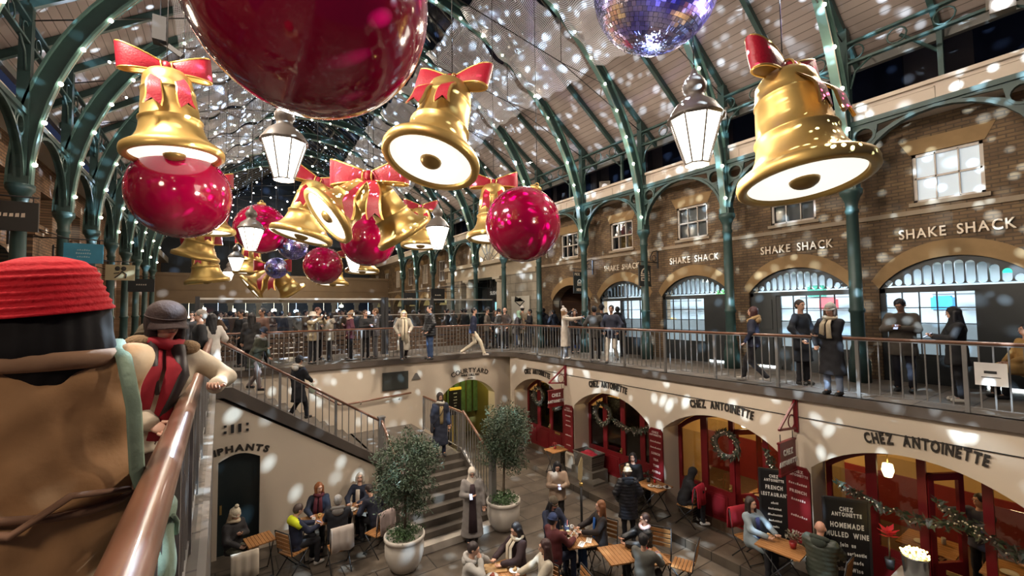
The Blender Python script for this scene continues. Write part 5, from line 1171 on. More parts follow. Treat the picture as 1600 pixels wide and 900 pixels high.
# big planters with olive trees
LEAF = mat((.055, .085, .05), .55, name='olive_leaf', var=.55, scale=9); BARK = mat((.10, .075, .05), .8, name='bark', var=.3)
def planter_tree(loc, lab_p, lab_t, cz, cr, lean, seed, nl=5200):
    p = thing('planter', lab_p, 'planter', loc); b = MB(); b.lathe([(.20, 0), (.26, .02), (.35, .16), (.40, .34), (.405, .50), (.385, .58), (.40, .62), (.42, .64), (.42, .70), (.39, .71), (.37, .66), (.34, .6), (0, .60)], 32); b.build('pot', mat((.50, .46, .41), .55, name='glazed_pot', var=.08), p)
    b = MB(); rs = random.Random(seed)
    def leafs(b, n, cen, rad, shell=.35):
        for _ in range(n):
            v = Vector((rs.gauss(0, 1), rs.gauss(0, 1), rs.gauss(0, 1))).normalized(); q = (shell+(1-shell)*rs.random()**.6)
            bump = 1+.22*math.sin(3*math.atan2(v.y, v.x)+seed)*math.cos(4*v.z)+.12*math.sin(9*v.x+7*v.z)
            c = Vector(cen)+Vector((v.x*rad[0], v.y*rad[1], v.z*rad[2]))*q*bump
            d = (v*.5+Vector((rs.gauss(0, .6), rs.gauss(0, .6), rs.gauss(-.1, .6)))).normalized()*rs.uniform(.03, .055); w = d.cross(Vector((rs.gauss(0, 1), rs.gauss(0, 1), 1))).normalized()*.012
            b.add([c-d, c+w, c+d, c-w], [(0, 1, 2, 3)])
    leafs(b, 900, (0, 0, .74), (.36, .36, .16), .1); b.build('underplanting', mat((.05, .10, .035), .5, name='ground_ivy', var=.5, scale=9), p)
    t = thing('olive_tree', lab_t, 'tree', (loc[0], loc[1], loc[2]+.6))
    b = MB(); zc = cz-loc[2]-.6
    b.tube([(0, 0, 0), (.02, .01, .4), (lean*.4, 0, zc*.6), (lean, 0, zc)], [.035, .03, .028, .015], 8)
    for k in range(9):
        a = k*2.4; b.tube([(lean*.4, 0, zc*.55+k*.03), (lean*.7+.25*math.cos(a), .25*math.sin(a), zc*.8+k*.03), (lean+.5*math.cos(a), .5*math.sin(a), zc+.12*k-.3)], [.018, .012, .005], 6)
    b.build('trunk', BARK, t)
    b = MB(); leafs(b, nl, (lean, 0, zc), cr); leafs(b, nl//4, (lean-.25, .1, zc-.5), (.48, .45, .40), .1); leafs(b, nl//6, (lean+.15, -.1, zc-.75), (.38, .38, .30), .1); leafs(b, nl//5, (lean+.3, 0, zc+.2), (.45, .4, .35)); b.build('foliage', LEAF, t)
planter_tree(P(632, 888, Z=H), 'large pale glazed planter at the foot of the stairs, left of the walking woman', 'bushy olive tree in the left planter, hiding part of the stairs', -1.60, (.70, .66, .66), .05, 1)
planter_tree(P(787, 825, Z=H), 'large pale glazed planter right of the stair newel', 'airy olive tree in the right planter before the cream wall', -1.35, (.64, .62, .62), .1, 5)
# queue post with pale flag
t = thing('parasol_post', 'slim black post with brass collar carrying a folded cream banner', 'post', (7.05, 7.7, H)); t.location = P(911, 845, Z=H)+Vector((.2, .25, 0))
b = MB(); b.tube([(0, 0, 0), (0, 0, 1.15)], .03, 10); b.lathe([(.16, 0), (.16, .03), (.05, .05), (0, .05)], 16); b.build('pole', DARK, t); b = MB(); b.lathe([(.035, 1.12), (.045, 1.14), (.045, 1.18), (.03, 1.2), (0, 1.2)], 12); b.build('collar', BRASS, t)
b = MB(); b.prism([(-.02, 1.2), (.05, 1.35), (.06, 1.75), (.03, 1.8), (-.08, 1.6), (-.09, 1.3)], -.01, .01, XZ(0)); b.build('banner', mat((.45, .36, .2), .7, name='banner_cloth'), t)
# mulled wine counter
cz_ = -2.62; t = thing('bar_counter', 'dark counter with a pale edge at the bottom right corner', 'counter', (9.05, 1.75, ZP))
b = MB(); b.box((-.3, -1.3, .86), (.35, .85, .90)); b.build('worktop', mat((.4, .38, .36), .4, name='counter_top'), t); b = MB(); b.box((-.22, -1.25, 0), (.3, .8, .86)); b.build('body', mat((.10, .015, .015), .5, name='counter_red'), t)
ct = ZP+.901
p_ = Vector((9.02, 2.32, ct)); t = thing('wine_urn', 'steel urn topped with a heap of glowing yellow lights', 'urn', p_); b = MB(); b.lathe([(.13, 0), (.14, .02), (.17, .38), (.18, .40), (.15, .41), (0, .40)], 24); b.build('body', mat((.30, .31, .31), .25, metal=.8, name='urn_steel'), t)
b = MB(); rs = random.Random(4)
for k in range(80): a = rs.uniform(0, 2*PI); r_ = .17*math.sqrt(rs.random()); b.ball((r_*math.cos(a), r_*math.sin(a), .42+.05*rs.random()+.05*(1-r_/.17)), .014, 6, 4)
b.build('light_heap', mat((1, .72, .2), .5, emit=14., name='bulb'), t, kind='stuff'); lamp('urn_glow', 'POINT', p_+Vector((0, 0, .62)), 1.5, (1, .7, .3), .05)
t = thing('poinsettia', 'red poinsettia flower beside the glowing urn', 'flower', p_+Vector((.12, .35, 0))); b = MB(); b.lathe([(.05, 0), (.07, .16), (0, .15)], 12); b.build('pot', DARK, t)
b = MB(); b.tube([(0, 0, .14), (0, 0, .5)], .012, 6); b.build('stem', BARK, t); b = MB()
for k in range(14): a = k*2.4; d = Vector((math.cos(a), math.sin(a), .2+.04*k)); w = Vector((-math.sin(a), math.cos(a), 0))*.04; c = Vector((0, 0, .5+.006*k)); b.add([c, c+d*.07+w, c+d*.15, c+d*.07-w], [(0, 1, 2, 3)])
b.build('petals', mat((.5, .01, .02), .6, name='red_petal'), t)
for k, (dx, dy, c, l, hh) in enumerate(((0, 1.72, (.35, .33, .3), 'grey lidded storage jar on the counter, left of two', .2), (-.05, 1.5, (.5, .5, .48), 'striped white jar on the counter', .2), (.05, 1.05, (.4, .36, .28), 'stoppered glass jar on the counter by the right edge', .22), (.0, 1.88, (.12, .1, .1), 'small dark jar behind the striped one', .14))):
    t = thing('jar', l, 'jar', (9.0+dx, dy, ct)); b = MB(); b.lathe([(.06, 0), (.085, .03), (.09, hh*.6), (.06, hh*.85), (.05, hh*.87), (0, hh*.87)], 16); t = b.build('body', mat(c, .25, name='jar_glaze'), t)
    b = MB(); b.lathe([(.062, hh*.87), (.062, hh*.95), (.02, hh), (.02, hh*1.1), (0, hh*1.12)], 12); b.build('lid', mat(tuple(v*.6 for v in c), .4, name='jar_lid'), t)
    if 'striped' in l:
        b = MB()
        for q in range(4): z = .03+q*.04; b.tube([(.089*math.cos(a), .089*math.sin(a), z) for a in np.linspace(0, 2*PI, 17)[:-1]], .008, 4, closed=True)
        b.build('stripes', DARK, t)
t = thing('price_card', 'pinkish red card standing on the counter', 'card', (9.1, 1.42, ct), R(-50)); b = MB(); b.box((-.16, -.01, 0), (.16, .01, .26)); b.build('card', mat((.45, .03, .07), .5, name='card_red'), t); b = MB(); 
for k in range(4): b.box((-.12, -.014, .06+k*.045), (.12, -.01, .068+k*.045))
b.build('print', mat((.7, .3, .35), .5, name='card_ink'), t)
t = thing('price_card', 'second small red card at the bottom right corner', 'card', (8.95, .75, ct), R(-50)); b = MB(); b.box((-.1, -.01, 0), (.1, .01, .14)); b.build('card', mat((.45, .03, .07), .5, name='card_red'), t); b = MB(); b.box((-.06, -.014, .06), (.06, -.01, .068)); b.build('print', mat((.7, .3, .35), .5, name='card_ink'), t)
# inside bistro tables
for i, (x, y, l) in enumerate(((10.95, 5.3, 'lamp-lit wooden table inside the second arch, behind the glass'), (11.9, 4.9, 'rear lamp-lit wooden table inside the second arch'), (11.2, 8.9, 'dim wooden table inside the third arch'), (10.9, 1.5, 'paper-covered table inside the nearest arch'), (11.0, 2.6, 'table with glasses behind the garland of the nearest arch'))):
    folding_table(l, (x, y, H+.2), 0, .8, .8, .75)
    plate((x-.1, y+.1, H+.2+.752), 'plate on the '+l.split(',')[0].replace('wooden ', ''), .11); cup((x+.15, y-.15, H+.2+.752), 'glass on the '+l.split(',')[0].replace('wooden ', ''), (.6, .55, .45), .12, .035, True)
# wooden bench on the gallery
t = thing('bench', 'wooden bench against the brick front at the right edge', 'bench', (11.75, 1.35, 0)); b = MB(); b.box((-.2, -.5, .42), (.2, .5, .47)); b.build('seat', TEAK, t)
for y in (-.42, .42): b = MB(); b.box((-.18, y-.03, 0), (.18, y+.03, .42)); b.build('leg', DWOOD, t)
# ================================================================ PEOPLE
def cone(p1, p2, r1, r2, sy=1.0, sx=1.0): return ('c', np.array(p1, float), np.array(p2, float), r1, r2, sx, sy)
def ell(c, r): return ('e', np.array(c, float), np.array(r, float))
def sdf_field(prims, X, Y, Z, k, far):
    g = np.full(X.shape, far)
    return g
def nets(prims, res, k=.03, cut=None, disp=None, neg=()):
    lo = np.full(3, 1e9); hi = -lo
    for p in prims:
        if p[0] == 'c': r = max(p[3], p[4]); r3 = np.array([r*p[5], r*p[6], r]); a = np.minimum(p[1], p[2])-r3; b_ = np.maximum(p[1], p[2])+r3
        else: a = p[1]-p[2]; b_ = p[1]+p[2]
        lo = np.minimum(lo, a); hi = np.maximum(hi, b_)
    lo -= res*3; hi += res*3; n = np.ceil((hi-lo)/res).astype(int)+1
    ax = [lo[i]+res*np.arange(n[i]) for i in range(3)]
    X, Y, Z = np.meshgrid(*ax, indexing='ij'); big = .3; g = np.full(X.shape, big)
    def dist(p, s):
        x, y, z = X[s], Y[s], Z[s]
        if p[0] == 'c':
            sx, sy = p[5], p[6]; a = p[1]/np.array([sx, sy, 1]); b_ = p[2]/np.array([sx, sy, 1]); ab = b_-a; L2 = max(ab@ab, 1e-9)
            px_, py_, pz_ = x/sx-a[0], y/sy-a[1], z-a[2]; t = np.clip((px_*ab[0]+py_*ab[1]+pz_*ab[2])/L2, 0, 1)
            d = np.sqrt((px_-t*ab[0])**2+(py_-t*ab[1])**2+(pz_-t*ab[2])**2); return (d-(p[3]+(p[4]-p[3])*t))*min(sx, sy, 1)
        q = ((x-p[1][0])/p[2][0], (y-p[1][1])/p[2][1], (z-p[1][2])/p[2][2]); k0 = np.sqrt(q[0]**2+q[1]**2+q[2]**2)
        k1 = np.sqrt((q[0]/p[2][0])**2+(q[1]/p[2][1])**2+(q[2]/p[2][2])**2)+1e-9; return k0*(k0-1)/k1
    def sl_(p, pad):
        if p[0] == 'c': r = max(p[3], p[4]); r3 = np.array([r*p[5], r*p[6], r])+pad; a = np.minimum(p[1], p[2])-r3; b_ = np.maximum(p[1], p[2])+r3
        else: a = p[1]-p[2]-pad; b_ = p[1]+p[2]+pad
        i0 = np.maximum(0, ((a-lo)/res).astype(int)); i1 = np.minimum(n, ((b_-lo)/res).astype(int)+2)
        return tuple(slice(i0[i], i1[i]) for i in range(3))
    for p in prims:
        s = sl_(p, max(.10, k*2)); d = dist(p, s); h = np.clip(.5+.5*(g[s]-d)/k, 0, 1); g[s] = g[s]*(1-h)+d*h-k*h*(1-h)
    if disp is not None: g = g+disp(X, Y, Z)
    for p in neg:
        s = sl_(p, .05); d = dist(p, s); g[s] = np.maximum(g[s], -d)
    if cut is not None: g = np.maximum(g, cut(X, Y, Z))
    s = g < 0; c = sum(s[a:n[0]-1+a, b_:n[1]-1+b_, e:n[2]-1+e].astype(int) for a in (0, 1) for b_ in (0, 1) for e in (0, 1))
    m_ = (c > 0) & (c < 8); idx = -np.ones(m_.shape, int); I, J, K = np.nonzero(m_); idx[m_] = np.arange(len(I))
    acc = np.zeros((len(I), 3)); cnt = np.zeros(len(I))
    cs = [(a, b_, e) for a in (0, 1) for b_ in (0, 1) for e in (0, 1)]
    for u in cs:
        for ax_ in range(3):
            if u[ax_]: continue
            v = list(u); v[ax_] = 1; va = g[I+u[0], J+u[1], K+u[2]]; vb = g[I+v[0], J+v[1], K+v[2]]; cr = (va < 0) != (vb < 0)
            t = np.where(cr, va/np.where(cr, va-vb, 1), 0); pos = np.tile(np.array(u, float), (len(I), 1)); pos[:, ax_] += t
            acc[cr] += pos[cr]; cnt[cr] += 1
    V = lo+res*(np.stack([I, J, K], 1)+acc/np.maximum(cnt, 1)[:, None]); Fs = []
    for ax_ in range(3):
        o1, o2 = (ax_+1) % 3, (ax_+2) % 3
        def S_(da, d1, d2):
            q = [None]*3; q[ax_] = slice(da, n[ax_]-1+da); q[o1] = slice(1, n[o1]-1); q[o2] = slice(1, n[o2]-1); return tuple(q)
        A = s[S_(0, 0, 0)]; Bq = s[S_(1, 0, 0)]; ch = A != Bq; W3 = np.stack(np.nonzero(ch), 1)
        fl = A[ch]
        base = W3.copy(); 
        def cid(d1, d2): q = base.copy(); q[:, o1] += d1; q[:, o2] += d2; return idx[q[:, 0], q[:, 1], q[:, 2]]
        quad = np.stack([cid(0, 0), cid(1, 0), cid(1, 1), cid(0, 1)], 1); quad[~fl] = quad[~fl][:, ::-1]; Fs.append(quad)
    return V, np.concatenate(Fs)
def ik(S, Hn, l1, l2, hint):
    S, Hn = Vector(S), Vector(Hn); d = Hn-S; L_ = min(d.length, (l1+l2)*.995); u = d.normalized(); Hn = S+u*L_
    a = (l1*l1-l2*l2+L_*L_)/(2*L_); h = math.sqrt(max(0, l1*l1-a*a)); q = Vector(hint); q = (q-u*q.dot(u)).normalized(); return S+u*a+q*h, Hn
SK = (.58, .34, .24); SK2 = (.40, .22, .14); SK3 = (.66, .40, .30)
BLK = (.012, .012, .016); NVY = (.012, .018, .045); BRN = (.06, .03, .02); GRY = (.20, .19, .18); BEI = (.36, .27, .18); WHT = (.62, .58, .52)
def cloth(c, rough=.85): return mat(c, rough, name='cloth', var=.18, scale=14, bump=.25)
PERSON_N = [0]
def person(label, x, y, z, a, h=1.70, pose='stand', hands=('down', 'down'), top=BLK, hem=.80, legs=BLK, skin=SK, hair=('short', BLK), hat=None, scarf=None, lean=0, side=0, turn=0, nod=0, bd=1.0, puff=False, fur=None, hood=None, shoes=(.03, .03, .03), res=.024, bag=None, inner=None, phone=None, hseat=.46, stride=.26, glasses=False, hres=.0125, slot=True, parts=None, flare=1.0):
    PERSON_N[0] += 1; sc = h/1.74
    d = Vector((x, y, 0)); d.normalize(); d = Matrix.Rotation(math.radians(a), 3, 'Z') @ -d
    t = thing('person', label, 'person', (x, y, z), math.atan2(-d.x, d.y)); SM = Matrix.Scale(sc, 4)
    sit = pose == 'sit'; zh = .93 if not sit else hseat/sc+.10
    Lr = Matrix.Rotation(-math.radians(lean), 3, 'X') @ Matrix.Rotation(math.radians(side), 3, 'Y')
    def T(p): v = Lr @ Vector((p[0], p[1], p[2])); return np.array((v.x, v.y, v.z+zh))
    wsh = .165*bd
    # legs
    if pose == 'walk': KA = [((.10, .18*stride/.26, .50), (.10, stride, .11)), ((-.10, .06, .48), (-.10, -stride, .15))]
    elif sit: KA = [((.11, .42, zh-.05), (.11, .42, .10)), ((-.11, .42, zh-.05), (-.11, .40, .10))]
    else: KA = [((.10, .015, .50), (.105, -.01, .10)), ((-.10, .015, .50), (-.105, -.01, .10))]
    hips = [(.085, 0, zh-.02), (-.085, 0, zh-.02)]
    # arms
    TG = {'down': (.25*bd, .04, -.14), 'phone': (.055, .30, .26), 'chest': (.02, .22, .30), 'pocket': (.21*bd, .13, .02), 'photo': (.07, .40, .60), 'face': (.06, .16, .56), 'reach': (.14, .52, .48), 'cross': (-.10, .20, .20), 'table': (.14, .40, .20), 'lap': (.08, .28, .10), 'rail': (.35, .30, .20), 'hold': (.15, .30, .10), 'ear': (.14, .06, .62), 'up': (.22, .25, .75)}
    arms = []
    for sgn, hd in zip((1, -1), hands):
        S = T((sgn*wsh, 0, .47)); tg = TG[hd] if isinstance(hd, str) else hd
        Ht = T((sgn*tg[0], tg[1], tg[2])) if isinstance(hd, str) else np.array(hd)
        if sit and hd == 'table': Ht = np.array((sgn*.13, .42, .80/sc))
        E_, W_ = ik(S, Ht, .275, .265, (sgn*.8, -.45, -.55)); arms.append((S, np.array(E_), np.array(W_)))
    # head frame
    nk = Vector(T((0, -.01, .55))); HM = Matrix.Translation(nk) @ (Matrix.Rotation(-math.radians(turn), 4, 'Z') @ Matrix.Rotation(-math.radians(nod), 4, 'X')) @ Matrix.Translation((0, .01, .045))
    skm = mat(skin, .5, name='skin', var=.06, scale=5)
    # ---- body: one mesh
    b = MB(SM)
    pr = [cone(T((0, 0, .02)), T((0, 0, .42)), .09, .10, .8), cone(T((wsh*.8, 0, .44)), T((-wsh*.8, 0, .44)), .05, .05), cone(T((0, 0, .45)), nk+Vector((0, .005, .03)), .055, .05)]
    for (K_, A_), hp in zip(KA, hips): pr += [cone(hp, K_, .07, .045), cone(K_, A_, .045, .03), cone(A_, (A_[0], A_[1]+.12, A_[2]-.05), .03, .02)]
    for S, E_, W_ in arms: pr += [cone(S, E_, .042, .034), cone(E_, W_, .034, .024)]
    V, Fs = nets(pr, .03, .03); b.add(V, Fs, True)
    hp_ = [ell((0, -.012, .125), (.074, .092, .092)), ell((0, .022, .062), (.056, .064, .070)), cone((0, .092, .105), (0, .108, .078), .007, .012), ell((.079, -.005, .10), (.012, .022, .03)), ell((-.079, -.005, .10), (.012, .022, .03)), cone((0, -.01, -.05), (0, 0, .05), .05, .05), ell((0, .078, .048), (.022, .014, .012)), cone((-.03, .082, .128), (.03, .082, .128), .012, .012)]
    V, Fs = nets(hp_, hres, .018); b.add(V, Fs, True, HM)
    b.mt = 1
    for sx in (-.029, .029): b.ball((sx, .0855, .108), (.013, .008, .007), 8, 6, HM)
    b.mt = 2
    for sx in (-.029, .029): b.ball((sx, .092, .108), (.006, .004, .006), 8, 5, HM); b.tube([HM @ Vector((sx-.02, .089, .124)), HM @ Vector((sx, .095, .130)), HM @ Vector((sx+.02, .089, .124))], .0045, 5)
    b.mt = 3; b.ball((0, .0905, .046), (.020, .008, .0065), 10, 6, HM); b.mt = 0
    for (S, E_, W_), sgn in zip(arms, (1, -1)):
        f_ = Vector(W_-E_).normalized(); q = Vector((sgn, 0, 0)); q = (q-f_*q.dot(f_)); q = q.normalized() if q.length > .1 else f_.orthogonal(); n_ = f_.cross(q)*sgn*(1 if True else 1)
        W0 = Vector(W_); Mh = Matrix((q*sgn, f_, n_)).transposed().to_4x4(); Mh.translation = W0+f_*.04
        b.ball((0, .012, 0), (.038, .052, .018), 10, 8, Mh); b.tube([W0-f_*.05, W0+f_*.02], [.027, .026], 8)
        for j, (o_, ln) in enumerate(((-.027, .062), (-.009, .074), (.009, .069), (.027, .054))):
            c0 = Mh @ Vector((o_, .048, 0)); c1 = Mh @ Vector((o_*1.05, .048+ln*.45, -.008)); c2 = Mh @ Vector((o_*1.05, .048+ln*.72, -.026)); c3 = Mh @ Vector((o_, .048+ln*.72, -.048)); b.tube([c0, c1, c2, c3], [.0095, .009, .008, .006], 6)
        b.tube([Mh @ Vector((-sgn*.0-.034, .0, -.004)), Mh @ Vector((-.056, .03, -.014)), Mh @ Vector((-.052, .058, -.026))], [.012, .010, .007], 6)
    b.build('body', [skm, mat((.7, .68, .64), .3, name='eye_white'), mat((.03, .02, .015), .4, name='iris'), mat((skin[0]*.75, skin[1]*.45, skin[2]*.45), .5, name='lips')], t)
    # ---- trousers and shoes
    lg = [ell((0, -.005, zh-.03), (.165*bd, .125*bd, .11))]
    for (K_, A_), hp in zip(KA, hips): lg += [cone(hp, K_, .092*bd, .066), cone(K_, (A_[0], A_[1], A_[2]), .066, .056)]
    b = MB(SM); V, Fs = nets(lg, res, .03, disp=lambda X, Y, Z: .004*np.sin(38*Z+9*X)); b.add(V, Fs, True); b.build('trousers', cloth(legs), t)
    for (K_, A_) in KA:
        ay = -1 if pose != 'walk' else 0
        b = MB(SM); up_ = A_[2]-.10; V, Fs = nets([cone((A_[0], A_[1]-.03, .045+up_), (A_[0], A_[1]+.13, .038+up_), .046, .038), cone((A_[0], A_[1]-.015, .05+up_), (A_[0], A_[1]-.01, .11+up_), .045, .042)], .02, .02, cut=lambda X, Y, Z: up_+.004-Z); b.add(V, Fs, True); b.build('shoe', mat(shoes, .5, name='shoe_leather'), t)
    # ---- upper garment
    e = .018 if not puff else .035
    hp0 = [cone(T((0, .005, .02)), T((0, .0, .36)), .135*bd+e, .150*bd+e, .74, 1.12), cone(T((wsh*.72, 0, .44)), T((-wsh*.72, 0, .44)), .065+e, .065+e, .95), cone(T((0, 0, -.05)), T((0, 0, .1)), .15*bd+e, .14*bd+e, .8, 1.1)]
    for S, E_, W_ in arms: hp0 += [cone(S, E_, .054+e, .046+e), cone(E_, W_, .044+e, .034+e)]
    hz = hem/sc if not sit else None
    cutf = None
    if not sit:
        if hem < .88:
            hp0.append(cone((0, 0, zh-.04), (0, 0, hz), .15*bd+e, (.165+.06*(.9-hem))*bd*flare+e, .82, 1.08)); 
        cutf = lambda X, Y, Z: hz-Z
    else:
        if hem < .7:
            for sx in (-1, 1): hp0.append(cone((sx*.08, .0, zh-.01), (sx*.11, .34, zh-.03), .10+e, .085+e))
            cutf = lambda X, Y, Z: (.33)-Z
        else: cutf = lambda X, Y, Z: (zh-.12)-Z
    if puff: dz = lambda X, Y, Z: .007*np.sin(Z*2*PI/.075)+.003*np.sin(30*X+20*Z)
    else: dz = lambda X, Y, Z: .005*np.sin(22*Z+11*X)*np.sin(13*X+7*Y)+.003*np.sin(41*Z-19*X)
    if res < .015: dz = lambda X, Y, Z: .010*np.sin(16*Z+14*X+3*np.sin(9*X))*np.sin(9*X+11*Y+4*Z)+.006*np.sin(34*Z-26*X+12*Y)
    b = MB(SM); V, Fs = nets(hp0, res, .035, cut=cutf, disp=dz); b.add(V, Fs, True)
    nm = 'coat' if hem < .7 else 'jacket'; b.build(nm, cloth(top, .8 if not puff else .45), t)
    if inner is not None:
        b = MB(SM); q = [T((0, .135*bd, .46)), T((0, .15*bd, .3)), T((0, .15*bd, .1)), T((0, .155*bd, -.02))]; iw = [.05, .055, .05, .045]
        if hem < .3: q += [(0, .165*bd, zh-.25), (0, .18*bd, zh-.6)]; iw = [.05, .07, .075, .08, .09, .10]
        b.tube(q, iw, 10, flat=.4, upv=(0, -1, 0)); b.build('shirt', cloth(inner), t)
    # ---- hair, hat
    kind, hc = hair; hm_ = mat(hc, .55, name='hair', var=.35, scale=30, bump=.3)
    face = [ell((0, .095, .075), (.062, .06, .085))]
    if kind != 'bald':
        hh = [ell((0, -.022, .135), (.087, .098, .097))]
        if kind == 'short': hh.append(ell((0, -.05, .09), (.078, .06, .07)))
        if kind in ('long', 'bob'):
            Lh = .10 if kind == 'bob' else .30
            hh += [cone((0, -.05, .10), (0, -.085, .08-Lh), .08, .06, .8, 1.25)]
            for sx in (-1, 1): hh.append(cone((sx*.078, .0, .12), (sx*.085, .01 if kind == 'bob' else .03, .09-Lh*.85), .032, .030))
        if kind == 'bun': hh += [ell((0, -.05, .09), (.078, .06, .07)), ell((0, -.07, .22), (.045, .045, .04))]
        b = MB(SM); V, Fs = nets(hh, hres*1.2, .025, neg=face, disp=lambda X, Y, Z: .003*np.sin(90*X+20*Z)); b.add(V, Fs, True, HM); b.build('hair', hm_, t)
    if hat:
        hk, hcol = hat[0], hat[1]; hmm = mat(hcol, .9, name='hat_wool', var=.2, scale=40, bump=.4); b = MB(SM)
        if hk in ('beanie', 'pompom', 'turban'):
            V, Fs = nets([ell((0, -.018, .15), (.093, .108, .10)), cone((0, -.02, .19), (0, -.03, .225), .06, .035)], hres*1.2, .02, cut=lambda X, Y, Z: .118-.25*(Y)-Z, disp=lambda X, Y, Z: .002*np.sin(np.arctan2(Y, X)*36)); b.add(V, Fs, True, HM)
            b.tube([Vector((.093*math.cos(q), -.015+.105*math.sin(q), .128-.03*math.sin(q))) for q in np.linspace(0, 2*PI, 21)[:-1]] if False else [HM @ Vector((.092*math.cos(q), -.015+.106*math.sin(q), .13-.03*math.sin(q))) for q in np.linspace(0, 2*PI, 21)[:-1]], .016, 8, closed=True)
            kh = b.build('knitted_hat', hmm, t)
            if hk == 'pompom': b = MB(SM); b.ball((0, -.03, .275), .042, 12, 8, HM); b.build('bobble', hmm, kh)
        elif hk == 'bucket':
            b.lathe([(.155, .095), (.15, .11), (.105, .15), (.10, .20), (.085, .235), (0, .245)], 28, HM @ Matrix.Translation((0, -.015, 0))); b.lathe([(.09, .10), (.15, .092), (.155, .095)], 28, HM @ Matrix.Translation((0, -.015, 0))); b.build('bucket_hat', hmm, t)
        elif hk == 'cap':
            V, Fs = nets([ell((0, -.012, .15), (.092, .108, .085))], hres, .01, cut=lambda X, Y, Z: .13-Z); b.add(V, Fs, True, HM); b.ball((0, .10, .135), (.075, .07, .008), 16, 6, HM); b.build('cap', hmm, t)
        elif hk in ('hijab', 'hoodup'):
            q = [ell((0, -.015, .12), (.094, .112, .118)), ell((0, -.01, .02), (.085, .09, .08)), cone((0, 0, 0), (0, .0, -.09), .085, .13, .8), ]
            if hk == 'hijab': q.append(cone((0, .02, -.04), (0, .11, -.16), .07, .05))
            V, Fs = nets(q, hres*1.2, .03, neg=[ell((0, .10, .085), (.058, .06, .075))]); b.add(V, Fs, True, HM); b.build('headscarf' if hk == 'hijab' else 'hood', cloth(hcol), t)
        elif hk == 'headband':
            b.tube([HM @ Vector((.088*math.cos(q), -.01+.1*math.sin(q), .135)) for q in np.linspace(0, 2*PI, 21)[:-1]], .022, 8, closed=True); b.build('headband', hmm, t)
        elif hk == 'earmuffs':
            for sx in (-1, 1): b.ball((sx*.092, 0, .10), (.028, .04, .042), 12, 8, HM)
            b.tube([HM @ Vector((.095*math.cos(q), 0, .12+.12*math.sin(q))) for q in np.linspace(0, PI, 12)], .01, 6); b.build('earmuffs', hmm, t)
    if glasses:
        b = MB(SM @ HM)
        for sx in (-.03, .03): b.tube([(sx+.022*math.cos(q), .098, .108+.018*math.sin(q)) for q in np.linspace(0, 2*PI, 13)[:-1]], .003, 5, closed=True)
        b.tube([(-.052, .097, .11), (-.08, .0, .115)], .003, 5); b.tube([(.052, .097, .11), (.08, 0, .115)], .003, 5); b.build('glasses', DARK, t)
    nk2 = Vector(T((0, .0, .52)))
    if scarf:
        cm = cloth(scarf[0]); b = MB(SM); b.tube([nk2+Vector((.088*math.cos(q), .008+.088*math.sin(q), .015*math.sin(2*q)+.025)) for q in np.linspace(0, 2*PI, 17)[:-1]], .042, 8, closed=True, flat=.9)
        if len(scarf) > 1:
            for sx, L_ in ((-.05, scarf[1]), (.055, scarf[1]*.85)):
                ps = [T((sx*.8, .10, .52)), T((sx, .20*bd, .42)), T((sx*1.1, .205*bd, .42-L_*.5)), T((sx*1.2, .20*bd, .42-L_))]; b.tube(ps, [.035, .042, .046, .05], 8, flat=.35, upv=(0, 1, 0))
        b.build('scarf', cm, t)
    if fur or hood:
        b = MB(SM); cc = fur or hood; rs = random.Random(2)
        ps = [nk2+Vector((.115*math.cos(q), -.02+.10*math.sin(q), .02-.05*math.sin(q))) for q in np.linspace(0, 2*PI, 21)[:-1]]
        b.tube(ps, .040, 10, closed=True)
        if hood or fur: b.ball(nk2+Vector((0, -.11, -.01)), (.12, .07, .09), 14, 8)
        if fur:
            for q in range(260):
                p0 = ps[q % 20]; dd = Vector((rs.gauss(0, 1), rs.gauss(0, 1), rs.gauss(0, 1))).normalized(); w = dd.orthogonal()*.008; c0 = p0+dd*.032; b.add([c0-w, c0+w, c0+dd*.032], [(0, 1, 2)])
        b.build('fur_collar' if fur else 'hood', mat(cc, .95, name='fur', var=.4, scale=50), t)
    if bag:
        bk, bc = bag; b = MB(SM)
        if bk == 'shoulder':
            b.tube([T((-.13, .06, .52)), T((0, .20, .3)), T((.18, .17, .05)), T((.22, .06, -.06)), T((.1, -.19, .15)), T((-.12, -.1, .5))], .011, 6); V, Fs = nets([cone(T((.25, .05, -.08)), T((.25, .05, -.18)), .08, .09, 1.2, .5)], .022, .02); b.add(V, Fs, True)
        elif bk == 'backpack':
            V, Fs = nets([cone(T((0, -.23, .38)), T((0, -.25, .08)), .10, .12, .75, 1.25)], .024, .03); b.add(V, Fs, True)
            for sx in (-.11, .11): b.tube([T((sx, -.16, .5)), T((sx, .06, .53)), T((sx, .18, .36)), T((sx*1.1, .1, .12)), T((sx, -.16, .1))], .014, 6)
        elif bk == 'carry':
            Wv = Vector(arms[0][2]); V, Fs = nets([cone(Wv+Vector((0, .02, -.16)), Wv+Vector((0, .02, -.26)), .07, .10, .7)], .022, .02); b.add(V, Fs, True); b.tube([Wv+Vector((0, -.03, -.12)), Wv+Vector((0, 0, .0)), Wv+Vector((0, .06, -.12))], .008, 5)
        b.build('bag', cloth(bc), t)
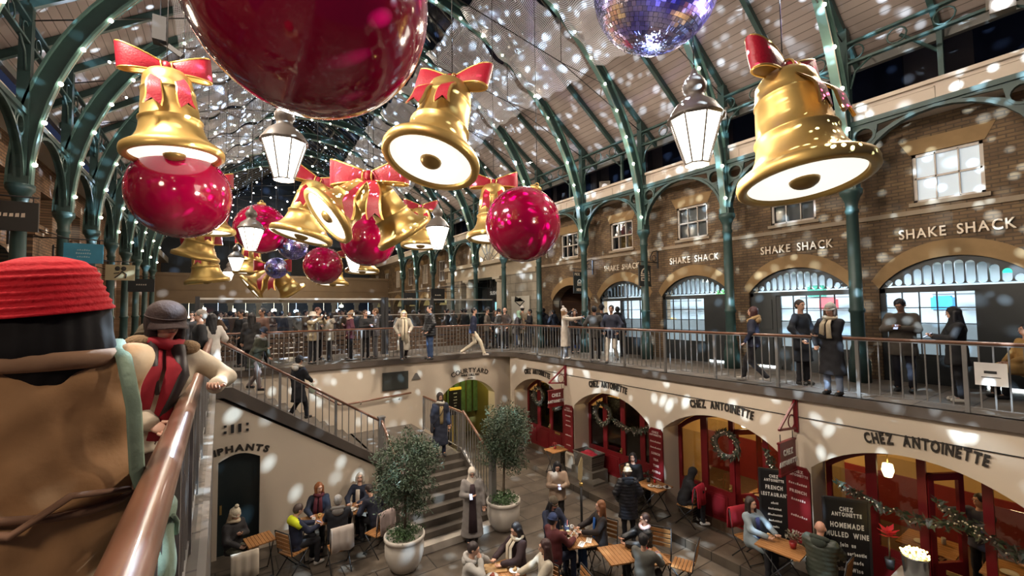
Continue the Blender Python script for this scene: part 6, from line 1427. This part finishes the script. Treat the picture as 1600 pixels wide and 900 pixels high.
    if phone:
        q = (arms[0][2]+arms[1][2])/2 if hands[0] == hands[1] else arms[phone-1 if phone in (1, 2) else 0][2]
        Wm = Matrix.Translation((x, y, z)) @ Matrix.Rotation(math.atan2(-d.x, d.y), 4, 'Z') @ SM; wp = Wm @ (Vector(q)+Vector((0, .09, .02)))
        wd = label.split(',')[0].split()[:10]
        while wd[-1] in ('and', 'a', 'with', 'an', 'the', 'in', 'long', 'looking', 'holding', 'dark'): wd.pop()
        ph = thing('mobile_phone', 'mobile phone held by '+' '.join(wd), 'phone', wp, math.atan2(-d.x, d.y))
        M_ = Matrix.Rotation(math.radians(-35 if hands[0] != 'photo' else 60), 4, 'X'); b = MB(M_); b.box((-.036, -.075, -.004), (.036, .075, .004)); ph = b.build('casing', DARK, ph); b = MB(M_); b.box((-.032, -.070, .004), (.032, .070, .0055)); b.build('screen', mat((.5, .6, .9), .3, emit=.8, name='screen'), ph)
    return t, arms, HM, T, SM
def gx(px, X, z=0): q = P(px, 520, X=X); return q.x, q.y, z
def gp(px, Y, z=0, dy=0): q = P(px, 520, Y=Y); return q.x, q.y, z
def fp(px, py, z=0): q = P(px, py, Z=z); return q.x, q.y, z
# ---- right gallery
person('person in a dark parka with tan fur hood, walking left past the shopfronts', *fp(1180, 597), -100, 1.66, 'walk', ('pocket', 'pocket'), (.012, .015, .035), .78, BLK, hair=('long', (.05, .012, .012)), fur=(.40, .27, .13), shoes=(.4, .38, .35))
person('person in a long black coat, back partly turned, talking beside the cream-hatted woman', *fp(1256, 601), 55, 1.80, 'stand', ('pocket', 'pocket'), (.01, .013, .02), .50, BLK, hair=('short', (.03, .015, .01)), turn=15)
person('person in a grey beanie, long black coat and pale scarf before the second window', *fp(1303, 617), -25, 1.70, 'stand', ('pocket', 'cross'), (.012, .012, .016), .38, (.2, .25, .35), hair=('long', (.10, .06, .04)), hat=('beanie', (.50, .50, .47)), scarf=((.50, .42, .30), .26), shoes=(.03, .03, .03))
person('person in a brown coat looking down at a phone before the nearest window', *fp(1415, 612), -12, 1.80, 'stand', ('phone', 'phone'), (.085, .07, .055), .70, (.012, .012, .02), skin=SK2, hair=('short', BLK), nod=28, phone=1, bd=1.08)
person('person in a black headscarf and black coat holding a phone, white trainers, facing left', *fp(1500, 628), -75, 1.62, 'stand', ('phone', 'phone'), (.008, .008, .01), .62, BLK, hair=('long', BLK), hat=('hijab', (.01, .01, .012)), phone=1, shoes=(.7, .66, .6), bd=1.1, nod=8)
person('person in a mustard jacket cut off by the right edge of the photo', *gp(1603, 1.35), -60, 1.60, 'sit', ('lap', 'lap'), (.50, .30, .10), .62, BLK, hseat=.47)
# ---- corner group
person('person in a cream coat and bobble hat stretching arms forward by the column', *fp(884, 561), 80, 1.68, 'stand', ('reach', 'reach'), (.62, .56, .48), .42, (.35, .40, .48), hair=('long', (.35, .2, .1)), hat=('pompom', (.62, .58, .55)), scarf=((.6, .55, .5),), phone=1, shoes=(.7, .68, .65), nod=-5)
person('person with pale earmuffs leaning in beside the cream-coated woman', *gx(898, 11.0), 20, 1.62, 'stand', ('up', 'chest'), BLK, .7, hair=('long', (.06, .03, .02)), hat=('earmuffs', (.6, .55, .52)))
person('person in a charcoal jacket, back to the viewer, white trainers, by the green column', *fp(930, 565), 175, 1.74, 'stand', ('pocket', 'pocket'), (.055, .05, .045), .74, BLK, shoes=(.6, .58, .55))
person('person in a black beanie standing behind the charcoal-jacketed man', *gx(941, 11.3), 170, 1.80, 'stand', ('down', 'down'), BLK, .72, hat=('beanie', BLK))
person('bearded person in a dark speckled jacket and pale baggy trousers looking at the viewer', *fp(957, 567), -15, 1.76, 'walk', ('pocket', 'pocket'), (.02, .024, .045), .76, (.50, .46, .40), skin=SK2, shoes=(.06, .06, .06), stride=.2)
person('person in a black hooded coat queueing at the open shop door', *gx(966, 11.5), 165, 1.72, 'stand', ('down', 'down'), BLK, .55, hood=BLK)
for px, Y, h, a, tp, l in ((850, 15.4, 1.70, 150, (.02, .025, .04), 'person in a dark hooded coat, back turned, left of the brick vault'), (865, 14.9, 1.62, -140, (.02, .03, .055), 'person in a navy backpack coat by the brick vault'), (838, 16.2, 1.74, 120, (.015, .015, .02), 'person in black with short hair before the dark arch')):
    person(l, *gp(px, Y), a, h, 'stand', ('pocket', 'pocket'), tp, .7, hood=tp)
person('person in a black coat with black hair facing left beside the map panel', *gp(828, 15.4), -70, 1.66, 'stand', ('pocket', 'chest'), (.01, .01, .014), .6, skin=SK2)
person('person in a white beanie and beige coat below the map panel', *gp(817, 15.9), 160, 1.80, 'stand', ('down', 'down'), (.25, .2, .14), .6, hat=('beanie', (.65, .62, .58)))
person('person in a mint green hood and grey coat, bending, at the railing corner', *gp(806, 15.9), 70, 1.62, 'stand', ('hold', 'hold'), (.10, .095, .11), .55, (.10, .18, .35), lean=18, hat=('hoodup', (.30, .48, .36)), bag=('shoulder', (.3, .3, .32)))
person('bald person in a dark brown jacket at the railing corner', *gp(789, 15.8), -30, 1.74, 'stand', ('pocket', 'pocket'), (.05, .035, .03), .72, hair=('bald', BLK), skin=SK3)
person('person in a black beanie with a pale scarf beside the bald man', *gp(780, 16.0), 60, 1.68, 'stand', ('pocket', 'hold'), (.07, .075, .08), .6, hat=('beanie', BLK), scarf=((.5, .48, .45),), bag=('shoulder', (.35, .35, .35)))
person('person with long dark hair in black left of the beanie wearer', *gp(774, 16.4), 40, 1.64, 'stand', ('down', 'pocket'), BLK, .6, hair=('long', (.05, .03, .02)))
person('person in a grey-brown jacket with dark hair before the teal doorway', *gp(761, 16.3), 80, 1.72, 'stand', ('pocket', 'hold'), (.10, .085, .07), .75)
person('striding person in a navy jacket and cream trousers at the far railing', *fp(739, 556), 85, 1.74, 'walk', ('down', 'down'), (.015, .02, .05), .82, (.62, .55, .42), stride=.42, lean=6, shoes=(.5, .45, .4))
# ---- far railing
person('person in a black padded jacket and blue jeans looking left at the far railing', *fp(672, 562), -70, 1.84, 'stand', ('pocket', 'pocket'), (.012, .013, .016), .80, (.03, .06, .14), bd=1.15, puff=True, skin=SK3)
person('blonde person in a cream coat and long cream scarf walking by the far railing', *fp(631, 563), 10, 1.68, 'walk', ('pocket', 'hold'), (.42, .38, .31), .35, BLK, hair=('long', (.50, .33, .15)), hat=('headband', (.5, .42, .32)), scarf=((.62, .54, .40), .75), inner=BLK, stride=.2)
person('person in a beige coat and white bobble hat behind the blonde woman', *gp(625, 17.9), 200, 1.66, 'stand', ('down', 'down'), (.4, .36, .3), .6, hat=('pompom', (.6, .55, .5)), hair=('long', (.2, .1, .05)))
person('person in a grey padded jacket facing left, rightmost of the phone group', *gp(586, 15.6), -80, 1.76, 'stand', ('chest', 'chest'), (.085, .08, .09), .78, (.09, .09, .1), hair=('short', (.14, .07, .03)), puff=True, hood=(.08, .075, .085))
person('person in a black jacket with glasses holding a phone at the far railing', *gp(571, 15.4), 30, 1.70, 'stand', ('phone', 'phone'), (.012, .012, .014), .76, BLK, hair=('short', (.10, .05, .03)), glasses=True, phone=1)
person('person in a maroon jacket with a thick pink-beige scarf at the far railing', *gp(547, 15.5), -75, 1.68, 'stand', ('chest', 'pocket'), (.09, .02, .035), .74, BLK, hair=('bun', (.25, .15, .08)), scarf=((.5, .36, .28),), hat=('headband', (.45, .4, .36)))
person('person in a khaki fur-trimmed coat and black beanie at the far railing', *gp(515, 15.6), -110, 1.62, 'stand', ('chest', 'chest'), (.30, .26, .20), .70, BLK, hat=('beanie', BLK), scarf=((.45, .2, .05),), fur=(.4, .36, .3))
person('person in a cream bucket hat raising a phone, beige jacket, at the far railing', *gp(489, 15.3), 40, 1.66, 'stand', ('photo', 'photo'), (.45, .36, .23), .74, BLK, hair=('long', (.06, .04, .03)), hat=('bucket', (.65, .57, .46)), phone=1, scarf=((.1, .09, .09), .3))
person('tall person with reddish brown hair behind the bucket hat', *gp(497, 16.4), 60, 1.82, 'stand', ('phone', 'phone'), (.05, .035, .03), .7, hair=('short', (.10, .035, .025)))
person('dark-haired person in a brown leather jacket left of the bucket hat', *gp(409, 15.2), -50, 1.80, 'walk', ('pocket', 'down'), (.10, .05, .035), .80, BLK, skin=SK2, stride=.15)
person('bearded person in black behind the stair top', *gp(376, 16.0), -60, 1.76, 'stand', ('pocket', 'pocket'), (.02, .02, .024), .75, skin=SK2)
person('person with long black hair, back turned, beside the bearded man', *gp(393, 14.6), 170, 1.66, 'stand', ('down', 'down'), (.02, .018, .018), .6, hair=('long', (.012, .01, .01)))
person('person in an olive coat and dark cap leaning forward on the upper stair flight', P(397, 600, Y=13.2).x, 13.2, -.35, 60, 1.66, 'walk', ('chest', 'hold'), (.055, .06, .04), .60, (.25, .2, .19), lean=22, nod=15, hat=('beanie', (.02, .025, .04)), hood=(.25, .25, .25), stride=.2)
person('person in a black fur-hooded parka carrying a pale green bag down the stairs', P(466, 640, Y=12.7).x, 12.7, -1.15, 130, 1.66, 'walk', ('hold', 'down'), (.010, .011, .016), .48, BLK, hat=('beanie', BLK), fur=(.45, .38, .30), bag=('carry', (.45, .52, .40)), stride=.2, nod=10)
# ---- stairs
person('person in a dark headscarf and long navy coat atop the lower steps', *fp(688, 712, LZ), 15, 1.70, 'stand', ('down', 'down'), (.014, .018, .035), .30, NVY, skin=SK2, hair=('short', BLK), hat=('hijab', (.03, .022, .02)), scarf=((.42, .40, .36),), inner=(.25, .18, .08), bag=('shoulder', BLK))
person('person in a long grey fur coat and white headscarf leaving the stairs', *fp(738, 848, H), 5, 1.72, 'walk', ('phone', 'down'), (.27, .25, .24), .18, BLK, hair=('short', BLK), hat=('hijab', (.62, .56, .48)), inner=(.03, .015, .02), bd=1.1, stride=.10, nod=15, phone=1, glasses=True, flare=1.0)
# ---- courtyard standing
person('person with long black hair in a beige teddy jacket, looking at a glowing phone', *fp(872, 826, H), 8, 1.64, 'stand', ('phone', 'phone'), (.36, .26, .19), .72, (.02, .018, .018), hair=('long', BLK), nod=25, phone=1, puff=False, bd=1.15)
person('person in a white bobble hat and long black padded coat, back to the viewer', *fp(983, 846, H), 195, 1.68, 'stand', ('pocket', 'pocket'), (.012, .013, .018), .55, BLK, hat=('pompom', (.70, .66, .52)), hair=('short', (.1, .06, .04)), puff=True, hood=(.02, .03, .05))
# ---- courtyard seated
def seat(label, x, y, a, z=H, **k):
    return person(label, x, y, z, a, k.pop('h', 1.70), 'sit', k.pop('hands', ('table', 'table')), **k)
seat('person in a navy jacket with yellow shoulders sitting at the left table', 1.38, 10.3, 110, top=(.012, .018, .045), hair=('short', (.06, .04, .035)), nod=25, hands=('table', 'table'), phone=1, shoes=(.5, .48, .45))
q_ = [o for o in bpy.data.objects if o.get('label', '').startswith('person in a navy jacket with yellow')][0]
b = MB(); b.tube([(-.215, .03, .93), (-.17, -.02, 1.01), (0, -.085, 1.06), (.17, -.02, 1.01), (.215, .03, .93)], [.05, .075, .09, .075, .05], 12); b.build('yellow_hood', cloth((.62, .70, .02)), q_)
seat('red-haired person in a dark coat against the cream wall, looking up to the right', 2.0, 11.25, -5, top=(.010, .014, .03), hair=('long', (.26, .09, .03)), scarf=((.08, .01, .02), .3), turn=-25, hands=('table', 'lap'), skin=SK3)
seat('white-haired person in a navy coat and cream pullover against the cream wall', 2.95, 11.3, -20, top=(.012, .018, .04), hair=('bob', (.5, .46, .40)), inner=(.62, .56, .48), nod=-10, turn=-20, skin=SK3)
seat('grey-haired person in a black coat, back to the viewer, at the left tables', 2.2, 10.2, 180, top=(.015, .017, .025), hair=('short', (.32, .30, .28)), hood=(.22, .21, .2), hands=('table', 'table'), bd=1.15, h=1.76)
seat('person in dark navy bending over the table behind the left olive tree', 3.1, 10.35, -140, top=(.010, .013, .03), hair=('short', (.03, .02, .02)), lean=25, nod=30)
seat('person in a cream bobble hat and olive trousers sitting before the black door', .30, 10.9, 35, top=(.02, .018, .02), legs=(.10, .10, .07), hair=('long', (.5, .38, .25)), hat=('pompom', (.62, .55, .42)), scarf=((.5, .42, .3),), nod=22, hands=('lap', 'chest'), skin=SK3)
seat('person in a patterned fur hat and navy coat at the laid table', 5.98, 7.5, 30, top=(.012, .018, .045), hair=('long', BLK), hat=('beanie', (.10, .08, .055)), nod=22, turn=-20)
seat('person in a navy beanie and maroon jumper, back to the viewer, at the laid table', 5.5, 6.85, 130, top=(.10, .018, .022), hat=('beanie', (.015, .02, .05)), legs=NVY, hem=.74, bd=1.08)
seat('person with long red-brown hair, blue shirt and black coat at the laid table', 6.68, 6.75, -70, top=(.022, .016, .016), hair=('long', (.24, .10, .045)), inner=(.02, .12, .45), hem=.6, legs=(.02, .05, .12), skin=SK3)
seat('person with dark hair in a grey top at the very bottom, right of centre', 6.35, 5.35, 160, top=(.10, .10, .09), hair=('short', BLK), hem=.74)
seat('boyish person in a black padded jacket and pink neck warmer at the bare table', 7.05, 5.9, -70, top=(.010, .012, .014), hair=('short', (.05, .025, .02)), scarf=((.55, .38, .36),), puff=True, h=1.62)
seat('person in a light grey hoodie holding their face at the bottom edge', 3.62, 6.95, 80, top=(.36, .35, .33), hair=('short', (.03, .02, .02)), hood=(.42, .41, .39), hands=('face', 'face'), lean=12, nod=12)
seat('person with long black hair, dark cardigan and cream scarf at the bottom centre', 4.72, 6.95, -55, top=(.03, .015, .02), hair=('long', BLK), scarf=((.55, .50, .40), .45), nod=18, skin=SK3, h=1.76)
seat('person with long dark brown hair and a cream coat at the bottom edge', 4.75, 6.15, -75, top=(.5, .45, .36), hair=('long', (.05, .02, .02)), nod=5, h=1.76)
seat('person with black hair in a black coat sitting by the TEA TIME menu board', 9.15, 8.0, -10, z=ZP, top=(.008, .009, .014), hair=('bob', BLK), legs=(.15, .15, .17), hands=('lap', 'lap'), shoes=(.5, .48, .45), hem=.74, skin=SK3)
seat('hooded person in black bending over the brown table, back to the viewer', 9.4, 6.68, 165-60, z=ZP, top=(.008, .008, .011), hat=('hoodup', (.008, .008, .011)), hair=('short', BLK), lean=20, nod=25, shoes=(.6, .58, .55))
seat('person with long dark hair in a pale blue denim jacket at the right table', 8.95, 4.8, 50, z=ZP, top=(.22, .27, .30), hair=('long', (.025, .015, .012)), inner=(.02, .02, .07), hands=('table', 'table'), hem=.60)
seat('bald person in a dark green padded jacket at the right table', 8.85, 3.55, 225-60, z=ZP, top=(.045, .055, .042), hair=('bald', BLK), skin=(.62, .33, .24), puff=True, hood=(.04, .05, .04), legs=(.12, .12, .09), bd=1.15, nod=15, h=1.76)
person('brown-jacketed person sitting inside the COURTYARD arch', 7.55, 16.2, H, 15, 1.72, 'sit', ('lap', 'lap'), (.08, .04, .02), .74, skin=SK2)
person('server with rolled sleeves behind the glass of the nearest arch', 11.4, 2.0, H+.2, -40, 1.75, 'stand', ('reach', 'table'), (.03, .035, .07), .8, skin=SK)
person('diner in olive leaning over a table behind the nearest glass', 11.6, 1.15, H+.2, -60, 1.75, 'sit', ('table', 'table'), (.12, .12, .06), .74)
person('server in a dark waistcoat behind the third red doors', 11.6, 8.3, H+.2, -10, 1.75, 'stand', ('hold', 'hold'), (.02, .02, .02), .74, inner=(.5, .48, .4))
# ---- left gallery crowd
person('person in a dark jacket, back to the viewer, right of the red hat', -.95, 3.75, 0, 170, 1.80, 'stand', ('down', 'down'), (.02, .022, .028), .76, hair=('short', (.03, .015, .012)), res=.02)
person('ginger-haired person in a navy collared jacket facing right, behind the capped woman', -.95, 4.7, 0, 105, 1.78, 'stand', ('chest', 'down'), (.03, .035, .055), .76, hair=('short', (.22, .07, .025)), skin=SK3, res=.02)
person('person in tan fur coat mostly hidden behind the capped woman', -.48, 4.7, 0, 160, 1.58, 'stand', ('pocket', 'pocket'), (.30, .19, .09), .6, hair=('long', (.03, .02, .02)), fur=(.42, .3, .16), hat=('beanie', (.10, .08, .05)), scarf=((.62, .72, .05),))
person('grey-haired person with glasses in a dark jacket at the top of the stairs', *gp(312, 10.5), -80, 1.74, 'stand', ('pocket', 'pocket'), (.015, .016, .02), .74, hair=('short', (.30, .27, .24)), glasses=True, skin=SK3)
person('person in a pale coat with dark hair left of the stair top', *gp(330, 11.6), -160, 1.66, 'stand', ('pocket', 'pocket'), (.55, .52, .48), .6, hair=('long', BLK))
# distant crowd: three figures varied and copied
far = [person('far-off person in a dark coat standing in the hall beyond the screens', *gp(440, 20), 150, 1.72, 'stand', ('down', 'down'), (.03, .03, .035), .6, res=.035, hres=.02)[0],
       person('far-off person in a grey coat standing in the hall beyond the screens', *gp(465, 21), 60, 1.68, 'stand', ('pocket', 'pocket'), (.14, .13, .12), .6, hair=('long', (.08, .05, .03)), res=.035, hres=.02)[0],
       person('far-off person in a brown jacket standing in the hall beyond the screens', *gp(530, 20.5), -70, 1.74, 'stand', ('phone', 'pocket'), (.12, .07, .04), .76, res=.035, hres=.02)[0]]
rs = random.Random(11); lab0 = [f['label'] for f in far]; chs = [[(c, []) for c in kids(f)] for f in far]
for f in far: f['group'] = 'distant crowd ' + f['label'].split(' in a ')[1].split(' standing')[0]
for k, (px, Y) in enumerate([(345, 19), (352, 24), (360, 20), (368, 27), (385, 22), (420, 19), (428, 25), (452, 26), (478, 19.5), (506, 21), (523, 24), (536, 19.5), (556, 20), (563, 25), (600, 19.5), (607, 22), (646, 19.5), (655, 24), (700, 20), (708, 19.6), (716, 23), (727, 20), (735, 22), (750, 21), (285, 14), (276, 17), (266, 20), (300, 16), (320, 15), (338, 17), (255, 24), (246, 21)]):
    i = k % 3; q = list(gp(px, Y)); q[0] = min(q[0], 10.8); dup(far[i], (q[0], q[1], 0), rs.uniform(0, 6.28), lab0[i], far[i]['group'], chs[i])
# ---- the capped woman leaning on the near rail
X2, Y2 = -.43, 3.75
t2, arms2, HM2, T2, SM2 = person('person in a brown peaked cap, red scarf and cream jacket leaning on the near handrail', X2, Y2, 0, 8, 1.76, 'stand', ((-.02, .26, 1.0), (-.37, .22, 1.17)), (.60, .52, .40), .80, (.07, .03, .02), hair=('long', (.02, .012, .012)), scarf=((.30, .008, .02), .44), side=-11, lean=6, nod=13, turn=-12, res=.013, hres=.007, bd=1.12, shoes=(.03, .02, .02), skin=SK3)
b = MB(SM2); V, Fs = nets([ell((0, -.012, .155), (.104, .118, .085)), ell((0, -.012, .13), (.106, .12, .05))], .007, .02, cut=lambda X, Y, Z: .112-Z); b.add(V, Fs, True, HM2)
b.tube([HM2 @ Vector((.107*math.cos(q), -.012+.121*math.sin(q), .135)) for q in np.linspace(0, 2*PI, 33)[:-1]], .006, 6, closed=True)
V = []; n_ = 20
for j in range(6):
    for i in range(n_+1): q = PI*(.08+.84*i/n_); rr_ = 1+.085*j; V.append((.100*math.cos(q)*(1+.03*j), -.012+.115*math.sin(q)*rr_+.0, .125-.006*j-.012*(math.cos(q)**2)*j*.5))
Fs = [(j*(n_+1)+i, j*(n_+1)+i+1, (j+1)*(n_+1)+i+1, (j+1)*(n_+1)+i) for j in range(5) for i in range(n_)]
V = np.array(V); b.add(np.concatenate([V, V-np.array([0, 0, .006])]), Fs+[tuple(v+len(V) for v in f[::-1]) for f in Fs], True, HM2)
b.build('peaked_cap', mat((.045, .026, .024), .8, name='cap_cloth', var=.15, scale=40, bump=.3), t2)
b = MB(SM2); b.tube([T2((.205*math.cos(q), .165*math.sin(q)+.005, .03)) for q in np.linspace(0, 2*PI, 33)[:-1]], .026, 8, closed=True, flat=.5); b.box(T2((-.12, .155, .0)), T2((-.04, .185, .06))); b.build('jacket_belt', cloth((.60, .53, .42)), t2)
b = MB(SM2); b.tube([T2((-.06, .10, .55)), T2((-.10, .20, .38)), T2((-.07, .225, .20)), T2((-.03, .22, .10)), T2((-.06, .23, .06))], [.04, .045, .03, .018, .006], 10); b.tube([T2((.07, .08, .55)), T2((.06, .20, .42)), T2((.0, .23, .26))], [.03, .035, .01], 10); b.build('hair_lock', mat((.02, .012, .012), .5, name='dark_hair', var=.3, scale=30), t2)
b = MB(SM2); V, Fs = nets([cone(T2((0, 0, -.02)), (0, 0, .35), .17, .25, .85, 1.05)], .02, .02, cut=lambda X, Y, Z: .35-Z, disp=lambda X, Y, Z: .008*np.sin(np.arctan2(Y, X)*22)); b.add(V, Fs, True); b.build('pleated_skirt', cloth((.07, .03, .02)), t2)
b = MB(SM2)
for sx in (-.13, .13): b.ball(T2((sx, .03, .54)), (.075, .075, .05), 14, 8)
b.ball(T2((0, -.09, .54)), (.14, .06, .06), 14, 8); b.build('fleece_collar', mat((.30, .20, .11), .95, name='fleece', var=.4, scale=60, bump=.6), t2)
# ---- the red-hatted woman nearest the camera
X1, Y1 = -.50, 2.20
t1, arms1, HM1, T1, SM1 = person('person in a bright red ribbed hat and tan coat, nearest at lower left', X1, Y1, 0, 168, 1.85, 'stand', ('cross', 'chest'), (.36, .19, .082), .45, (.03, .02, .02), hair=('long', (.006, .006, .006)), res=.012, hres=.007, bd=1.22, turn=-30, shoes=(.03, .02, .02), skin=SK3)
b = MB(SM1); prof = []
for k in range(61):
    u = k/60; zz = .040+.19*u; r_ = .165-.05*u if u < .55 else .1375*math.sqrt(max(0, 1-((u-.55)/.45)**2.4)); prof.append((max(r_, .0)+.0028*math.sin(u*52), zz))
prof[-1] = (0, prof[-1][1]); b.lathe(prof, 48, HM1 @ Matrix.Translation((0, -.012, .02)) @ Matrix.Rotation(-.12, 4, 'Y')); b.build('ribbed_hat', mat((.55, .0, .012), .8, name='red_knit', var=.15, scale=60, bump=.4), t1)
b = MB(SM1); V, Fs = nets([ell((.07, .005, .10), (.05, .075, .09)), ell((-.07, .005, .10), (.05, .075, .09)), ell((0, -.045, .03), (.135, .10, .12)), ell((0, -.075, -.06), (.15, .085, .10)), ell((.03, -.085, -.13), (.11, .06, .09)), ell((.10, .0, .02), (.06, .08, .10)), ell((-.10, .0, .02), (.06, .08, .10))], .009, .04, disp=lambda X, Y, Z: .002*np.sin(130*X)); b.add(V, Fs, True, HM1)
rs = random.Random(5)
for k in range(150):
    q = PI*(1.0+rs.uniform(-.12, 1.12)); r0 = .118; r1 = rs.uniform(.14, .175); ph_ = rs.uniform(0, 6)
    b.tube([HM1 @ Vector(((r0+(r1-r0)*u)*math.cos(q+.06*math.sin(5*u+ph_)), -.02+(r0+(r1-r0)*u)*.80*math.sin(q+.06*math.sin(5*u+ph_)), .06-.15*u*rs.uniform(.85, 1.0)-.03*math.sin(PI*u))) for u in (0, .2, .4, .6, .8, 1)], [.008, .009, .009, .008, .006, .002], 5)
b.build('loose_hair', mat((.006, .005, .006), .75, name='black_hair', var=.3, scale=30, spec=.2), t1)
# collar, belt, folds
b = MB(SM1); ps = [Vector(T1((.165*math.cos(q), -.01+.14*math.sin(q), .505))) for q in np.linspace(0, 2*PI, 33)[:-1]]; b.tube(ps, .030, 10, closed=True, flat=1.0); b.build('coat_collar', cloth((.27, .15, .085)), t1)
b = MB(SM1); b.tube([T1((.232*math.cos(q), .172*math.sin(q), .045+.02*math.sin(q*2))) for q in np.linspace(0, 2*PI, 41)[:-1]], .022, 8, closed=True, flat=.6)
b.tube([T1((.22, -.10, .06)), T1((.10, -.20, .10)), T1((-.02, -.21, .02)), T1((-.12, -.18, .04))], [.02, .018, .02, .012], 8, flat=.5); b.build('belt', cloth((.16, .08, .045)), t1)
# sage green strap and bag hanging between her and the rail
SG = mat((.20, .27, .20), .85, name='sage_canvas', var=.15, scale=25, bump=.3)
b = MB(SM1); b.tube([T1((.12, .10, .50)), T1((.165, .02, .555)), T1((.20, -.10, .50)), T1((.232, -.13, .34)), T1((.242, -.10, .12)), T1((.27, -.06, -.02))], .022, 8, flat=.35); 
b.build('bag_strap', SG, t1)
b = MB(SM1); V, Fs = nets([cone(T1((.30, -.04, -.06)), T1((.27, .0, -.34)), .055, .085, 1.9, .9)], .012, .03, disp=lambda X, Y, Z: .006*np.sin(26*Z+9*Y)); b.add(V, Fs, True); b.tube([T1((.31, -.12, -.01)), T1((.33, -.10, .10)), T1((.32, -.0, .10)), T1((.31, .02, -.01))], .008, 6); b.tube([T1((.345, -.13, -.05)), T1((.35, .0, -.12)), T1((.345, .09, -.2))], .008, 6); b.build('canvas_bag', SG, t1)
